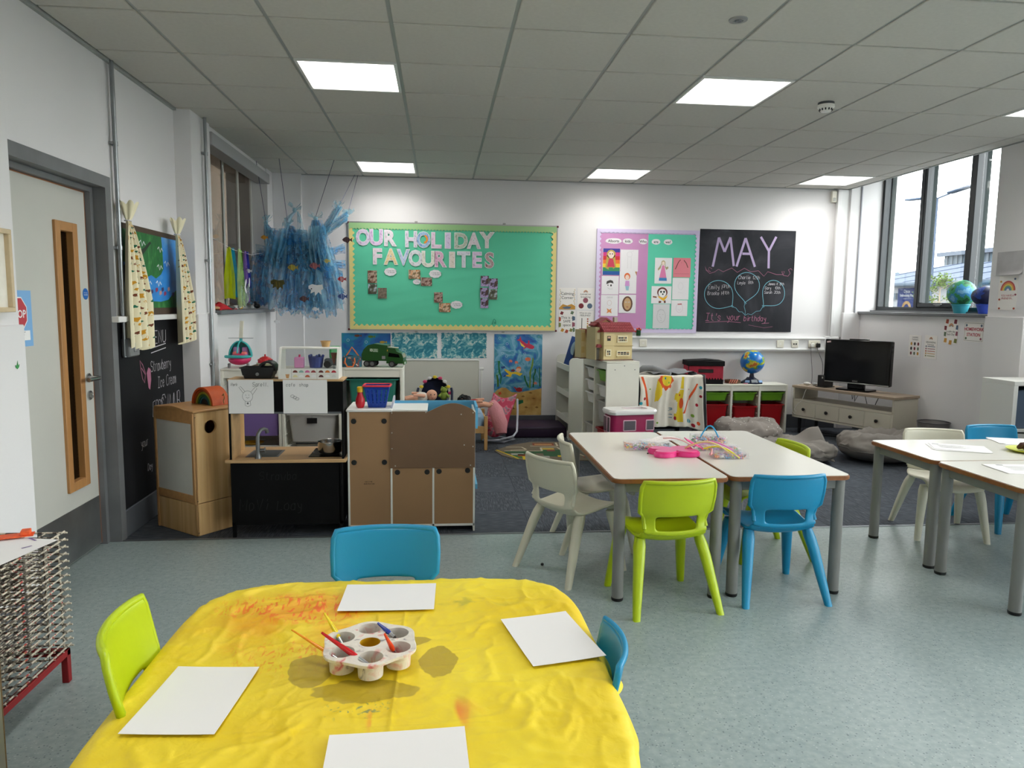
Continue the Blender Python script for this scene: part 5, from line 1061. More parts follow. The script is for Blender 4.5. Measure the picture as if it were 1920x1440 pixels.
# ---------------------------------------------------------------- four small posters
def poster(label, u0, u1, v0, v1, m=None, wall='B', x=None, name='poster', group=None, tilt=0):
    if wall == 'B': loc, rz = ((u0+u1)/2, yF, v0), 0
    elif wall == 'R': loc, rz = (x-.001, (u0+u1)/2, v0), -PI/2
    t = thing(name, label, 'poster', loc, rz, group); w_, h_ = abs(u1-u0), v1-v0
    B().box(-w_/2, w_/2, -.0012, 0, 0, h_).obj('sheet', m or mat('poster_white', (238, 234, 230), .6), t, 0); return t, w_, h_
ter = [mat('poster_terracotta', (176, 80, 56), .7), mat('poster_maroon', (120, 40, 50), .7), mat('poster_slate', (84, 104, 128), .7), mat('poster_ochre', (196, 144, 60), .7), mat('poster_olive', (130, 134, 72), .7), mat('poster_plum', (150, 84, 100), .7), mat('poster_sage', (96, 116, 92), .7)]
pg = 'small calming posters on the back wall'
t, w_, h_ = poster('small poster reading Calming Corner between the notice boards', 1.352, 1.540, 1.388, 1.634, group=pg)
text('Calming\nCorner', .046, t, (0, -.002, .165), ink); B().flat([(-.094, .02), (-.05, .06), (0, .045), (.05, .062), (.094, .04), (.094, 0), (-.094, 0)], -.0018).obj('ochre_hills', ter[3], t, 0); B().flat([(-.06, .02), (-.01, .035), (.05, .03), (.03, .008), (-.03, .006)], -.0021).obj('blue_pool', ter[2], t, 0)
for k in range(10): B().disc(-.085+.004*(k % 3), .05+.019*k, .004, .007, -.0018, 0, 8).disc(.085-.004*(k % 3), .06+.018*k, .004, .007, -.0018, 0, 8).obj('leaf_print', ter[3 if k % 2 else 4], t, 0)
t, w_, h_ = poster('small poster with three coloured circles about rainbow breathing', 1.562, 1.755, 1.388, 1.634, group=pg)
text('RAINBOW', .026, t, (0, -.002, .165), ink); text('breathing', .03, t, (0, -.002, .135), ink)
for u, v, m in ((0, .105, 5), (-.05, .042, 1), (.05, .042, 2)): B().disc(u, v, .030, None, -.0018).obj('circle_print', ter[m], t, 0)
for k in range(3): B().ribbon(arc(0, .195, .024-.007*k, 0, 180, 12), .005, -.0018).obj('rainbow_print', ter[(3, 0, 6)[k]], t, 0)
t, w_, h_ = poster('small poster reading This is a SAFE space', 1.352, 1.540, 1.126, 1.375, group=pg)
text('This is a\nSAFE\nspace', .042, t, (0, -.002, .155), ink)
for k, (u, v, a) in enumerate(((-.06, .22, 1), (.06, .225, 6), (-.082, .15, 0), (.082, .16, 2), (-.08, .085, 4), (.082, .09, 5), (-.05, .025, 3), (.05, .025, 4), (0, .012, 0), (.09, .03, 6))):
    B().flat([(u-.022, v-.012), (u+.008, v-.022), (u+.022, v+.010), (u-.008, v+.022)] if abs(u) < .07 else [(max(-.094, u-.02), v-.03), (min(.094, u+.012), v-.02), (min(.094, u+.012), v+.02), (max(-.094, u-.02), v+.028)], -.0018).obj('mosaic_print', ter[a], t, 0)
t, w_, h_ = poster('small poster with a thermometer asking how you are feeling', 1.562, 1.755, 1.126, 1.375, group=pg)
text('What are you', .024, t, (0, -.002, .215), ink); text('FEELING?', .03, t, (0, -.002, .185), ink)
B().box(-.042, -.034, -.002, -.0015, .04, .165).disc(-.038, .035, .013, None, -.0021).obj('thermometer_print', mat('thermo_dark', (50, 66, 56), .7), t, 0)
for k in range(5): B().disc(.03, .05+.026*k, .009, None, -.0018, 0, 12).obj('face_print', ter[(4, 3, 3, 0, 0)[k]], t, 0)
# ---------------------------------------------------------------- pink and green board
A = thing('notice_board', 'pink and green notice board reading Allsorts kids Who are we?', 'notice board', (1.772, yF, 1.128)); AW, AH = 1.203, 1.178
B().box(0, AW, -.010, 0, 0, AH).obj('backing', mat('lilac_backing_paper', (206, 192, 224), .7, n=(3, .04)), A, 0)
pkm = mat('dusty_pink_paper', (196, 140, 186), .7, n=(3, .04)); g2 = mat('sea_green_paper', (92, 204, 172), .7, n=(3, .04)); lil = mat('lilac_scallop', (210, 198, 228), .7)
def auv(cx_, cy_): return ((cx_-352)/783*AW, (858-cy_)/783*AH)
s_ = auv(742, 0)[0]
B().box(.03, s_, -.0125, -.010, .05, AH-.05).obj('pink_paper', pkm, A, 0); B().box(s_, AW-.03, -.0128, -.010, .045, AH-.05).obj('green_paper', g2, A, 0)
for qi, sd in enumerate('BLRT'): B().prism(scallop(0, AW, 0, AH, sd, .009, .05, .042), -.0162-.0005*qi, -.0145).obj('border_strip', lil, A, 0)
for wd_, cx_ in (('Allsorts', 478), ('kids', 585), ('Who', 702), ('are', 800), ('we?', 893)):
    u, v = auv(cx_, 165); hw = .0088*len(wd_)+.024
    o = B().prism([(u+hw*math.cos(2*PI*k/24)*(1+.03*math.sin(5*k)), v+.032*math.sin(2*PI*k/24)*(1+.04*math.sin(7*k))) for k in range(24)], -.0145, -.013).obj('word_bubble', lw, A, 0); text(wd_, .041, A, (u, -.0152, v-.014), ink, 'word', bold=.0006)
def pic(cx0, cx1, cy0, cy1, c=(232, 230, 232), n='drawing_sheet'):
    (u0, v1), (u1, v0) = auv(cx0, cy0), auv(cx1, cy1); o = B().box(-(u1-u0)/2, (u1-u0)/2, -.0016, 0, -(v1-v0)/2, (v1-v0)/2).obj(n, mat('sheet_%d_%d_%d' % c, c, .7), A, 0, ((u0+u1)/2, -.0135, (v0+v1)/2)); return o, (u1-u0)/2, (v1-v0)/2
D_ = -.0022
def col(c): return mat('felt_%d_%d_%d' % c, c, .75)
def blob(o, poly, c, d=D_, n='colouring'): B().flat(poly, d).obj(n, col(c), o, 0)
def ell(u, v, a, c, n=18): return [(u+a*math.cos(2*PI*k/n), v+c*math.sin(2*PI*k/n)) for k in range(n)]
o, a, c = pic(398, 532, 222, 420, (238, 236, 236))
for k, cc in enumerate(((60, 60, 150), (206, 60, 130), (206, 50, 60), (230, 120, 50), (236, 200, 60), (60, 140, 90), (40, 90, 160))): z1 = c-2*c*k/7; blob(o, [(-a+.004, z1-2*c/7), (a-.004, z1-2*c/7), (a-.004, z1), (-a+.004, z1)], cc, D_, 'rainbow_stripe')
blob(o, ell(-.005, .085, .052, .05), (196, 170, 90), -.0025); blob(o, [(-.055, .08), (-.07, -.07), (-.03, -.09), (-.025, .05)], (190, 160, 80), -.0025); blob(o, [(.04, .08), (.055, -.06), (.02, -.08), (.012, .05)], (190, 160, 80), -.0025); blob(o, ell(-.005, .078, .034, .04), (236, 214, 200), -.0028); blob(o, ell(-.018, .088, .006, .008), (30, 40, 60), -.0031); blob(o, ell(.010, .088, .006, .008), (30, 40, 60), -.0031); blob(o, [(-.03, .03), (.02, .03), (.04, -.06), (-.05, -.06)], (200, 60, 90), -.0026)
def faint(o, paths, c=(150, 150, 152), wd=.0022):
    b = B()
    for p in paths: b.ribbon(p, wd, D_)
    b.obj('pencil_line', col(c), o, 0)
o, a, c = pic(535, 668, 228, 392); faint(o, [ell(.0, .07, .03, .03)+[(.03, .07)], [(-.02, .04), (-.02, -.09)], [(.02, .04), (.02, -.09)], [(.02, .1), (.05, .11)]], (196, 196, 198))
o, a, c = pic(395, 525, 428, 568); blob(o, [(-.045, .01), (-.04, .045), (0, .06), (.03, .05), (.04, .02), (.0, .03)], (70, 66, 66)); blob(o, ell(-.025, .0, .006, .008), (50, 46, 46)); blob(o, ell(.01, -.002, .009, .012), (50, 46, 46)); faint(o, [[(-.03, -.03), (.0, -.045), (.03, -.04)]])
o, a, c = pic(530, 660, 392, 560); blob(o, ell(-.01, .07, .035, .04), (222, 110, 60)); blob(o, ell(-.01, .06, .023, .028), (238, 214, 198), -.0025); blob(o, [(-.03, .02), (.015, .02), (.02, -.04), (-.035, -.04)], (206, 150, 206)); blob(o, [(-.03, -.04), (.015, -.04), (.01, -.09), (-.02, -.09)], (150, 190, 206)); blob(o, [(a-.02, c), (a, c), (a, c-.05)], (170, 120, 60))
o, a, c = pic(393, 523, 572, 732); faint(o, [ell(0, .03, .025, .03)+[(.025, .03)]], (206, 160, 140)); blob(o, [(-.03, -.03), (-.02, -.06), (-.03, -.09), (0, -.075), (.03, -.09), (.018, -.055), (.03, -.03), (.0, -.05)], (222, 140, 80)); b = B(); write(b, 'cocos', -.03, .085, .022, .0025, D_); b.obj('writing', col((180, 180, 182)), o, 0)
o, a, c = pic(530, 660, 568, 708); blob(o, ell(0, .0, .062, .088), (104, 72, 56)); blob(o, ell(0, .0, .043, .07), (196, 160, 116), -.0025); blob(o, ell(-.018, .02, .010, .006), (236, 232, 226), -.0028); blob(o, ell(.018, .02, .010, .006), (236, 232, 226), -.0028); blob(o, ell(-.018, .02, .004, .005), (40, 30, 30), -.0031); blob(o, ell(.018, .02, .004, .005), (40, 30, 30), -.0031); blob(o, ell(0, -.035, .014, .005), (170, 90, 80), -.0028); faint(o, [[(-.004, .02), (-.007, -.01), (.006, -.012)]], (130, 96, 70))
o, a, c = pic(798, 928, 285, 480); blob(o, ell(-.002, .09, .024, .028), (196, 176, 130)); blob(o, ell(-.002, .085, .016, .02), (240, 222, 210), -.0025); blob(o, [(-.014, .06), (.012, .06), (.04, -.08), (-.045, -.08)], (224, 130, 176)); blob(o, [(-.046, -.08), (.042, -.08), (.046, -.115), (-.05, -.115)], (60, 130, 190)); blob(o, [(-.02, .09), (-.03, .03), (-.06, .0), (-.065, .02), (-.035, .06)], (170, 160, 120)); blob(o, [(.02, .09), (.03, .04), (.055, .05), (.06, .03), (.035, .01), (.02, .04)], (170, 160, 120))
o, a, c = pic(940, 1073, 283, 430, (224, 130, 142)); faint(o, [[(-.02, .09), (-.045, .06), (-.07, .0), (-.08, -.02)], [(.02, .085), (.05, .05), (.07, .0)]], (110, 70, 60), .009); faint(o, [[(-.09, -.07), (.09, -.07)], [(-.01, .06), (-.008, .05)]], (150, 80, 90))
o, a, c = pic(778, 932, 500, 632); blob(o, ell(.01, .03, .062, .058), (110, 56, 50)); blob(o, ell(.01, .02, .046, .048), (240, 238, 236), -.0025); blob(o, ell(-.006, .035, .011, .013), (20, 50, 44), -.0028); blob(o, ell(.03, .035, .011, .013), (20, 50, 44), -.0028); blob(o, ell(.016, .008, .009, .010), (20, 50, 44), -.0028); blob(o, [(-.05, -.015), (-.03, -.03), (.0, -.055), (.03, -.07), (.065, -.03), (.075, .0), (.05, -.02), (.02, -.035), (-.02, -.02)], (236, 180, 40), -.0027); blob(o, [(-.055, -.02), (-.1, -.015), (-.1, -.03), (-.055, -.035)], (130, 76, 50)); blob(o, [(-.0, -.07), (-.03, -.07), (-.03, -.095), (.0, -.09)], (110, 56, 40)); blob(o, [(.03, -.07), (.05, -.06), (.055, -.09), (.035, -.095)], (110, 56, 40))
o, a, c = pic(938, 1065, 435, 600); faint(o, [ell(0, .03, .03, .04)+[(.03, .03)], [(-.03, -.04), (.03, -.05)]], (206, 206, 208))
o, a, c = pic(795, 922, 636, 823, (214, 214, 216)); faint(o, [ell(0, -.0, .05, .075)+[(.05, 0)], [(-.05, .05), (-.02, .08), (.03, .07)], [(-.02, .0), (0, -.02), (.0, -.035)], [(-.015, -.05), (.012, -.05)], [(-.025, .02), (-.01, .02)], [(.012, .02), (.028, .02)]], (170, 170, 172), .003)
o, a, c = pic(935, 1060, 605, 727); faint(o, [ell(0, .0, .04, .05)+[(.04, 0)], [(-.02, -.01), (0, -.03), (.018, -.005)]], (196, 170, 190)); blob(o, [(-.025, .05), (.025, .055), (.03, .04), (-.02, .038)], (196, 110, 110))
# ---------------------------------------------------------------- chalkboard with MAY
b = B().box(-.577, .577, -.012, 0, 0, 1.180, .003)
C = thing('birthday_chalkboard', 'black chalkboard with MAY and birthday balloons in chalk', 'chalkboard', (3.558, yF, 1.148)); b.obj('board', ramp_mat('dusty_blackboard', [(.25, (30, 31, 35)), (.5, (48, 49, 54)), (.62, (62, 62, 68)), (.78, (92, 90, 98))], 2.4, 6, .75, (1, 1, .7), dist=1.0), C, 0)
def cuv(cx_, cy_):
    k = (cy_-75)/1315; l, r = 98-63*k, 1318-68*k; return (-.577+1.154*(cx_-l)/(r-l), (1390-cy_)/1315*1.18)
cd = -.0132; b = B()
for seg in (((248, 552), (330, 180), (400, 360), (475, 175), (515, 540)), ((550, 545), (668, 180), (785, 545)), ((625, 380), (720, 380)), ((862, 160), (965, 340), (1060, 155)), ((965, 335), (960, 562))): 
    for p, q in zip(seg, seg[1:]): b.ribbon([cuv(*p), cuv(*q)], .027, cd-.0001*rnd.random())
b.obj('chalk_letters', chalk_l, C, 0)
b = B(); w1 = [(240, 580), (205, 560), (190, 590), (225, 620), (170, 600), (150, 550), (165, 600), (210, 640), (270, 620), (320, 585), (380, 615), (490, 565), (560, 620), (650, 565), (730, 610), (830, 595), (900, 665), (950, 605), (1060, 640), (1150, 640), (1165, 600), (1130, 600), (1150, 650), (1210, 660), (1240, 620), (1215, 575), (1250, 560), (1265, 580)]
b.ribbon([cuv(*p) for p in w1], .004, cd); b.ribbon([cuv(150, 1270), cuv(430, 1255), cuv(600, 1270)], .005, cd).ribbon([cuv(870, 1280), cuv(965, 1272)], .005, cd).ribbon([cuv(700, 1300), cuv(900, 1335), cuv(1010, 1320)], .003, cd)
rg = random.Random(4)
for s_, x, y, h in (("It's", 150, 1245, .085), ('your', 420, 1240, .075), ('birthday', 640, 1248, .062)): p = cuv(x, y); write(b, s_, p[0], p[1], h, .006, cd, 0, .08, .15, .95, rg)
b.obj('pink_chalk_writing', chalk_p, C, 0)
b = B()
def balloon(cx_, cy_, rx, ry, tx, ty):
    P = []
    for k in range(36):
        a = 2*PI*k/36; x = cx_+rx*math.cos(a); y = cy_+ry*math.sin(a); d = math.hypot(x-tx, y-ty); ang = math.atan2(ty-cy_, tx-cx_); f = max(0, math.cos(a-ang))**6; P.append(cuv(x+(tx-x)*f, y+(ty-y)*f))
    b.ribbon(P, .0055, cd, 0, True); b.ribbon([cuv(tx-14, ty-10), cuv(tx+14, ty+8), cuv(tx+8, ty+16), cuv(tx-10, ty+10)], .004, cd, 0, True)
balloon(322, 910, 182, 182, 495, 1055); balloon(683, 785, 160, 165, 660, 1010); balloon(1025, 880, 143, 165, 890, 1050)
for P in (((500, 1065), (540, 1080), (580, 1130), (620, 1130), (655, 1170)), ((655, 1020), (645, 1060), (660, 1120), (657, 1170)), ((885, 1060), (850, 1115), (800, 1120), (740, 1165), (690, 1155), (657, 1175))): b.ribbon([cuv(*p) for p in P], .004, cd)
b.obj('balloon_outline', chalk_b, C, 0)
b = B()
for s_, x, y, h in (('Emily P', 188, 840, .05), ('7th', 385, 825, .04), ('Brooke H', 178, 915, .042), ('11th', 370, 905, .04), ('Charlie 12th', 575, 705, .04), ('Layla', 560, 772, .034), ('8th', 700, 765, .034), ('James K 8th', 950, 778, .03), ('Gary', 912, 835, .034), ('10th', 1040, 830, .03), ('Sarah', 905, 890, .034), ('20th', 1030, 888, .032)): p = cuv(x, y); write(b, s_, p[0], p[1], h, .0035, cd, 0, .1, .18, .9, rg)
b.obj('white_chalk_names', chalk_w, C, 0)
# ---------------------------------------------------------------- children's paintings low on the wall
tealp = ramp_mat('sponged_teal', [(.28, (26, 108, 128)), (.46, (40, 128, 146)), (.56, (120, 176, 180)), (.64, (206, 214, 206)), (.72, (60, 140, 156))], 16, 6, .6, dist=1.5)
deep = ramp_mat('deep_sea_paint', [(.28, (22, 60, 130)), (.42, (28, 96, 160)), (.52, (30, 130, 150)), (.62, (40, 120, 190)), (.76, (70, 160, 150))], 5, 6, .5, dist=1)
def painting(label, x0, x1, z0, z1, m, edge_j=.0):
    t = thing('painting', label, 'painting', ((x0+x1)/2, yF, z0), 0, 'sea paintings on the back wall'); a, h = (x1-x0)/2, z1-z0
    P = []; rr = random.Random(int(x0*100)); n = 26
    for (p, q) in (((-a, 0), (a, 0)), ((a, 0), (a, h)), ((a, h), (-a, h)), ((-a, h), (-a, 0))):
        for k in range(n): f = k/n; P.append((p[0]+(q[0]-p[0])*f+rr.uniform(-edge_j, edge_j), p[1]+(q[1]-p[1])*f+rr.uniform(-edge_j, edge_j)))
    B().box(-a, a, -.001, 0, 0, h).obj('paper', mat('painted_paper_white', (206, 208, 204), .7), t, 0); B().prism(P, -.0018, -.001).obj('paint_layer', m, t, 0); return t, a, h
t, a, h = painting('blue sea painting with fish half hidden behind the truck', -1.10, -.557, .80, 1.10, deep)
for k, (u, v) in enumerate(((-.10, .27), (.05, .26), (.18, .2))): B().disc(u, v, .03, .014, -.0022).flat([(u+.026, v), (u+.05, v+.014), (u+.05, v-.014)], -.0022).obj('painted_fish', mat('fish_paint_%d' % k, [(110, 60, 40), (90, 120, 40), (170, 140, 40)][k], .7), t, 0)
for u, v in ((.0, .2), (-.2, .22), (.12, .12)): B().ribbon(ell(u, v, .014, .014), .003, -.0022, 0, True).obj('painted_bubble', mat('bubble_white', (190, 214, 226), .7), t, 0)
painting('teal and white sponged painting, left of the pair', -.545, -.036, .82, 1.105, tealp, .006); painting('teal and white sponged painting, right of the pair', .012, .522, .825, 1.108, tealp, .006)
t, a, h = painting('tall underwater painting with a diver, whale and sandy bottom', .613, 1.166, .153, 1.10, ramp_mat('watery_sea_paint', [(.28, (30, 70, 150)), (.40, (50, 110, 180)), (.48, (70, 150, 180)), (.56, (130, 180, 206)), (.64, (60, 140, 170)), (.75, (120, 180, 150))], 6, 5, .5, dist=1.2))
def puv(cx_, cy_): return ((cx_-535)/670*.553, (1355-cy_)/1150*.947)
def pp(pts): return [puv(*p) for p in pts]
sand = ramp_mat('sand_paint', [(.3, (176, 130, 60)), (.55, (206, 168, 96)), (.75, (220, 188, 120))], 8, 5, .6)
def pf_(pts, c, d=-.0022, n='painted_shape'): B().flat(pp(pts), d).obj(n, mat('gouache_%d_%d_%d' % c, c, .65, n=(40, .12)), t, 0)
B().flat(pp([(202, 1353), (202, 1030), (250, 980), (310, 950), (370, 955), (410, 990), (450, 1015), (560, 1020), (650, 1000), (760, 985), (868, 960), (868, 1353)]), -.0021).obj('painted_sand', sand, t, 0)
pf_([(510, 290), (548, 270), (560, 230), (580, 290), (650, 340), (668, 330), (672, 285), (690, 300), (690, 335), (750, 365), (760, 390), (735, 412), (690, 405), (650, 390), (615, 410), (600, 405), (630, 380), (575, 330), (555, 300)], (196, 50, 84), n='painted_whale'); pf_([(552, 305), (575, 330), (632, 380), (612, 385), (575, 365)], (236, 206, 80), -.0024)
for pts, c in (([(250, 575), (285, 580), (275, 650), (290, 740), (310, 800), (295, 900), (280, 890), (292, 800), (262, 740), (255, 650)], (40, 120, 70)), ([(735, 530), (752, 540), (745, 640), (720, 720), (715, 830), (712, 960), (690, 955), (700, 820), (690, 740), (718, 650)], (120, 150, 50)), ([(765, 680), (788, 690), (785, 740), (762, 790), (765, 880), (758, 950), (740, 940), (748, 860), (742, 800), (765, 740)], (30, 100, 50)), ([(828, 660), (840, 670), (846, 800), (855, 940), (835, 935), (832, 800)], (40, 110, 70)), ([(612, 785), (635, 780), (650, 850), (690, 930), (680, 960), (650, 900), (625, 840)], (30, 110, 60)), ([(228, 770), (252, 775), (270, 860), (265, 940), (245, 940), (240, 850)], (70, 120, 40))): pf_(pts, c, -.0023, 'painted_seaweed')
pf_([(345, 685), (375, 700), (440, 735), (520, 730), (600, 755), (560, 790), (500, 760), (450, 760), (435, 805), (365, 790), (370, 775), (410, 770), (350, 715)], (236, 200, 50), -.0024, 'painted_diver'); pf_([(292, 660), (350, 650), (355, 675), (310, 690)], (40, 70, 140), -.0024); pf_([(330, 790), (360, 770), (362, 795), (330, 805)], (40, 70, 140), -.0024); pf_([(435, 700), (470, 690), (495, 705), (480, 730), (440, 725)], (120, 50, 70), -.0026); pf_(ell_ := [(540+36*math.cos(2*PI*k/14), 705+28*math.sin(2*PI*k/14)) for k in range(14)], (236, 190, 160), -.0026); pf_([(505, 690), (520, 660), (560, 655), (585, 690), (540, 680)], (222, 120, 70), -.0028)
pf_([(670+40*math.cos(2*PI*k/14), 553+28*math.sin(2*PI*k/14)) for k in range(14)], (226, 120, 84), -.0024, 'painted_puffer')
for x, y in ((430, 580), (510, 598), (780, 890)): pf_([(x-25, y), (x-15, y-18), (x+12, y-18), (x+25, y), (x+15, y+25), (x, y+5), (x-12, y+28)], (222, 130, 110), -.0024, 'painted_jellyfish')
pf_([(500, 985), (520, 955), (560, 948), (590, 965), (600, 1000), (570, 1012), (530, 1010)], (176, 30, 40), -.0025, 'painted_crab'); pf_([(470, 940), (500, 945), (520, 970), (505, 975)], (176, 30, 40), -.0025); pf_([(620, 935), (600, 950), (578, 970), (590, 975)], (176, 30, 40), -.0025)
for x, y, r in ((283, 1032, 34), (352, 1125, 28)): pf_([(x+(r if k % 2 == 0 else r*.42)*math.cos(PI*k/5+.3), y+(r if k % 2 == 0 else r*.42)*math.sin(PI*k/5+.3)) for k in range(10)], (222, 84, 40), -.0024, 'painted_starfish')
pf_([(520, 1145), (550, 1130), (610, 1125), (615, 1165), (540, 1195), (522, 1180)], (24, 104, 64), -.0024)
for x, y in ((465, 1140), (610, 1075), (475, 1245), (655, 1230), (760, 1105), (805, 1230), (335, 1215), (715, 1025)): pf_([(x-28, y), (x, y-14), (x+28, y+4), (x, y+13)], (140, 100, 44), -.0024, 'painted_shell')
for x, y in ((275, 262), (378, 338), (335, 392), (315, 470), (370, 512), (488, 250), (625, 480)): B().ribbon([puv(x+16*math.cos(2*PI*k/14), y+16*math.sin(2*PI*k/14)) for k in range(14)], .003, -.0024, 0, True).obj('painted_bubble', mat('bubble_white'), t, 0)
# ---------------------------------------------------------------- radiator, toys in the role-play corner
t = thing('radiator', 'flat cream radiator panel on the back wall behind the dolls', 'radiator', (.013, YB-.02, .12))
B().box(-.42, .42, -.075, -.02, 0, .68, .006).obj('panel', mat('radiator_cream', (206, 204, 192), .4, n=(2, .02)), t); B().box(-.423, .423, -.078, 0, .68, .692, .002).box(.42, .428, -.078, 0, 0, .68, .001).box(-.428, -.42, -.078, 0, 0, .68, .001).obj('casing_edge', mat('radiator_white', (226, 226, 222), .4), t)
B().cyl((.428, -.05, .59), (.475, -.05, .59), .018, n=14).obj('valve', mat('valve_white', (230, 230, 228), .4), t); B().cyl((.45, -.05, .58), (.45, -.05, -.12), .008, n=10).obj('pipe', mat('radiator_white'), t)
pine = mat('pine_wood', (196, 152, 96), .5, n=(18, .12, (1, 1, .2)))
t = thing('doll_bed', 'small wooden dolls bed behind the toy cooker unit', 'dolls bed', (.03, 7.33, 0))
for x in (-.42, .40):
    for y in (-.27, .25): B().box(x, x+.035, y, y+.03, 0, .34, .004).obj('post', pine, t)
for y in (-.26, .25): B().box(-.39, .41, y, y+.018, .17, .24, .002).obj('rail', pine, t)
for x in (-.415, .41): B().box(x, x+.018, -.24, .25, .20, .30, .002).obj('end_board', pine, t)
B().box(-.38, .40, -.24, .25, .18, .36, .03).obj('mattress', mat('doll_mattress', (150, 180, 206), .8), t)
t = thing('doll_car_seat', 'navy dolls car seat with spotted hood on the dolls bed', 'doll seat', (-.055, 7.28, .362)); navy = mat('navy_shell', (28, 36, 64), .45)
def cs(u, v): a = PI*u; r = .155; return Vector((r*math.cos(a)*(.85+.15*v), -.08+.20*v, .16+.185*math.sin(a)*(.55+.45*(1-v))-.16*0))
B().grid(lambda u, v: Vector((.15*math.cos(PI*(1+u))*(.8+.2*v), -.13+.26*v, .155+.15*math.sin(PI*(1+u)))), 24, 8).obj('tub', navy, t, 180, fix=False)
B().grid(lambda u, v: Vector((.15*math.cos(PI*u), .0+.14*v, .15+(.19-.05*v)*math.sin(PI*u))), 24, 8).obj('hood', navy, t, 180, fix=False)
b = B().grid(lambda u, v: Vector((.14*math.cos(PI*(u*2)), .135, .15+.16*math.sin(PI*2*u)*v+0)), 24, 4); b.obj('back_lining', mat('navy_lining', (36, 46, 78), .8), t, 180, fix=False)
for k in range(9):
    a = PI*(k+.5)/9; B().ball((.155*math.cos(a), .0, .15+.195*math.sin(a)), .022, .008, .016, 10, 6).obj('hood_spot', mat('spot_%d' % (k % 3), [(206, 60, 110), (222, 196, 50), (214, 214, 214)][k % 3], .7), t)
for s in (-1, 1): B().tube([(s*.158, -.10, .06), (s*.170, -.06, .12), (s*.172, 0, .20), (s*.165, .02, .23)], .013, 8).obj('carry_handle', navy, t)
skin = mat('doll_skin', (226, 168, 140), .5)
def doll(label, loc, rz, hair, cloth, lie=True):
    t = thing('doll', label, 'doll', loc, rz)
    bd = B().ball((0, 0, 0), .055, .05, .055, 20, 14); bd.ball((.0, -.047, -.008), .008, .008, .007, 8, 6); bd.ball((-.10, .02, -.02), .065, .045, .045, 16, 10); bd.tube([(-.05, 0, -.01), (-.02, 0, 0)], .02, 8)
    for s in (-1, 1): bd.tube([(-.08, s*.035-.01, 0), (-.12, s*.07-.01, .01), (-.17, s*.085-.01, .015), (-.19, s*.085-.01, .015)], [.018, .016, .013, .012], 8); bd.tube([(-.15, s*.02, -.03), (-.20, s*.04, -.02), (-.26, s*.05, -.03), (-.28, s*.05, -.01)], [.024, .021, .017, .014], 8)
    bd.obj('body', skin, t, 60)
    for s in (-1, 1): B().ball((.012*1+.0, -.046, .012), .001, .001, .001, 6, 4) if False else None
    for s in (-.018, .018): B().ball((s+.004, -.0475, .010), .006, .003, .006, 8, 6).obj('eye', ink, t)
    B().ball((.0, -.046, -.024), .010, .004, .004, 8, 6).obj('mouth', mat('doll_lips', (190, 80, 84), .5), t)
    if hair:
        h = B(); rr = random.Random(8)
        for k in range(46):
            a = rr.uniform(0, 2*PI); z_ = rr.uniform(-.2, 1); c_ = Vector((math.cos(a)*math.sqrt(max(0, 1-z_*z_))*.058, abs(math.sin(a))*math.sqrt(max(0, 1-z_*z_))*.058-.004, z_*.060)); h.ball(c_, rr.uniform(.014, .022), None, None, 7, 5)
        h.obj('hair', hair, t, 60)
    B().ball((-.10, .01, -.018), .070, .052, .050, 16, 10).obj('clothes', cloth, t); return t
doll('bald baby doll lying in the navy car seat', (-.085, 7.19, .535), R(8), None, mat('doll_white_cotton', (222, 214, 204), .85))
doll('doll with black curly hair lying on the dolls bed', (.235, 7.14, .475), R(172), mat('black_doll_hair', (16, 14, 16), .7), mat('doll_red_dress', (150, 40, 40), .8))
t = thing('frog_plush', 'green frog soft toy sitting in the navy car seat', 'soft toy', (.035, 7.20, .50)); fg = mat('frog_green', (130, 150, 60), .85); B().ball((0, 0, .03), .042, .036, .045, 16, 10).ball((0, -.006, .088), .034, .03, .028, 16, 10).ball((-.016, -.012, .112), .011).ball((.016, -.012, .112), .011).tube([(.03, -.02, .04), (.05, -.04, .02)], .012, 8).tube([(-.03, -.02, .04), (-.05, -.04, .03)], .012, 8).obj('body', fg, t, 60)
for s in (-.016, .016): B().ball((s, -.022, .114), .004, .003, .004, 8, 6).obj('eye', ink, t)
t = thing('doll_bouncer', 'pink patterned dolls bouncer seat with a white frame', 'doll seat', (.60, 7.52, 0), R(-20)); pnk = ramp_mat('pink_camo_print', [(.38, (196, 70, 100)), (.5, (216, 120, 140)), (.56, (150, 130, 140)), (.64, (186, 60, 90))], 14, 2, .8, const=True)
def bo(u, v): a = PI*(u-.5); return Vector((-.12+.26*(u)-.0+.06*v-.05, .20*v-.04*math.cos(a)+.02, .10+.42*v+.03*math.sin(v*5)-.05*math.cos(a)))
B().grid(bo, 16, 16).obj('seat_fabric', pnk, t, 180, fix=False); t.children[0].modifiers.new('thickness', 'SOLIDIFY').thickness = .02
B().tube([(.17, .16, .44), (.19, .10, .30), (.21, .0, .12), (.19, -.08, .08), (.05, -.12, .04), (-.10, -.10, .02)], .011, 8).obj('frame_tube', mat('pale_grey_tube', (186, 190, 206), .35), t); B().tube([(-.14, -.06, .02), (.1, -.1, .02), (.16, .1, .02), (-.1, .16, .02)], .010, 8, loop=True).obj('base_tube', mat('pale_grey_tube'), t)
B().tube([(-.08, .05, .40), (-.02, .0, .33), (.04, -.05, .20), (.06, -.08, .10)], [.05, .075, .08, .06], 14).obj('pink_blanket', mat('pink_fleece', (206, 138, 146), .9, b=(60, .5)), t)
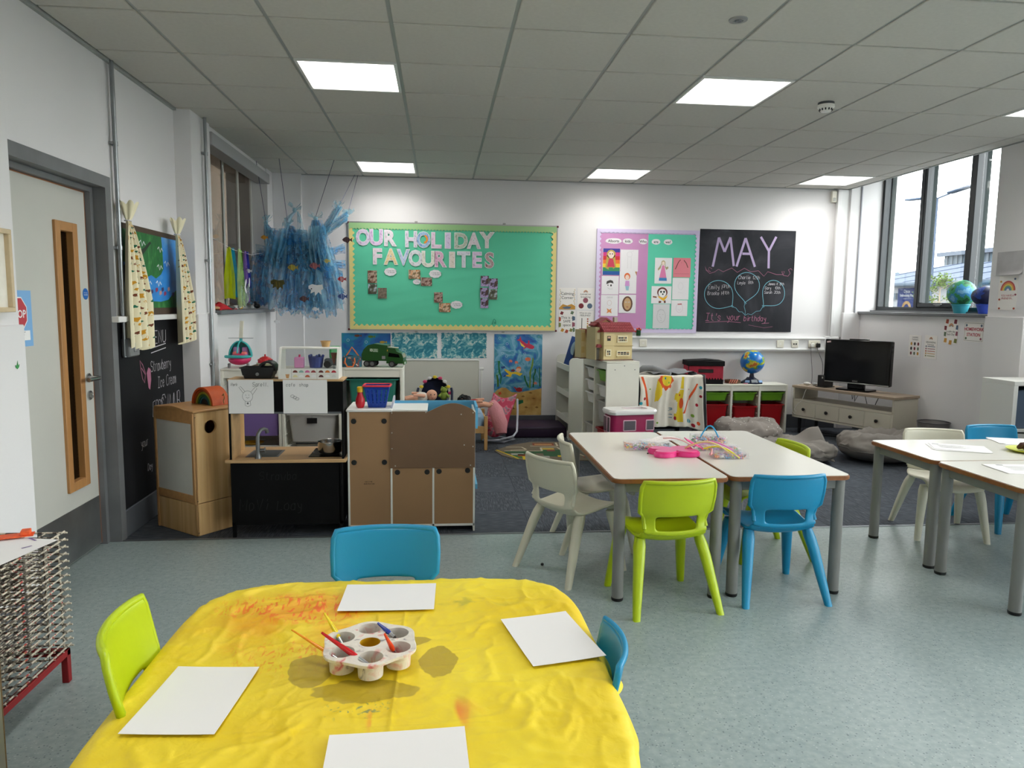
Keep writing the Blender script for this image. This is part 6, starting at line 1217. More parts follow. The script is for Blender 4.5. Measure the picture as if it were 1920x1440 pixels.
# dark mat and road rug
t = thing('gym_mat', 'thick dark purple floor mat against the back wall', 'mat', (1.04, 7.97, 0)); B().box(-.33, .33, -.26, .27, 0, .115, .018, seg=2).obj('cover', mat('aubergine_vinyl', (50, 36, 58), .5, b=(12, .2)), t, 50); B().tube([(p[0], p[1], .1) for p in rrect(-.328, .328, -.258, .268, .02, 3)], .004, 6, loop=True).obj('piping', mat('aubergine_dark', (24, 18, 28), .6), t)
# ---------------------------------------------------------------- road rug
t = thing('road_rug', 'printed road map play rug on the carpet', 'rug', (1.05, 7.02, 0), R(-3)); RB = mat('rug_road_taupe', (112, 100, 84), .95, n=(60, .08)); rc = lambda n, c: mat('rug_'+n, c, .95, n=(50, .1))
B().prism([(-.52, -.02), (-.45, -.25), (-.34, -.40), (-.18, -.48), (.5, -.46), (.53, -.40), (.53, .36), (.46, .43), (-.12, .44), (-.35, .25)], .0, .006, 'z').obj('pile', RB, t, 0)
def rr_(x0, x1, y0, y1, n, c, k=.0005, sh=.0): B()._new([(x0, y0, .006+k), (x1, y0, .006+k), (x1+sh, y1, .006+k), (x0+sh, y1, .006+k)], [(0, 1, 2, 3)])
def rp(pts, n, c, k=.0005): b = B(); b._new([(x, y, .006+k) for x, y in pts], [tuple(range(len(pts)))]); b.obj('printed_patch', rc(n, c), t, 0)
def rq(x0, x1, y0, y1, n, c, k=.0005): rp([(x0, y0), (x1, y0), (x1, y1), (x0, y1)], n, c, k)
rq(-.42, -.05, -.16, -.06, 'green', (44, 84, 52)); rq(-.35, -.12, -.38, -.17, 'moss', (60, 100, 48)); rq(-.05, .22, -.3, .02, 'green', (44, 84, 52)); rq(-.26, -.14, -.44, -.3, 'yellow', (206, 176, 30), .001); rq(.08, .2, -.32, -.25, 'yellow', (206, 176, 30), .001); rq(-.30, -.22, -.3, -.2, 'brick', (130, 66, 40), .001); rq(-.12, .1, .22, .36, 'brick', (130, 66, 40)); rq(-.10, .08, .26, .31, 'tan', (190, 150, 96), .001); rq(.24, .5, .22, .38, 'forest', (30, 64, 44)); rq(.30, .48, .16, .25, 'yellow', (190, 170, 40), .001); rq(.32, .5, -.34, -.26, 'brick', (130, 66, 40)); rq(-.05, .08, .02, .1, 'mustard', (190, 160, 70), .001); rq(.0, .08, -.06, .02, 'brick2', (120, 60, 50), .0015); rq(-.36, -.24, -.24, -.16, 'stone', (160, 160, 150), .001); rq(-.12, -.0, -.36, -.28, 'stone', (160, 160, 150), .001)
for pts in (((-.15, .20), (.13, .20), (.13, .38)), ((-.40, .14), (-.24, .14), (-.20, .02), (-.36, -.02)), ((-.42, -.05), (-.05, -.05), (-.05, .12), (.12, .14), (.14, .02)), ((.2, .40), (.22, .20), (.36, .12), (.52, .12)), ((.2, -.08), (.42, -.08), (.46, -.2)), ((.3, -.2), (.34, -.3)), ((-.5, -.0), (-.3, -.4))):
    b = B(); P = [Vector(p) for p in pts]
    for p, q in zip(P, P[1:]): n_ = (q-p).normalized(); o_ = Vector((-n_.y, n_.x))*.010; b._new([(*(p+o_), .0078), (*(p-o_), .0078), (*(q-o_), .0078), (*(q+o_), .0078)], [(0, 1, 2, 3)])
    b.obj('printed_kerb', rc('kerb', (196, 186, 160)) if pts[0][0] > -.49 else rc('yellow', (206, 176, 30)), t, 0, fix=False)
# ================================================================ tulle sea creature in the corner
tul = [tulle_mat('blue_tulle', (112, 182, 222), .46, 14), tulle_mat('pale_blue_tulle', (160, 210, 230), .46, 12), tulle_mat('deep_blue_tulle', (72, 144, 204), .48, 14)]
J = thing('tulle_sea_curtain', 'blue tulle sea decoration hanging from the ceiling corner', 'decoration', (-1.4, 7.62, 1.2))
def JL(x, y, z): return Vector((x+1.4, y-7.62, z-1.2))
rj = random.Random(12)
def streamer(top, bot, w0, w1, m, sway=.03, n=30, depth=.03):
    T_, Bt = JL(*top), JL(*bot); ph = rj.uniform(0, 6); f_ = rj.uniform(3.0, 5.0)
    d = (Bt-T_); side = Vector((1, 0, 0)) if abs(d.z) > abs(d.x) else Vector((0, 0, 1))
    def f(u, v):
        wd = w0+(w1-w0)*min(1, v*1.8)**.8; c = T_.lerp(Bt, v)+Vector((sway*math.sin(3.1*v+ph), 0, 0))
        rag = .05*noise.noise(Vector((u*5+ph, 0, 0)))*(v**6)
        return c+side*((u-.5)*wd)+Vector((0, depth*math.sin(u*2*PI*f_*.6+ph+1.5*v)*min(1, .3+v)+.012*noise.noise(Vector((u*6, v*5, ph))), rag))
    B().grid(f, 22, n).obj('tulle_streamer', tul[m], J, 180, fix=False)
def knot(p, r=.022): 
    p = JL(*p); b = B().ball(p, r, r, r*1.2, 12, 8)
    for k in range(7):
        a = rj.uniform(0, 2*PI); e = p+Vector((math.cos(a)*.07, rj.uniform(-.03, .03), .02+.06*rj.random())); s_ = Vector((-.018*math.sin(a), .0, .018*math.cos(a))); b._new([p, e-s_, e+s_], [(0, 1, 2)])
    b.obj('knot', tul[1], J, 60, fix=False)
for x in (-1.86, -1.82, -1.78): streamer((x+.03, 7.70+rj.uniform(-.03, .03), 1.93), (x-.01, 7.72, 1.40), .13, .17, rj.choice((0, 0, 2)))
streamer((-1.87, 7.71, 1.95), (-1.60, 7.66, 1.86), .14, .18, 0, .0); streamer((-1.86, 7.70, 1.90), (-1.62, 7.64, 1.82), .12, .16, 2, .0)
for k in range(5): streamer((-1.747, 7.62+.02*k, 2.215), (-1.66+.03*k, 7.60+.02*k, 1.78), .03, .13, (1, 0, 0, 2, 0)[k], .0)
for k in range(11):
    x = -1.70+.052*k; streamer((x*.6-.60+rj.uniform(-.02, .02), 7.60+rj.uniform(-.06, .08), 2.12+rj.uniform(-.04, .05)), (x+rj.uniform(-.03, .03), 7.58+rj.uniform(-.07, .09), 1.27+rj.uniform(-.02, .12)+.12*(k < 2)), .14, .17, rj.choice((0, 0, 1, 2)), .02, 34, .035)
for k in range(5): streamer((-1.532+.01*k, 7.62, 2.20), (-1.58+.06*k, 7.60+.02*k, 1.85), .03, .2, (0, 1, 0, 2, 0)[k])
for k in range(8): streamer((-1.252+.008*k-.03, 7.60, 2.26), (-1.34+.045*k, 7.56+.02*k, 1.30+.10*rj.random()+.05*(k > 5)), .04, .13, (0, 1, 0, 1, 2, 0, 1, 0)[k], .02)
for k in range(4): streamer((-1.25+.02*k, 7.55, 2.20), (-1.25+.035*k, 7.53, 1.80), .06, .12, (1, 1, 0, 1)[k])
for k in range(6): streamer((-1.36+.012*k, 7.58, 2.0+.01*k), (-1.40+.05*k, 7.55, 1.75), .16, .2, (0, 0, 1, 0, 2, 0)[k])
streamer((-1.466, 7.66, 2.35), (-1.38, 7.64, 2.02), .02, .08, 1); streamer((-1.466, 7.66, 2.35), (-1.54, 7.64, 2.18), .02, .07, 1)
# arms to the upper right and to the notice board
for e, w_ in (((-1.027, 7.66, 2.40), .07), ((-.948, 7.70, 2.32), .10)):
    for k in range(3): streamer((-1.22+.03*k, 7.62, 2.10+.03*k), e, .10, w_, (0, 1, 1)[k], .0, 20, .025)
    knot(e, .014)
for s0, e in (((-1.18, 7.70, 1.93), (-1.03, 8.12, 2.04)), ((-1.18, 7.70, 1.84), (-1.03, 8.16, 1.86)), ((-1.18, 7.68, 1.80), (-1.06, 8.14, 1.74)), ((-1.20, 7.68, 1.74), (-1.06, 8.14, 1.56))):
    for k in range(2): streamer(s0, (e[0], e[1], e[2]-.03*k), .12, .07, (0, 2)[k], .0, 18, .02)
for p in ((-1.747, 7.64, 2.225), (-1.532, 7.64, 2.21), (-1.466, 7.66, 2.36), (-1.252, 7.61, 2.275)): knot(p)
for p, q in (((-1.796, 7.513, ZC-.01), (-1.747, 7.64, 2.24)), ((-1.553, 7.40, ZC), (-1.532, 7.64, 2.22)), ((-1.032, 7.40, ZC), (-1.252, 7.61, 2.29)), ((-.925, 8.20, ZC), (-1.027, 7.66, 2.41)), ((-.895, 8.23, ZC), (-.948, 7.70, 2.33))): B().tube([JL(*p), JL(*q)], .0026, 5).obj('string', mat('navy_string', (64, 66, 96), .8), J)
# sequins
b = B()
for k in range(120):
    x, z = rj.uniform(-1.82, -1.08), rj.uniform(1.32, 2.15); p = JL(x, 7.50+rj.uniform(-.03, .05), z); b.ball(p, .0028, .0012, .0028, 6, 4)
tag(b.obj('sequin', mat('sequin_silver', (226, 232, 240), .15, .9), J, 60), kind='stuff')
# card fish hung in front of the tulle
def fish(label, x, z, s, c, c2=None, y=7.50, kind=0, rot=0, string=None):
    t = thing('paper_fish', label, 'paper fish', (x, y, z), rot, 'card fish hung on the tulle'); m = mat('fish_%d_%d_%d' % c, c, .6, n=(60, .2) if c2 else None)
    P = [(-s, 0), (-.7*s, .35*s), (-.2*s, .62*s), (.35*s, .42*s), (.55*s, .12*s), (1.0*s, .45*s), (.9*s, 0), (1.0*s, -.42*s), (.55*s, -.12*s), (.3*s, -.42*s), (.05*s, -.72*s), (-.2*s, -.5*s), (-.7*s, -.33*s)]
    if kind == 1: P = [(-s, .5*s), (-.5*s, .75*s), (.1*s, .6*s), (.9*s, .7*s), (1.0*s, .1*s), (.7*s, -.1*s), (.75*s, -.75*s), (.35*s, -.35*s), (-.1*s, -.85*s), (-.2*s, -.3*s), (-.75*s, -.55*s), (-.65*s, -.05*s), (-s, .1*s)]
    B().prism(P, -.001, .001).obj('fish_card', m, t, 0)
    if c2: B().flat([(-.3*s, .45*s), (-.1*s, .45*s), (-.05*s, -.45*s), (-.25*s, -.45*s)], -.0016).flat([(.15*s, .4*s), (.3*s, .3*s), (.3*s, -.3*s), (.15*s, -.4*s)], -.0016).obj('fish_stripe', mat('fish_%d_%d_%d' % c2, c2, .6), t, 0)
    B().disc(-.6*s, .1*s, .09*s, None, -.0018, 0, 10).obj('fish_eye', ink, t, 0)
    if string: B().tube([(0, .002, .5*s), (0, .01, string)], .0012, 5).obj('string', mat('navy_string'), t)
fish('small orange card fish on the left of the tulle', -1.733, 2.07, .036, (212, 150, 40), string=.12); fish('gold and green striped card fish in the middle of the tulle', -1.464, 1.78, .052, (170, 150, 60), (200, 200, 90), string=.2)
fish('dark olive card fish low on the left of the tulle', -1.615, 1.61, .068, (80, 76, 30), (120, 104, 36), kind=1); fish('brown card fish pinned by the notice board corner', -.955, 2.08, .052, (86, 56, 60), (60, 40, 44), y=7.72, rot=0)
fish('dusty red striped card fish in the tulle', -1.25, 1.80, .055, (150, 90, 100), (196, 120, 110), string=.25); fish('pale yellow card fish right of the red striped one', -1.13, 1.85, .036, (220, 206, 120), (190, 170, 90))
fish('large white card fish low on the right of the tulle', -1.243, 1.565, .072, (236, 236, 238), kind=1, string=.3); fish('small white card fish below the large white one', -1.25, 1.37, .034, (236, 236, 238), string=.15)
fish('lowest white card fish on a long string', -1.633, 1.24, .032, (236, 236, 238), string=.3); fish('grey-white card fish at the bottom of the tulle', -1.546, 1.37, .03, (170, 186, 200)); fish('dark striped card fish low in the middle of the tulle', -1.36, 1.47, .05, (70, 50, 60), (120, 84, 70), kind=0)
fish('red and white card fish on the right arm', -.998, 1.675, .045, (190, 40, 56), (230, 220, 220), y=7.60); fish('blue striped card fish at the lower right arm', -.995, 1.50, .05, (60, 84, 150), (150, 170, 210), y=7.60); fish('white card fish in front of the dress-up wings', -1.765, 1.72, .03, (230, 232, 236), y=7.0)
# ---------------------------------------------------------------- dress-up wings and scarves on a line in the inner window
tag(B().tube([(-1.79, 6.04, 1.935), (-1.79, 6.6, 1.885), (-1.79, 7.2, 1.88), (-1.79, 7.97, 1.96)], .002, 5).obj('washing_line', mat('line_white', (206, 206, 206), .7), None), 'thin white line strung across the inner window', 'string')
def scarf(label, y, zb, w_, c, den=.8, x=-1.79):
    t = thing('dress_up_scarf', label, 'scarf', (x, y, 1.885), PI/2, 'gauzy scarves on the line'); m = tulle_mat('gauze_%d_%d_%d' % c, c, den, 8); ph = y*7
    B().grid(lambda u, v: Vector(((u-.5)*w_*(.35+.65*min(1, v*2)*(1-.35*max(0, v-.7)/.3)), .02*math.sin(u*9+ph)*(.4+v), -(1.885-zb)*v+.012*math.cos((u-.5)*6)*v)), 16, 20).obj('cloth', m, t, 180, fix=False)
    B().ball((0, 0, .004), .014, .012, .014, 10, 6).obj('tied_top', mat('gauzeknot_%d_%d_%d' % c, c, .8), t); return t
scarf('yellow-green gauze scarf, first on the line', 6.47, 1.47, .20, (176, 190, 20), .9); scarf('turquoise gauze scarf next to the yellow-green one', 6.62, 1.48, .16, (30, 150, 180), .75, -1.80); scarf('pale green gauze wing in the middle of the line', 6.74, 1.40, .18, (190, 214, 150), .5, -1.78); scarf('bright green gauze scarf on the line', 6.86, 1.46, .12, (110, 190, 60), .7, -1.80); scarf('lilac gauze scarf on the line', 6.98, 1.43, .12, (140, 110, 190), .6, -1.79); scarf('deep blue gauze scarf next to the tulle', 7.10, 1.56, .16, (40, 50, 150), .85, -1.80)
t = thing('fairy_wings', 'sheer dress-up fairy wings with white petals below the scarves', 'costume', (-1.765, 6.80, 1.395), PI/2)
for u, v, a, c, an in ((-.06, .09, .055, .10, .2), (.05, .09, .06, .10, -.2), (.15, .12, .05, .10, -.5)): B().prism([(u+a*math.cos(q)*math.cos(an)-c*math.sin(q)*math.sin(an), v+a*math.cos(q)*math.sin(an)+c*math.sin(q)*math.cos(an)) for q in [2*PI*k/20 for k in range(20)]], -.001, .001).obj('wing_gauze', tulle_mat('wing_film', (190, 214, 190), .35, 12), t, 0)
for u, v, an in ((.07, .21, .9), (.06, .15, -.7), (.20, .22, 1.4)): B().prism([(u+.045*math.cos(q)*math.cos(an)-.02*math.sin(q)*math.sin(an), v+.045*math.cos(q)*math.sin(an)+.02*math.sin(q)*math.cos(an)) for q in [2*PI*k/16 for k in range(16)]], -.003, -.001).obj('petal', mat('petal_white', (216, 214, 220), .6), t, 0)
# small things on the inner sill
t = thing('red_cloth', 'crumpled red cloth on the inner window sill', 'cloth', (-1.87, 6.42, 1.367)); b = B().grid(lambda u, v: Vector(((u-.5)*.13, (v-.5)*.34, .055*math.sin(PI*u)**.7*math.sin(PI*v)**.6*(1+.35*noise.noise(Vector((u*5, v*7, 2))))+.004)), 18, 26); b.obj('cloth', mat('scarlet_cotton', (190, 20, 34), .85), t, 180, fix=False); t.children[0].modifiers.new('thickness', 'SOLIDIFY').thickness = .006
for k, (nm, lab, y, c, s) in enumerate((('toy_shell', 'tan toy shell at the near end of the inner sill', 6.22, (190, 140, 100), .035), ('toy_pebble', 'grey toy stone on the inner sill by the red cloth', 6.66, (90, 88, 90), .04), ('toy_starfish', 'pink toy starfish on the inner sill', 6.76, (200, 110, 120), .03), ('toy_duck', 'yellow and white toy duck on the inner sill', 6.98, (226, 176, 50), .03), ('toy_whale', 'black toy whale at the far end of the inner sill', 7.60, (24, 24, 28), .035))):
    t = thing(nm, lab, 'toy', (-1.845, y, 1.367))
    m = mat('sill_toy_%d' % k, c, .5)
    if k == 4: B().ball((0, 0, .03), .03, .06, .028).prism([(-.05, .03), (-.085, .07), (-.07, .075), (-.04, .045)], -.012, .012, 'x').obj('body', m, t); B().ball((.012, .04, .022), .016, .02, .012, 10, 6).obj('belly', mat('sill_white', (226, 226, 222), .5), t)
    elif k == 3: B().ball((0, 0, .022), .024, .034, .022).ball((0, .018, .052), .016, .016, .016).obj('body', m, t); B().ball((0, -.02, .024), .020, .02, .018, 10, 6).obj('wing', mat('sill_white', (226, 226, 222), .5), t)
    elif k == 2: B().prism([((s if q % 2 == 0 else s*.45)*math.cos(PI*q/5), (s if q % 2 == 0 else s*.45)*math.sin(PI*q/5)) for q in range(10)], 0, .012, 'z').obj('star', m, t)
    else: B().grid(lambda u, v: Vector((s*math.sin(PI*v)*math.cos(2*PI*u), s*1.6*math.sin(PI*v)*math.sin(2*PI*u)*(1+.2*math.sin(4*PI*u)), s*.75*(1-math.cos(PI*v))*.62)), 18, 10, closeu=True).obj('body', m, t, 60)
# ================================================================ right half: shelving, dollhouse, caravan, blanket
storage_unit('white storage frame side-on under the dollhouse', 0, .655, 0, .94, .315, 2)
t = bpy.data.objects['storage_unit.003']; t.location = (1.402, 7.03, 0); t.rotation_euler = (0, 0, R(-82.6))
for x, z in ((.08, .865), (.27, .865), (.17, .90)): B().cyl((.656, x, z), (.6575, x, z), .005, n=8).obj('screw_cap', pencil, t, 30)
def in_tower(lx, ly, lz): a = R(-82.6); return (1.402+lx*math.cos(a)-ly*math.sin(a), 7.03+lx*math.sin(a)+ly*math.cos(a), lz)
tb = lambda lab, lx, lz, h_, c, **k: plastic_bin(lab, *in_tower(lx, .145, lz), .28, .27, h_, c, R(-82.6), **k)
wbx = (232, 230, 226)
tb('green shallow box at the top of the tower under the dollhouse', .49, .745, .10, (110, 170, 40)); tb('white box below the green one in the tower', .49, .60, .11, wbx); tb('translucent deep box in the lower near column of the tower', .49, .36, .20, (200, 200, 198), clear=True); tb('dark red box at the bottom of the near column of the tower', .49, .10, .20, (168, 20, 34))
tb('white box at the top of the far column of the tower', .165, .745, .10, wbx); tb('white box second from top in the far column', .165, .625, .10, (230, 229, 226)); tb('white box third from top in the far column', .165, .505, .10, (229, 230, 226)); tb('translucent box low in the far column of the tower', .165, .10, .20, (200, 200, 198), clear=True)
# bookcase
t = thing('bookcase', 'low white bookcase with open shelves beside the purple mat', 'bookcase', (1.36, 7.56, 0), R(3)); wsh = mat('white_bookcase', (216, 216, 206), .45, n=(3, .02))
side = rrect(0, .22, 0, .88, .045, 5)
for y in (0, .64): B().prism([(u, v) for u, v in [(0, 0), (.22, 0), (.22, .88)]+arc(.05, .83, .05, 90, 180, 6)], y, y+.018).obj('side_panel', wsh, t, 30)
for z in (.19, .47, .75): B().box(.01, .21, .018, .64, z, z+.016, .002).obj('shelf', wsh, t); B().box(.005, .017, .018, .64, z-.02, z+.045, .002).obj('shelf_lip', wsh, t)
B().box(.205, .215, .018, .64, .03, .86).obj('back', wsh, t, 0); B().box(.02, .035, .018, .64, 0, .08).obj('plinth', wsh, t, 0)
def book(label, loc, w_, h_, th, c, tilt, pic_=None):
    b = thing('book', label, 'book', loc, 0, 'picture books on the bookcase'); M = Matrix.Rotation(tilt, 4, 'Y')
    B().box(0, w_, -th/2, th/2, 0, h_, .001, 0, M).obj('cover', mat('book_%d_%d_%d' % c, c, .4), b, 0); B().box(.002, w_-.0015, -th/2+.0015, th/2-.0015, -.0006, h_+.0006, 0, 0, M).obj('pages', mat('page_cream', (226, 220, 204), .8), b, 0)
    o = B(); q = pic_ or (.3, .3); o._new([M @ Vector((w_*(.5+q[0]*math.cos(2*PI*k/20)), -th/2-.0008, h_*(.64+q[1]*.8*math.sin(2*PI*k/20)))) for k in range(20)], [tuple(range(20))]); o.obj('cover_picture', mat('cover_%d' % (sum(c) % 5), [(206, 210, 216), (150, 176, 190), (206, 170, 120), (110, 150, 130), (190, 190, 170)][sum(c) % 5], .5), b, 0)
for k, (lab, x, y, w_, h_, th, c, tl) in enumerate((('large blue picture book with a pale oval, leaning at the left of the bookcase', 1.372, 8.03, .13, .34, .012, (30, 66, 130), 16), ('dark grey picture book behind the blue one', 1.425, 8.09, .13, .31, .016, (70, 76, 80), 15), ('black picture book leaning right of the blue one', 1.452, 8.0, .10, .27, .014, (40, 40, 46), 13), ('teal picture book leaning right of the black one', 1.468, 7.92, .09, .24, .012, (70, 130, 140), 12), ('green picture book low at the near end of the bookcase', 1.48, 7.80, .085, .18, .012, (84, 130, 80), 9), ('orange narrow book among the dark books', 1.455, 7.86, .05, .20, .012, (206, 140, 84), 12))): book(lab, (x, y, .768), w_, h_, th, c, R(tl))
t = thing('toy_figure', 'small yellow and black toy low on the bookcase', 'toy', (1.44, 7.66, .207)); B().cb(0, 0, .04, .05, .04, .06, .012).obj('body', blk, t); B().cb(-.01, 0, .09, .03, .03, .05, .01, 0, 0, R(30)).obj('beak', mat('toy_yellow', (226, 214, 50), .5), t)
# ---------------------------------------------------------------- dollhouse
DH = thing('dollhouse', 'cream toy dollhouse with a red tiled roof on the storage tower', 'dollhouse', (1.475, 6.50, .942), R(14)); cr = mat('dollhouse_cream', (214, 194, 142), .45, n=(4, .03)); rd = mat('dollhouse_roof_red', (150, 52, 58), .5); cr2 = mat('dollhouse_trim', (232, 222, 184), .45); dk = mat('dollhouse_dark', (30, 20, 16), .5)
# main front (bay + wing), local x right, front -y
B().box(.0, .105, -.012, .24, .0, .262, .002).obj('bay_wall', cr, DH, 0); B().box(.105, .30, 0, .24, 0, .262, .002).obj('front_wall', cr, DH, 0)
B().box(-.03, .305, -.018, .25, -.004, .006, .001).obj('base', mat('dollhouse_brown', (96, 56, 36), .5), DH, 0); B().box(-.002, .302, -.0135, .24, .130, .134).obj('string_course', mat('dollhouse_tan', (190, 166, 110), .5), DH, 0)
def dwin(u0, u1, v0, v1, nu, nv, y):
    f = B().box(u0-.01, u1+.01, y-.010, y-.001, v0-.01, v1+.01, .002).obj('window_frame', cr2, DH, 0)
    du, dv = (u1-u0)/nu, (v1-v0)/nv
    for i in range(nu):
        for j in range(nv): B().box(u0+du*i+.0022, u0+du*(i+1)-.0022, y-.0108, y-.0098, v0+dv*j+.0022, v0+dv*(j+1)-.0022).obj('pane', dk if (i+j) % 4 else mat('dollhouse_amber', (150, 110, 60), .4), f, 0)
dwin(.150, .235, .172, .215, 5, 2, 0); dwin(.145, .265, .048, .078, 4, 2, 0); dwin(.03, .065, .048, .092, 2, 2, -.012)
B().box(.035, .070, -.0128, -.0118, .178, .222).obj('open_window', dk, DH, 0); B().ball((.053, -.0128, .208), .014, .002, .008, 10, 6).obj('lamp_glow_print', mat('dollhouse_peach', (226, 180, 150), .5), DH)
B().box(.138, .272, -.022, 0, .030, .036).obj('window_box', cr, DH, 0)
def tiles(x0, x1, y0, z0, y1, z1, n, m):
    V0 = Vector((0, y0, z0)); V1 = Vector((0, y1, z1)); d = V1-V0; nr = Vector((0, -d.z, d.y)).normalized()*.004
    o = B().prism([(y0, z0), (y1, z1), (y1+.001, z1+.006), (y0, z0+.006)], x0, x1, 'x').obj('roof_slope', rd, DH, 0); st = B()
    for k in range(n):
        for q in range(3):
            p = V0.lerp(V1, (q+.5)/3.0); c = x0+(x1-x0)*(k+.5)/n; st.cb(c, p.y-.002, p.z+.007, (x1-x0)/n*.72, .03, .006, .002, 0, math.atan2(d.z, d.y))
    tag(st.obj('roof_tile', mat('dollhouse_tile_pink', (176, 78, 84), .5), o, 0), kind='stuff')
tiles(-.012, .312, -.03, .258, .07, .335, 18, rd); [B().prism([(-.012, .258), (.07, .335), (.25, .335), (.25, .258)], q_, q_+.012, 'x').obj('roof_end', rd, DH, 0) for q_ in (-.012, .30)]
B().prism([(.07, .33), (.25, .33), (.25, .345), (.07, .345)], -.012, .312, 'x').obj('roof_cap', rd, DH, 0)
B().prism([(-.05, .318), (.08, .388), (.20, .318), (.19, .308), (.08, .372), (-.04, .308)], .10, .22).obj('gable_roof', rd, DH, 0); B().prism([(-.03, .31), (.08, .372), (.18, .31)], .11, .21).obj('gable_wall', mat('dollhouse_ochre', (150, 96, 50), .5), DH, 0)
B().box(.17, .205, .12, .155, .33, .39, .002).obj('chimney', mat('dollhouse_stone', (176, 166, 150), .6), DH, 0)
# left wing seen obliquely
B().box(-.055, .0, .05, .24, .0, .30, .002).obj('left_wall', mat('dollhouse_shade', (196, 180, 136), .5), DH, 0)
B().box(-.036, -.010, .048, .052, .19, .25).obj('left_window', cr2, DH, 0); B().prism([(-.04, .255), (-.023, .278), (-.006, .255)], .04, .052).obj('window_hood', rd, DH, 0); B().prism([(-.05, .118), (-.04, .145), (-.012, .145), (-.0, .115)], .02, .05).obj('door_hood', rd, DH, 0); B().box(-.04, -.012, .047, .052, 0, .11).obj('house_door', mat('dollhouse_grey', (110, 106, 96), .5), DH, 0)
B().box(-.085, -.02, .30, .43, 0, .27, .002).obj('annexe_wall', mat('dollhouse_shade'), DH, 0); B().prism([(-.04, .275), (-.02, .16), (.0, .16), (.0, .275)], .29, .44).obj('annexe_roof', rd, DH, 0); B().box(-.09, -.01, .29, .44, -.004, .004).obj('annexe_base', mat('dollhouse_brown'), DH, 0); B().box(-.075, -.045, .297, .301, .05, .11).obj('annexe_shutter', mat('dollhouse_tan'), DH, 0); B().box(-.075, -.045, .297, .301, .16, .24).obj('annexe_shutter', mat('dollhouse_tan'), DH, 0)
# plant-like cup on the trunking
t = thing('pencil_cup', 'green cup with red paper flowers and a striped straw on the trunking', 'cup', (2.278, 8.222, 1.094)); B().lathe([(.026, 0), (.029, .065), (.027, .066), (.024, .004)], n=20, cap=(True, False)).obj('cup', mat('dark_green_glass', (24, 74, 36), .25), t); B().tube([(0, 0, .02), (.005, 0, .10), (.022, 0, .085)], .003, 6).tube([(.005, 0, .10), (-.018, 0, .125)], .003, 6).obj('straw', mat('straw_pink', (226, 170, 186), .5), t)
for k, (x, z) in enumerate(((-.016, .078), (.006, .082), (.022, .072), (-.034, .05))): B().ball((x, -.006, z), .013, .010, .012, 10, 6).obj('paper_flower', mat('flower_%d' % (k % 2), [(226, 80, 40), (170, 30, 44)][k % 2], .6), t)
# ---------------------------------------------------------------- caravan toy on a low crate
t = thing('toy_crate', 'low white crate under the toy caravan', 'crate', (1.66, 6.12, 0)); B().box(-.25, .25, -.16, .16, .28, .30, .003).obj('lid', wsh, t); B().box(-.24, .24, -.15, .15, 0, .28, .004).obj('body', wsh, t)
t = thing('toy_caravan', 'magenta toy caravan with a white roof', 'toy', (1.64, 6.13, .302), R(9)); mg = mat('magenta_plastic', (150, 18, 76), .35)
B().prism(rrect(-.20, .20, -.10, .10, .04), .02, .215, 'z').obj('caravan_body', mg, t, 40)
V, F = holes_plate(rrect(-.215, .215, -.115, .115, .05, 6), [rrect(-.06, .15, -.055, .065, .012, 3)], 0); b = B(); 
for zz in (.252,): vv = [b.bm.verts.new((p.x, p.y, zz)) for p in V]
for f in F:
    c = sum((V[i] for i in f), Vector((0, 0)))/len(f)
    if -.06 < c.x < .15 and -.055 < c.y < .065: continue
    b.bm.faces.new([vv[i] for i in f])
b.ring_strip([[Vector((x, y, .252)) for x, y in rrect(-.215, .215, -.115, .115, .05, 6)], [Vector((x, y, .235)) for x, y in rrect(-.222, .222, -.122, .122, .05, 6)], [Vector((x, y, .21)) for x, y in rrect(-.215, .215, -.115, .115, .05, 6)]], cap=(False, False)); b.ring_strip([[Vector((x, y, .252)) for x, y in rrect(-.06, .15, -.055, .065, .012, 3)], [Vector((x, y, .216)) for x, y in rrect(-.06, .15, -.055, .065, .012, 3)]], cap=(False, False)); b.obj('roof', mat('gloss_white', (236, 234, 232), .25), t, 40)
for x0, x1 in ((-.10, .02), (.11, .19)): o = B().box(x0, x1, -.106, -.099, .07, .165, .006).obj('window_trim', mat('pale_pink_trim', (226, 190, 206), .4), t); B().box(x0+.008, x1-.008, -.108, -.105, .078, .157).obj('window_pane', mat('smoke_pane', (90, 84, 92), .15), o, 0)
for y0, y1 in ((-.06, -.005), (.005, .08)): o = B().box(-.207, -.199, y0, y1, .05, .19, .004).obj('side_window_trim', mat('pale_pink_trim'), t); B().box(-.209, -.206, y0+.006, y1-.006, .058, .182).obj('window_pane', mat('smoke_pane'), o, 0)
for x in (-.11, .11):
    for y in (-.09, .09): B().lathe([(.012, -.015), (.03, -.015), (.03, .015), (.012, .015)], (0, 0, 0), 18, 0, (True, True), Matrix.Translation((x, y, .03)) @ Matrix.Rotation(PI/2, 4, 'X')).obj('wheel', blk, t)
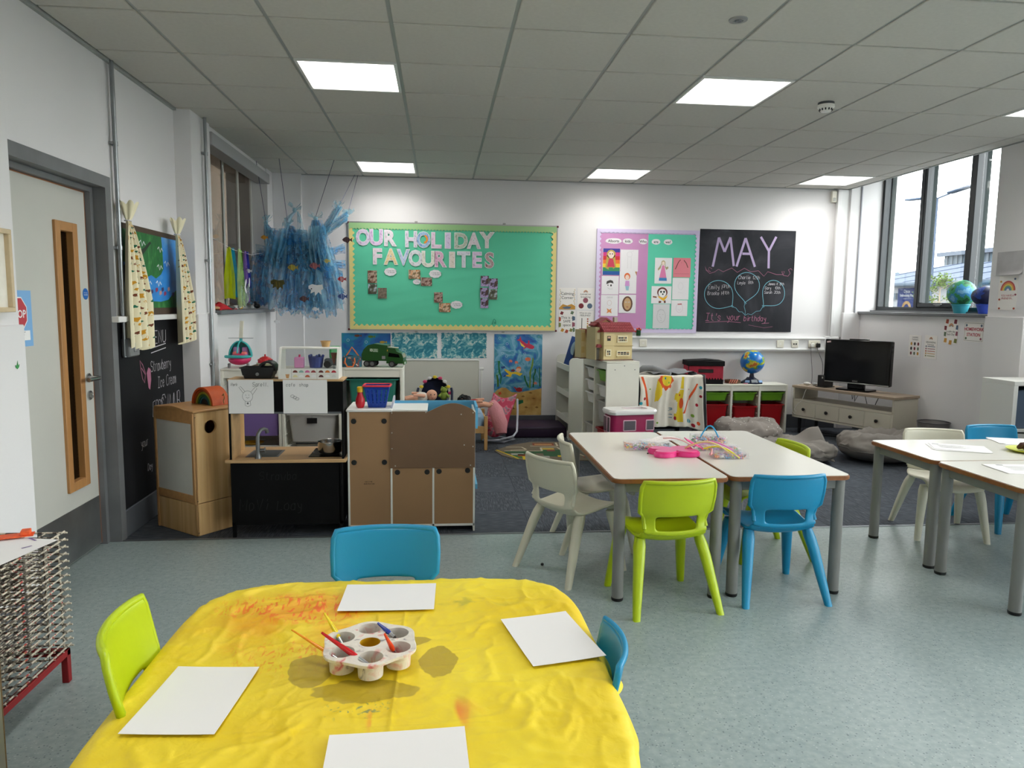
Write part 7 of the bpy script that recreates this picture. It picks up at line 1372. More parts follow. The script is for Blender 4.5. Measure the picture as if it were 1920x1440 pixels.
# ---------------------------------------------------------------- low table with draped blankets
t = thing('play_table', 'low black play table hidden under draped blankets', 'table', (2.29, 7.33, 0))
B().box(-.32, .30, -.30, .30, .70, .73, .004).obj('tabletop', blk, t)
for sx in (-.30, .28):
    for sy in (-.28, .28): B().box(sx-.02, sx+.02, sy-.02, sy+.02, 0, .70).obj('leg', blk, t, 0)
B().box(-.28, .26, .22, .24, .12, .70).obj('back_board', mat('matt_black', (12, 12, 13), .8), t, 0)
tag(B().grid(lambda u, v: Vector((-.33+.5*u, -.31+.62*v, .733+.006*noise.noise(Vector((u*6, v*5, 1))))), 16, 12).obj('check_cloth', mat('cream_check', (206, 202, 192), .9, n=(24, .1)), None, 180, (2.29, 7.33, 0), fix=False), 'cream checked cloth lying on the play table', 'cloth')
bm_ = mat('blanket_white_fleece', (228, 222, 210), .9, b=(120, .2))
def bl_f(u, v):
    # runs over the front edge of the table and hangs down with folds
    x = -.34+.68*u+.02*math.sin(v*4+u*3); top = .13; L_ = .13+.50+.10*max(0, u-.75)*4*.5; s = v*L_
    fold = .022*math.sin(u*2*PI*3.2+.6)+.010*math.sin(u*2*PI*7+1)
    if s < top: return Vector((x, -.20-s*.9, .742+.004*math.sin(u*20)+.035*max(0, u-.75)*(1-s/top)))
    h = s-top; k = min(1, h/.12)
    return Vector((x*(1-.03*h), -.318-.022*k-fold*k*1.1, .740-h+.012*math.exp(-h*40)))
t = thing('blanket', 'printed white blanket with lion and giraffe hanging over the play table', 'blanket', (2.29, 7.33, 0)); B().grid(bl_f, 70, 50).obj('fleece', bm_, t, 180, fix=False); t.children[0].modifiers.new('thickness', 'SOLIDIFY').thickness = .003
def bprint(poly, c, lift=.0035):
    """print that follows the cloth folds: poly in cloth (u, v), filled with a fine grid"""
    us = [p[0] for p in poly]; vs_ = [p[1] for p in poly]; u0, u1, v0, v1 = min(us), max(us), min(vs_), max(vs_); n = 26; b = B(); cache = {}
    def ins(u, v):
        r = False; j = len(poly)-1
        for i in range(len(poly)):
            if (poly[i][1] > v) != (poly[j][1] > v) and u < (poly[j][0]-poly[i][0])*(v-poly[i][1])/(poly[j][1]-poly[i][1])+poly[i][0]: r = not r
            j = i
        return r
    def vert(i, j):
        if (i, j) not in cache:
            u, v = u0+(u1-u0)*i/n, v0+(v1-v0)*j/n; p = bl_f(u, v); a = bl_f(u+.004, v)-p; c_ = bl_f(u, v+.004)-p; nr = a.cross(c_); nr = nr.normalized() if nr.length > 0 else Vector((0, -1, 0))
            if nr.y > 0 or (abs(nr.y) < .2 and nr.z < 0): nr = -nr
            cache[(i, j)] = b.bm.verts.new(p+nr*lift)
        return cache[(i, j)]
    for i in range(n):
        for j in range(n):
            if ins(u0+(u1-u0)*(i+.5)/n, v0+(v1-v0)*(j+.5)/n): b.bm.faces.new((vert(i, j), vert(i+1, j), vert(i+1, j+1), vert(i, j+1)))
    b.obj('printed_motif', mat('blanket_%d_%d_%d' % c, c, .9), t, 180, fix=False)
E_ = lambda u, v, a, c, n=20: [(u+a*math.cos(2*PI*k/n), v+c*math.sin(2*PI*k/n)) for k in range(n)]
YL, OR, RDc, TQ, GN = (230, 200, 50), (222, 90, 40), (176, 30, 50), (40, 150, 170), (130, 170, 60)
bprint([(.40+(.115+.014*math.cos(8*a))*math.cos(a), .27+(.135+.016*math.cos(8*a))*math.sin(a)) for a in [2*PI*k/64 for k in range(64)]], OR); bprint(E_(.41, .26, .075, .09), YL, .005); bprint(E_(.385, .24, .012, .016), TQ, .0065); bprint(E_(.44, .30, .012, .016), GN, .0065)
bprint([(.27, .24), (.33, .36), (.345, .48), (.30, .58), (.26, .60), (.255, .45)], YL)
bprint([(.655, .22), (.69, .22), (.70, .92), (.585, .90), (.58, .80), (.62, .76), (.62, .60), (.575, .56), (.575, .48), (.63, .44), (.645, .34)], YL); bprint(E_(.675, .62, .028, .085), OR, .005); bprint(E_(.64, .49, .010, .02), RDc, .005); bprint(E_(.592, .86, .014, .03), RDc, .005)
for k in range(9): bprint([(.02+.012*k, .22+.05*k), (.055+.012*k, .22+.05*k), (.067+.012*k, .272+.05*k), (.032+.012*k, .272+.05*k)], OR)
for k in range(8): bprint([(.90-.025*k, .30+.06*k), (.93-.025*k, .30+.06*k), (.905-.025*k, .362+.06*k), (.875-.025*k, .362+.06*k)], OR)
for u, v, a, c in ((.045, .80, .03, OR), (.02, .62, .022, TQ), (.075, .55, .022, RDc), (.11, .70, .018, TQ), (.13, .86, .018, GN), (.80, .90, .03, TQ), (.86, .80, .022, GN), (.92, .62, .022, RDc), (.93, .90, .025, OR), (.86, .95, .025, RDc), (.965, .35, .02, TQ), (.97, .48, .018, RDc), (.15, .40, .012, GN), (.80, .40, .014, RDc), (.82, .55, .012, TQ), (.32, .93, .014, GN)): bprint(E_(u, v, a, a*1.15, 14), c)
for P in (([(.50, .70), (.56, .70), (.56, .715), (.50, .715)]), ([(.50, .74), (.56, .72), (.56, .732), (.50, .755)]), ([(.50, .80), (.56, .80), (.56, .812), (.50, .812)]), ([(.50, .85), (.56, .85), (.56, .862), (.50, .862)])): bprint(P, (60, 120, 150))
gf = mat('grey_jersey', (136, 138, 142), .9, b=(40, .2))
t = thing('grey_cloth', 'grey cloth draped over the right end of the play table', 'cloth', (2.29, 7.33, 0))
B().grid(lambda u, v: (Vector((-.12+.45*u+.0, -.10+.36*v, .748+.028*math.sin(u*5+v*4)**2)) if u < .999 else Vector((.33, -.1+.36*v, .75))), 20, 14).obj('top_fold', gf, t, 180, fix=False)
B().grid(lambda u, v: Vector((.335+.05*v+.02*math.sin(u*14), -.36+.55*u, .76-.68*v-.03*math.sin(u*7)*v)), 24, 20).obj('hanging_fold', gf, t, 180, fix=False)
B().tube([(-.22, .12, .75), (-.18, .05, .79), (-.10, .0, .80), (-.02, -.06, .77), (.06, -.12, .755)], [.02, .035, .03, .035, .02], 10).obj('rolled_fold', gf, t)
# ---------------------------------------------------------------- long low storage unit with coloured boxes
u_ = storage_unit('long low white storage frame with green and red boxes under the globe', 2.975, 3.972, 7.93, .56, .30, 3)
for k in range(3):
    x = 2.975+.333*(k+.5); n_ = ('left', 'middle', 'right')[k]
    plastic_bin('green shallow box in the %s column of the long storage frame' % n_, x, 8.08, .372, .285, .28, .095, (104, 160, 34)); plastic_bin('red deep box in the %s column of the long storage frame' % n_, x-.004, 8.07 if k != 1 else 8.05, .085, .285, .28, .245 if k != 1 else .225, (168, 12, 24))
t = thing('storage_carton', 'red and black painted cardboard storage box on the long storage frame', 'box', (3.02, 8.095, .562), R(-6)); crd = mat('brushed_red_paint', (176, 30, 56), .6, n=(26, .22, (1, 1, .2)))
B().box(-.20, .20, -.12, .12, 0, .22, .003).obj('carton', crd, t); B().box(-.202, .202, -.122, .122, 0, .052).obj('black_base', mat('black_paint', (20, 19, 21), .6), t, 0); B().box(-.212, .212, -.132, .132, .205, .262, .004).obj('lid', mat('black_paint'), t); B().prism([(-.21, .262), (.05, .275), (.21, .262)], -.12, .12).obj('lid_bulge', mat('black_paint'), t, 0)
b = B()
for k in range(12): b.flat([(-.19+.032*k, .05), (-.165+.032*k, .05), (-.178+.032*k, .075)], -.1226)
b.flat([(-.20, .05), (-.192, .05), (-.192, .21), (-.2, .21)], -.1226); b.obj('painted_grass', mat('black_paint'), t, 0); B().box(-.085, .085, -.1235, -.1215, .128, .168, .002).obj('hand_hole', dk, t, 0)
t = thing('globe', 'plastic world globe on a dark base', 'globe', (3.60, 8.08, .562)); gm = ramp_mat('globe_print', [(.44, (24, 110, 190)), (.50, (40, 136, 206)), (.53, (140, 170, 60)), (.58, (214, 190, 70)), (.63, (200, 110, 50)), (.70, (170, 50, 60))], 9, 4, .2, const=True)
B().ball((0, 0, .245), .136, None, None, 36, 22).obj('sphere', gm, t); B().prism([(-.075, .0), (.075, 0), (.02, .062), (-.02, .062)], .0, .08).obj('base_block', blk, t); B().lathe([(.13, 0), (.128, .01), (.07, .045), (.03, .07), (.022, .11)], (0, .0, 0), 8, 0, (True, True)).obj('base', mat('globe_base_navy', (34, 38, 58), .35), t, 20); B().cb(-.01, -.10, .030, .075, .012, .04, .004, 0, R(-35)).obj('screen', mat('globe_screen_grey', (150, 156, 160), .2), t); B().cb(.07, -.085, .026, .06, .010, .03, .003, 0, R(-35), 0, R(30)).cb(-.085, -.08, .026, .05, .010, .03, .003, 0, R(-35), 0, R(-30)).obj('sticker', mat('globe_sticker_blue', (140, 176, 220), .4), t)
t = thing('wood_slice_tray', 'small round wooden tray beside the globe', 'tray', (3.38, 8.10, .562)); B().lathe([(.085, 0), (.09, .02), (.088, .034), (.08, .034), (.076, .014), (.001, .012)], n=28, cap=(True, False)).obj('tray', mat('bark_brown', (110, 84, 60), .7, n=(30, .3)), t)
for k in range(4): tag(B().cb(0, 0, .0, .010, .012, .05, .003, 0, R(12), R(20)).obj('hair_clip', mat('salmon_plastic', (236, 150, 130), .4), None, 60, (3.31+.024*k, 8.0-.004*k, .588)), 'salmon pink clip leaning on the wooden tray, number %s from the left' % ('one', 'two', 'three', 'four')[k], 'clip', 'salmon clips by the tray')
t = thing('toy_comb', 'small pink and green trinkets in front of the globe', 'trinket', (3.52, 7.985, .562)); B().cb(-.03, 0, .004, .05, .02, .008, .003).obj('pink_piece', mat('trinket_pink', (226, 150, 176), .4), t); B().cb(.05, 0, .004, .045, .02, .008, .003, 0, 0, 0, .3).obj('green_piece', mat('trinket_green', (150, 200, 70), .4), t)
# ================================================================ television corner
TV = thing('television_bench', 'pale television bench with four drawers and black knobs set across the corner', 'tv bench', (4.057, 7.967, 0), math.atan2(-1.142, .484)); bench = mat('bench_greige', (204, 198, 182), .45, n=(3, .02)); oak = mat('grey_oak_top', (164, 146, 126), .5, n=(10, .1, (.15, 1, 1))); L_ = 1.24; Dp = .40
B().box(-.012, L_+.012, -.012, Dp+.005, .525, .552, .002).obj('top', oak, TV); B().box(0, .018, 0, Dp, .19, .525).obj('side_panel', bench, TV, 0); B().box(L_-.018, L_, 0, Dp, .19, .525).obj('side_panel', bench, TV, 0); B().box(.018, L_-.018, .005, Dp, .375, .393).obj('shelf', bench, TV, 0); B().box(.0, L_, .0, Dp, .185, .205).obj('bottom', bench, TV, 0); B().box(.018, L_-.018, Dp-.06, Dp-.05, .20, .375).obj('back', bench, TV, 0); B().box(.0, L_, .0, .016, .375, .40).obj('shelf_rail', bench, TV, 0)
for k in range(4):
    a = .018+(L_-.036)*k/4; e = a+(L_-.036)/4; o = B().box(a+.004, e-.004, -.004, .016, .209, .372, .002).obj('drawer', bench, TV); B().box(e-.003, e+.003, -.002, .016, .205, .375).obj('rail', bench, TV, 0)
    B().lathe([(.008, 0), (.009, -.012), (.018, -.018), (.018, -.024), (.010, -.028), (.001, -.029)], (0, 0, 0), 16, 0, (False, True), Matrix.Translation(((a+e)/2, -.004, .29)) @ Matrix.Rotation(-PI/2, 4, 'X')).obj('knob', blk, o)
for x in (.06, L_-.06):
    for y in (.06, Dp-.05): B().cyl((x, y, 0), (x, y, .19), .016, .022, 12).obj('leg', blk, TV)
c_, s_ = .484/1.2403, -1.142/1.2403
def bench_pt(lx, ly): return (4.057+lx*c_-ly*s_, 7.967+lx*s_+ly*c_)
tvx, tvy = bench_pt(.665, .19); TVs = thing('television', 'black flat screen television on the pale bench', 'television', (tvx, tvy, .553), math.atan2(s_, c_)+R(10)); pb = mat('piano_black', (9, 9, 11), .18)
B().prism(rrect(-.18, .18, -.11, .11, .03), 0, .018, 'z').obj('stand_base', pb, TVs); B().box(-.09, .09, -.02, .03, .018, .075, .006).obj('stand_neck', pb, TVs); B().box(-.36, .36, -.03, .04, .068, .545, .008).obj('cabinet', pb, TVs); B().box(-.325, .325, -.0325, -.029, .125, .515).obj('screen', mat('tv_screen', (7, 7, 10), .10), TVs, 0); B().box(-.355, .355, -.034, -.028, .072, .083, .002).obj('silver_strip', mat('silver_trim', (176, 176, 172), .3, .7), TVs); B().box(-.10, .10, -.01, .04, .545, .556, .003).obj('top_bar', pb, TVs); text('SONY', .022, TVs, (0, -.0335, .094), mat('logo_grey', (186, 186, 186), .4)); B().cb(-.315, -.034, .515, .045, .003, .018, .001, 0, 0, R(-8)).obj('sticker', mat('sticker_pale', (222, 196, 200), .6), TVs)
x, y = bench_pt(.29, .17); t = thing('set_top_box', 'upright black set-top box left of the television', 'set-top box', (x, y, .553), math.atan2(s_, c_)); B().box(-.045, .045, -.08, .08, .006, .135, .006).obj('case', blk, t); B().box(-.06, .06, -.09, .09, 0, .008, .003).obj('stand', blk, t); B().box(.015, .03, -.082, -.079, .10, .12).obj('badge', mat('logo_grey'), t, 0)
x, y = bench_pt(.10, .13); t = thing('game_controller', 'white game controller with trailing leads on the bench end', 'controller', (x, y, .553), math.atan2(s_, c_)); wpl = mat('controller_white', (222, 220, 216), .4); B().ball((-.02, 0, .018), .05, .022, .018).obj('handset', wpl, t); B().ball((.07, .01, .02), .035, .025, .02).obj('handset_end', mat('controller_grey', (170, 170, 172), .4), t)
B().tube([(-.06, -.01, .015), (-.09, -.05, .004), (-.105, -.15, -.03), (-.10, -.15, -.16), (-.08, -.152, -.30), (-.04, -.155, -.33)], .003, 6).obj('lead', wpl, t); B().tube([(.08, -.02, .01), (.09, -.12, .004), (.08, -.152, -.06), (.05, -.155, -.16), (-.02, -.155, -.22), (-.05, -.156, -.27), (-.02, -.157, -.30)], .003, 6).obj('lead', wpl, t)
t = thing('cable_tangle', 'black cables hanging behind the television bench', 'cable', (*bench_pt(.55, .42), .0), math.atan2(s_, c_)); B().tube([(-.1, 0, .51), (-.08, -.01, .42), (-.06, 0, .50), (-.05, -.01, .40), (-.02, 0, .47), (.06, 0, .50), (.10, 0, .38), (.11, 0, .10), (.0, -.1, .02), (-.3, -.15, .008), (-.5, -.2, .008)], .004, 6).obj('cable', blk, t); B().tube([(.25, 0, .52), (.2, 0, .40), (.15, 0, .1), (.1, -.05, .006), (-.2, -.3, .006)], .004, 6).obj('cable', blk, t)
t = thing('power_block', 'black power adaptor on the floor under the bench', 'adaptor', (4.17, 7.80, 0), .3); B().box(-.05, .05, -.03, .03, 0, .035, .005).obj('block', blk, t); B().tube([(-.05, 0, .015), (-.12, .03, .006), (-.16, -.03, .006), (-.10, -.09, .006)], .004, 6).obj('cable', blk, t)
# waste bin
t = thing('waste_bin', 'round grey wire mesh waste bin by the window wall', 'waste bin', (4.80, 6.575, 0)); mesh_m = mat('wire_mesh_grey', (118, 116, 116), .4, .4, alpha=.72); B().lathe([(.11, .005), (.142, .345)], n=36).obj('mesh_wall', mesh_m, t, 60, fix=False); B().lathe([(.001, .006), (.11, .006)], n=36).obj('floor_disc', mesh_m, t, fix=False)
for z, r in ((.345, .143), (.008, .111)): B().tube([(r*math.cos(2*PI*k/36), r*math.sin(2*PI*k/36), z) for k in range(36)], .005, 6, loop=True).obj('rim', mat('bin_rim', (84, 84, 88), .35, .6), t)
# ---------------------------------------------------------------- bean bags
def beanbag(label, x, y, rz, a, c, h, m, seed, flap=None, sag=.25):
    t = thing('bean_bag', label, 'bean bag', (x, y, 0), rz, 'grey bean bags on the carpet')
    def f(u, v):
        th = 2*PI*u; ph = PI*v; n = noise.fractal(Vector((math.cos(th)*1.6+seed, math.sin(th)*1.6, v*3)), 1, 2, 4); r = (math.sin(ph)**.65)*(1+.13*n*math.sin(ph))
        fold = .035*max(0, 1-abs(noise.noise(Vector((math.cos(th)*2.5+seed, math.sin(th)*2.5, v*2.2+5))))*4)
        z = h*.5*(1-math.cos(ph)); z = z*(1-sag*math.exp(-((math.cos(th)*r)**2+(math.sin(th)*r-.1)**2)*5)*(v > .5))+fold*math.sin(ph)*(v > .4)+.02*n*(v > .3)
        return Vector((a*r*math.cos(th), c*r*math.sin(th), max(0.001, z)))
    B().grid(f, 72, 36, closeu=True).obj('cover', m, t, 180)
    pts = [f(k/40, .42)*1.005+Vector((0, 0, .005)) for k in range(40)]; B().tube(pts, .006, 6, loop=True).obj('seam_piping', mat('bag_seam_grey', (110, 106, 102), .9), t)
    if flap: 
        def g(u, v): p = Vector(flap[0]).lerp(Vector(flap[1]), u).lerp(Vector(flap[2]).lerp(Vector(flap[3]), u), v); return p+Vector((0, 0, .025*math.sin(u*6+v*3)*math.sin(PI*v)))
        o = B().grid(g, 16, 14).obj('loose_flap', m, t, 180, fix=False); o.modifiers.new('thickness', 'SOLIDIFY').thickness = .012
    return t
bag1 = mat('grey_canvas', (128, 122, 116), .92, n=(5, .08), b=(200, .1))
def star_m():
    M = mat('speckled_grey_canvas', (134, 126, 120), .92, n=(6, .1)); nt = M.node_tree; p = nt.nodes['Principled BSDF']; src = p.inputs['Base Color'].links[0].from_socket
    tc = nt.nodes.new('ShaderNodeTexCoord'); v = nt.nodes.new('ShaderNodeTexVoronoi'); v.inputs['Scale'].default_value = 26; nt.links.new(tc.outputs['Object'], v.inputs[0]); r_ = nt.nodes.new('ShaderNodeMapRange'); r_.inputs[1].default_value = .16; r_.inputs[2].default_value = .12; nt.links.new(v.outputs[0], r_.inputs[0]); mx = nt.nodes.new('ShaderNodeMix'); mx.data_type = 'RGBA'; nt.links.new(r_.outputs[0], mx.inputs[0]); nt.links.new(src, mx.inputs[6]); mx.inputs[7].default_value = lin((226, 220, 212)); nt.links.new(mx.outputs[2], p.inputs['Base Color']); return M
beanbag('grey bean bag with white speckles in front of the red boxes', 3.20, 7.22, .2, .36, .34, .29, star_m(), 3.3)
beanbag('plain grey bean bag with a raised pointed corner behind the centre tables', 3.36, 6.48, -.3, .36, .32, .21, bag1, 8.1, flap=((-.22, -.14, .19), (.02, .16, .20), (.32, -.12, .02), (.22, .18, .30)))
beanbag('slumped grey bean bag behind the right-hand tables', 4.20, 6.46, .15, .43, .36, .30, bag1, 1.7, sag=.45)
# ================================================================ right wall: posters, sill objects, shelf unit
t, w_, h_ = poster('tall poster with a rainbow about calm each day under the sill', 6.728, 6.535, 1.108, 1.348, wall='R', x=XW); text('a calm day\nEach Day', .028, t, (0, -.002, .11), ink)
for k, (u, v, a) in enumerate(((-.06, .215, 0), (.055, .215, 1), (-.082, .15, 1), (.085, .16, 2), (-.085, .09, 6), (.085, .1, 5), (-.07, .03, 3), (.07, .03, 4), (0, .012, 3))): B().flat([(max(-.095, u-.022), v-.018), (min(.095, u+.018), v-.022), (min(.095, u+.022), v+.02), (max(-.095, u-.014), v+.022)], -.0018).obj('mosaic_print', ter[a], t, 0)
for k in range(3): B().ribbon(arc(0, .165, .030-.009*k, 0, 180, 12), .007, -.0018).obj('rainbow_print', ter[(3, 0, 6)[k]], t, 0)
t, w_, h_ = poster('poster reading HOMEWORK STATION under the window sill', 6.455, 6.20, 1.142, 1.325, wall='R', x=XW); hwr = mat('poster_brick_red', (190, 74, 90), .7); text('HOMEWORK', .042, t, (0, -.002, .103), hwr, bold=.0012); text('STATION', .042, t, (0, -.002, .052), hwr, bold=.0012)
b = B()
for c in (((-.118, .01), (.118, .01)), ((.118, .01), (.118, .173)), ((.118, .173), (-.118, .173)), ((-.118, .173), (-.118, .01))): b.ribbon(c, .002, -.0018)
b.obj('border_line', ink, t, 0)
for u, v, m in ((-.095, .152, 2), (.095, .152, 2), (-.095, .03, 6), (.095, .03, 5)): B().disc(u, v, .012, None, -.0019, 0, 10).obj('corner_doodle', ter[m], t, 0)
t, w_, h_ = poster('narrow poster of small face pictures, left of the pair by the bin', 7.255, 7.06, .942, 1.168, wall='R', x=XW); text('CALMING\nTechniques', .022, t, (0, -.002, .195), ink)
for k in range(9): B().disc(-.055+.055*(k % 3), .035+.05*(k//3), .015, .018, -.0018, 0, 12).obj('icon_print', [ter[1], ter[6], ter[3], ink][k % 4], t, 0)
t, w_, h_ = poster('narrow poster with a list of grounding steps, right of the pair by the bin', 7.005, 6.815, .94, 1.175, wall='R', x=XW); text('GROUNDING\nTechnique', .024, t, (.0, -.002, .158), ink)
for k in range(3): B().ribbon(arc(0, .195, .022-.006*k, 0, 180, 10), .005, -.0018).obj('rainbow_print', ter[(3, 0, 6)[k]], t, 0)
for k in range(5): B().box(-.075, -.058, -.0018, -.0014, .02+.024*k, .034+.024*k).box(-.045, .07, -.0018, -.0014, .024+.024*k, .030+.024*k).obj('list_print', ter[(4, 3, 0, 5, 2)[k]], t, 0)
t, w_, h_ = poster('rainbow poster on the pier right of the window', 5.82, 5.615, 1.44, 1.728, wall='R', x=XR)
for k, c in enumerate(((196, 84, 84), (226, 150, 90), (232, 210, 110), (120, 170, 140), (110, 130, 190))): B().ribbon(arc(0, .165, .075-.013*k, 0, 180, 16), .013, -.0018).obj('rainbow_band', mat('rainbow_%d' % k, c, .7), t, 0)
text("YOU HAVE A\nFRIEND IN...", .024, t, (0, -.002, .115), hwr)
for u, v, m in ((-.08, .24, 3), (.07, .26, 2), (-.085, .09, 0), (.085, .13, 5), (-.08, .015, 0), (.08, .015, 0)): B().disc(u, v, .012, .009, -.0018, 0, 8).obj('confetti_print', ter[m], t, 0)
t, w_, h_ = poster('grey curled paper above the rainbow poster', 5.865, 5.575, 1.735, 1.93, mat('greyed_paper', (186, 184, 186), .7, n=(7, .12)), wall='R', x=XR); B().grid(lambda u, v: Vector((-.145+.29*u, -.002-.03*(1-v)**3*u, .0+.05*v)), 12, 8).obj('curled_edge', mat('greyed_paper'), t, 180, fix=False)
def maché(label, y, r, c_pot, ramp, oblate=1.0):
    t = thing('paper_mache_globe', label, 'model globe', (5.05, y, 1.402), 0, 'papier-mache globes on the sill')
    B().lathe([(.055, 0), (.078, .078), (.084, .08), (.084, .09), (.076, .09), (.07, .085)], n=24, cap=(True, True)).obj('pot', mat('pot_%d_%d_%d' % c_pot, c_pot, .5), t)
    B().grid(lambda u, v: Vector((r*math.sin(PI*v)*math.cos(2*PI*u), r*math.sin(PI*v)*math.sin(2*PI*u), .085+r*oblate*.86-r*oblate*math.cos(PI*v)))*1.0+Vector((0, 0, .004*noise.noise(Vector((u*9, v*7, r))))), 32, 20, closeu=True).obj('ball', ramp, t, 60)
maché('papier-mache earth globe in a turquoise pot on the window sill', 6.66, .128, (56, 160, 176), ramp_mat('earth_tissue', [(.3, (20, 90, 50)), (.42, (50, 140, 90)), (.5, (60, 140, 190)), (.6, (120, 180, 214)), (.7, (206, 220, 226)), (.78, (30, 100, 170))], 9, 4, .5, const=True))
maché('dark blue papier-mache planet in a blue pot, half hidden by the pier', 6.33, .125, (60, 90, 206), ramp_mat('planet_tissue', [(.35, (14, 24, 70)), (.55, (30, 60, 140)), (.7, (70, 110, 190))], 14, 4, .5, const=True), .75)
t = thing('cube_shelf', 'white cube shelf unit with a grey-blue insert at the right edge', 'shelf unit', (4.41, 5.16, 0)); kz = .895
B().box(0, .50, 0, .34, kz-.035, kz, .002).obj('top', wk, t); B().box(0, .035, 0, .34, 0, kz-.035, .002).obj('side_panel', wk, t); B().box(.465, .50, 0, .34, 0, kz-.035, .002).obj('side_panel', wk, t); B().box(.035, .465, 0, .34, .50, .52).obj('shelf', wk, t, 0); B().box(.035, .465, 0, .34, 0, .03).obj('base', wk, t, 0); B().box(.035, .465, .33, .335, .03, .86).obj('back', wk, t, 0)
t2 = thing('fabric_bin', 'grey-blue fabric box in the white cube shelf', 'storage box', (4.66, 5.19, .522)); B().box(-.205, .205, 0, .28, 0, .30, .006).obj('box', mat('slate_blue_fabric', (84, 100, 122), .9, b=(150, .2)), t2); B().box(-.04, .04, -.006, 0, .19, .215, .002).obj('pull_tab', mat('slate_blue_dark', (60, 72, 92), .9), t2)
t3 = thing('fabric_bin', 'white drawer in the lower part of the cube shelf', 'storage box', (4.66, 5.175, .032)); B().box(-.21, .21, 0, .29, 0, .45, .004).obj('box', wk, t3); B().lathe([(.008, 0), (.014, -.02), (.001, -.022)], (0, 0, 0), 12, 0, (False, True), Matrix.Translation((0, 0, .3)) @ Matrix.Rotation(-PI/2, 4, 'X')).obj('knob', blk, t3)
# ================================================================ craft things on the centre tables
tz = .6205
def bead_box(label, x, y, rz, w_, d_, h_, seed, dens=62):
    t = thing('bead_box', label, 'craft box', (x, y, tz), rz, 'clear bead boxes'); gl_ = mat('clear_styrene', (232, 232, 236), .12, alpha=.2)
    B().box(-w_/2, w_/2, -d_/2, d_/2, 0, h_, .004).obj('case', gl_, t); B().box(-w_/2, w_/2, -d_/2, d_/2, h_, h_+.003, .001).obj('lid', mat('clear_lid', (236, 234, 238), .15, alpha=.22), t)
    rr = random.Random(seed); cols_ = [(226, 80, 90), (240, 196, 60), (110, 190, 120), (110, 170, 220), (236, 150, 190), (232, 232, 232), (60, 60, 70), (240, 150, 90), (170, 130, 200)]; bl_ = [B() for _ in cols_]; nx_, ny_ = 6, 3
    for k in range(dens*3):
        u = rr.random(); v = rr.random(); cell = (int(u*nx_)*7+int(v*ny_)*3+seed) % len(cols_); cell = cell if rr.random() < .75 else rr.randrange(len(cols_))
        bl_[cell].cb((u-.5)*(w_-.016), (v-.5)*(d_-.016), .004+rr.random()*(h_-.012), .0085, .0085, .007, 0, 0, 0, 0, rr.random()*3)
    for k, b in enumerate(bl_): tag(b.obj('beads', mat('bead_%d_%d_%d' % cols_[k], cols_[k], .35), t, 0), kind='stuff')
    q = B()
    for k in range(1, nx_): q.box(-w_/2+w_*k/nx_-.0006, -w_/2+w_*k/nx_+.0006, -d_/2+.003, d_/2-.003, .002, h_-.001)
    q.obj('divider', gl_, t, 0); return t
bead_box('clear bead box at the left of the craft pile', 1.20, 4.05, R(-10), .28, .16, .03, 1); bead_box('clear grey bead box at the back of the craft pile', 1.63, 4.235, R(-4), .20, .13, .04, 5); bead_box('clear bead box with red beads at the right of the craft pile', 1.58, 3.80, R(-2), .20, .12, .026, 7); bead_box('clear bead box with green ends behind the pink case', 1.60, 4.00, R(-12), .24, .11, .022, 3)
t = thing('craft_sheets', 'loose sheets of craft stickers behind the left bead box', 'paper', (1.36, 4.33, tz), R(20))
for k in range(3): B().box(-.13, .13, -.05, .05, .001*k, .001*k+.0008, 0, 0, Matrix.Rotation(.25*k, 4, 'Z')).obj('sheet', mat('sticker_sheet_%d' % k, [(226, 222, 224), (214, 210, 216), (232, 224, 220)][k], .4, n=(70, .2)), t, 0)
t = thing('butterfly_case', 'bright pink butterfly shaped craft case on the centre tables', 'craft box', (1.295, 3.875, tz), R(4)); hp = mat('translucent_hot_pink', (236, 58, 140), .25)
BF = [(.118*math.cos(a)*(.62+.75*abs(math.sin(2*a))**.8), .085*math.sin(a)*(.55+.75*abs(math.sin(2*a))**.8)) for a in [2*PI*k/64 for k in range(64)]]
o = B().prism(BF, 0, .030, 'z'); bmesh.ops.bevel(o.bm, geom=[e for e in o.bm.edges if abs(e.verts[0].co.z-e.verts[1].co.z) < 1e-6], offset=.006, segments=2, affect='EDGES'); o.obj('case_bottom', hp, t, 50)
B().prism([(x*.92, y*.90) for x, y in BF], .030, .034, 'z').obj('lid', mat('pink_lid', (240, 96, 160), .2), t, 40); B().cb(.12, .01, .06, .11, .05, .004, .001, 0, R(10), R(28)).obj('open_flap', hp, t)
pcm = [((236, 150, 190), (1.37, 3.90), (1.62, 3.80), .05, 'pink'), ((232, 220, 150), (1.36, 3.88), (1.60, 3.76), .06, 'cream'), ((220, 120, 180), (1.40, 3.95), (1.66, 3.86), .045, 'magenta'), ((206, 186, 226), (1.42, 3.92), (1.64, 3.80), .04, 'lilac'), ((236, 170, 170), (1.44, 3.69), (1.56, 3.98), .012, 'salmon'), ((240, 190, 190), (1.33, 4.18), (1.48, 4.05), .02, 'peach'), ((240, 226, 60), (1.46, 3.86), (1.62, 3.74), .035, 'yellow'), ((60, 160, 210), (1.56, 4.18), (1.665, 4.16), .07, 'sky blue')]
for c, p, q, hgt, nm in pcm:
    pts = [(p[0]+(q[0]-p[0])*k/14, p[1]+(q[1]-p[1])*k/14, tz+.036+hgt*math.sin(PI*k/14)-.030*(k/14 if nm != 'sky blue' else 0)+(.006 if nm == 'sky blue' else 0)) for k in range(15)]
    o = B().tube([Vector(x)-Vector(pts[0]) for x in pts], .0042, 8).obj('pipe_cleaner', mat('chenille_'+nm.replace(' ', '_'), c, .9), None, 60, pts[0]); tag(o, nm+' pipe cleaner bent over the craft boxes', 'pipe cleaner', 'pipe cleaners on the craft pile')
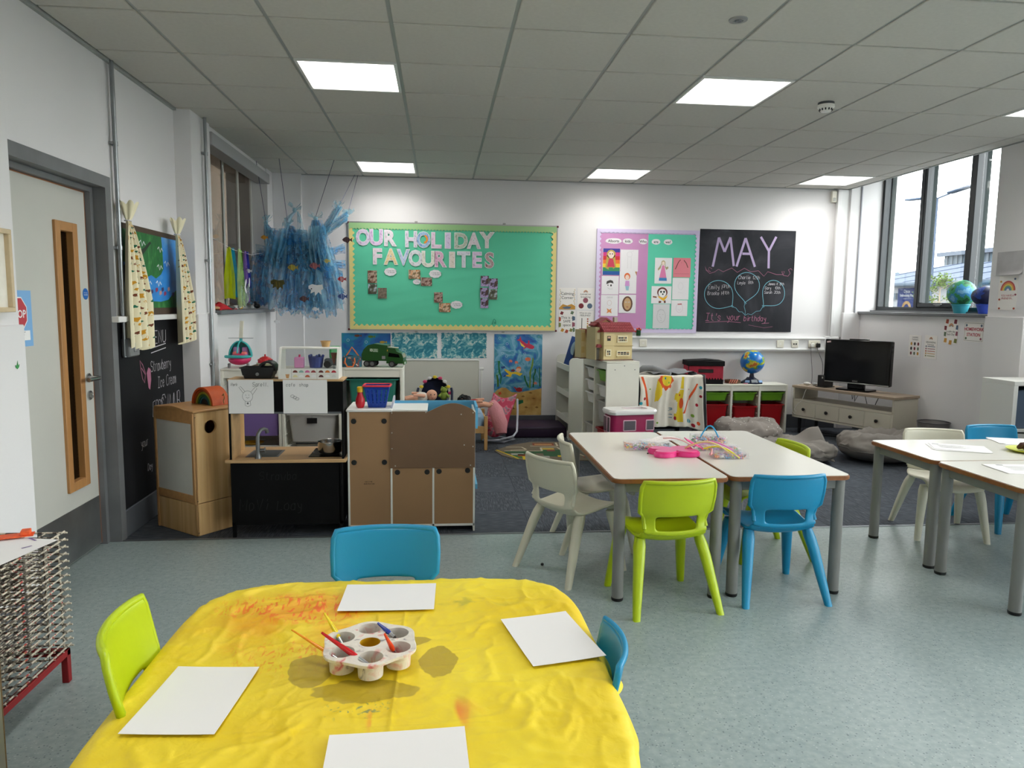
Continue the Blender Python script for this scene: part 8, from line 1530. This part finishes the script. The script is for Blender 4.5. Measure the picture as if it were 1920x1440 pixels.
t = thing('craft_brush', 'tiny black bead on the white table by the bead box', 'bead', (1.155, 3.90, tz)); B().lathe([(.002, 0), (.0045, .002), (.0045, .006), (.002, .008)], n=10, cap=(True, True)).obj('bead', blk, t)
t = thing('bead', 'black bead lying on the vinyl floor by the off-white chair', 'bead', (.565, 3.87, 0)); B().lathe([(.003, 0), (.009, .004), (.009, .012), (.003, .016)], n=14, cap=(True, True)).obj('bead', blk, t)
for k, (x, y, r_) in enumerate(((1.0, 3.05, 0),)): pass
# right tables
def stack(label, x, y, rz, n, w_=.21, l_=.297, seed=0, prn=True):
    rr = random.Random(seed); t = thing('paper_stack', label, 'paper', (x, y, tz), rz, 'loose papers on the right-hand tables')
    for k in range(n): B().box(-l_/2, l_/2, -w_/2, w_/2, .0012*k, .0012*k+.001, 0, 0, Matrix.Rotation(rr.uniform(-.12, .12), 4, 'Z') @ Matrix.Translation((rr.uniform(-.02, .02), rr.uniform(-.02, .02), 0))).obj('sheet', paper, t, 0)
    if prn:
        b = B(); z_ = .0012*n+.0003
        for q in range(5): b._new([(-.09, .05-.022*q, z_), (.04+.04*(q % 2), .05-.022*q, z_), (.04+.04*(q % 2), .046-.022*q, z_), (-.09, .046-.022*q, z_)], [(0, 1, 2, 3)])
        b._new([(-.11, .07, z_), (-.075, .07, z_), (-.075, .085, z_), (-.11, .085, z_)], [(0, 1, 2, 3)]); b.obj('printed_lines', pencil, t, 0)
stack('fanned printed sheets on the farther right-hand table', 3.07, 3.995, R(-22), 4, seed=3); stack('white sheets at the back of the right-hand table', 3.62, 4.15, R(-12), 3, seed=5, prn=False); stack('white sheets in front of the cake plate', 3.04, 3.43, R(-10), 3, seed=9)
t = thing('cake_plate', 'lime green plate at the right edge of the table', 'plate', (3.43, 3.865, tz)); B().lathe([(.06, 0), (.085, .004), (.115, .014), (.117, .017), (.085, .008), (.001, .006)], n=36, cap=(True, False)).obj('plate', mat('lime_plate', (206, 212, 60), .3), t)
ck = mat('chocolate_cake', (84, 54, 44), .8, n=(90, .3), b=(120, .6))
for k in range(7):
    a = k*.9; tag(B().cb(0, 0, .028, .085, .022, .045, .006, 0, R(35), 0, 0).obj('cake_slice', ck, None, 60, (3.405+.020*k, 3.875-.012*(k % 3), tz+.008), .25+.12*k), 'chocolate cake slice on the lime plate, number %s from the left' % ('one', 'two', 'three', 'four', 'five', 'six', 'seven')[k], 'cake', 'cake slices on the lime plate')
# ================================================================ drying rack and board at the left edge
DR = thing('drying_rack', 'painted wire drying rack on a red steel base at the left edge', 'drying rack', (-1.64, 2.37, 0)); rdm = mat('red_steel', (150, 24, 30), .45, n=(10, .15)); wire = ramp_mat('paint_crusted_wire', [(.35, (84, 74, 66)), (.47, (196, 188, 172)), (.58, (214, 206, 190)), (.64, (176, 60, 60)), (.7, (206, 198, 120)), (.76, (90, 110, 120))], 40, 3, .6, const=True)
for y in (-.43, .39):
    for x in (-.21, .215): B().box(x, x+.025, y, y+.025, 0, .125, .002).obj('leg', rdm, DR)
for y in (-.43, .39): B().box(-.21, .24, y, y+.025, .105, .13, .002).obj('cross_bar', rdm, DR)
for x in (-.21, .215): B().box(x, x+.025, -.43, .415, .105, .13, .002).obj('side_bar', rdm, DR)
sh = None
for k in range(17):
    if sh is None:
        b = B()
        for i in range(9): x = -.23+.46*i/8; b.tube([(x, -.43, 0), (x, .42, 0)], .0026, 5)
        for i in range(15): y = -.43+.85*i/14; b.tube([(-.235, y, .003), (.245, y, .003)], .0024, 5)
        b.tube([(-.235, .42, .002), (.25, .42, .002)], .0036, 6).tube([(.235, -.43, .004), (.235, .43, .004)], .0036, 6); sh = b.obj('wire_shelf', wire, DR, 60); o = sh
    else: o = inst(sh)
    o.location = (0, 0, .135+.0275*k)
for x, y in ((.225, .40), (.225, .30), (-.225, .40), (.225, -.40), (-.225, -.40)): B().cyl((x, y, .13), (x, y, .585), .004, n=6).obj('upright_wire', wire, DR)
t = sheet_thing('painted_sheet', 'white paper with purple paint marks on the drying rack', 'paper', (0, 0, 0), 0, .30, .42, curl=.0); t.location = (-1.60, 2.30, .585); t.rotation_euler = (-PI/2, 0, R(-12)); b = B(); rg = random.Random(31)
for k in range(9): x, z = rg.uniform(-.12, .12), rg.uniform(.05, .40); b.ribbon([(x, z), (x+rg.uniform(-.05, .05), z+rg.uniform(-.05, .05))], .008, -.003)
b.obj('paint_marks', mat('purple_paint', (130, 110, 160), .7), t, 0)
t = thing('orange_peg', 'orange paint-splashed card strip on the drying rack', 'card', (-1.56, 2.70, .592), R(20)); B().box(-.10, .09, -.025, .025, 0, .004, .001).obj('strip', mat('orange_paint', (226, 90, 40), .6, n=(40, .2)), t); B().box(.05, .08, -.02, .02, .004, .02, .002).obj('tab', mat('orange_paint'), t)
t = thing('chipboard_cabinet', 'chipboard cabinet edge at the lower left corner', 'cabinet', (-1.06, 1.46, 0)); cpb = mat('raw_chipboard', (150, 122, 88), .8, n=(120, .25)); B().box(-.018, 0, 0, .32, 0, .66).obj('side_panel', mat('melamine_grey', (176, 172, 164), .5), t, 0); B().box(-.019, .0005, .3185, .323, 0, .66).obj('raw_edge', cpb, t, 0); B().box(-.5, -.018, 0, .32, .64, .66).obj('top', mat('melamine_grey'), t, 0)
# matt surfaces: cut the mirror-like sheen of dark paint and of everything outdoors
for k_, v_ in (('black_chalk_paint', .12), ('chalkboard_paint', .15), ('dusty_blackboard', .15), ('piano_black', .25), ('tv_screen', .25), ('black_paint', .2), ('matt_black', .1), ('aubergine_vinyl', .25), ('kitchen_grey', .2)): MATS[k_].node_tree.nodes['Principled BSDF'].inputs['Specular IOR Level'].default_value = v_
for k_ in ('pale_tarmac', 'white_cladding', 'pale_blue_roof', 'grey_cladding', 'gutter_blue_grey', 'roof_seam_blue', 'sign_navy', 'sign_lettering_white', 'emblem_cream', 'cladding_rib_light', 'hazy_hill', 'lamp_steel', 'tree_bark', 'spring_leaf', 'pale_green_render', 'weathered_aluminium'): MATS[k_].node_tree.nodes['Principled BSDF'].inputs['Specular IOR Level'].default_value = 0
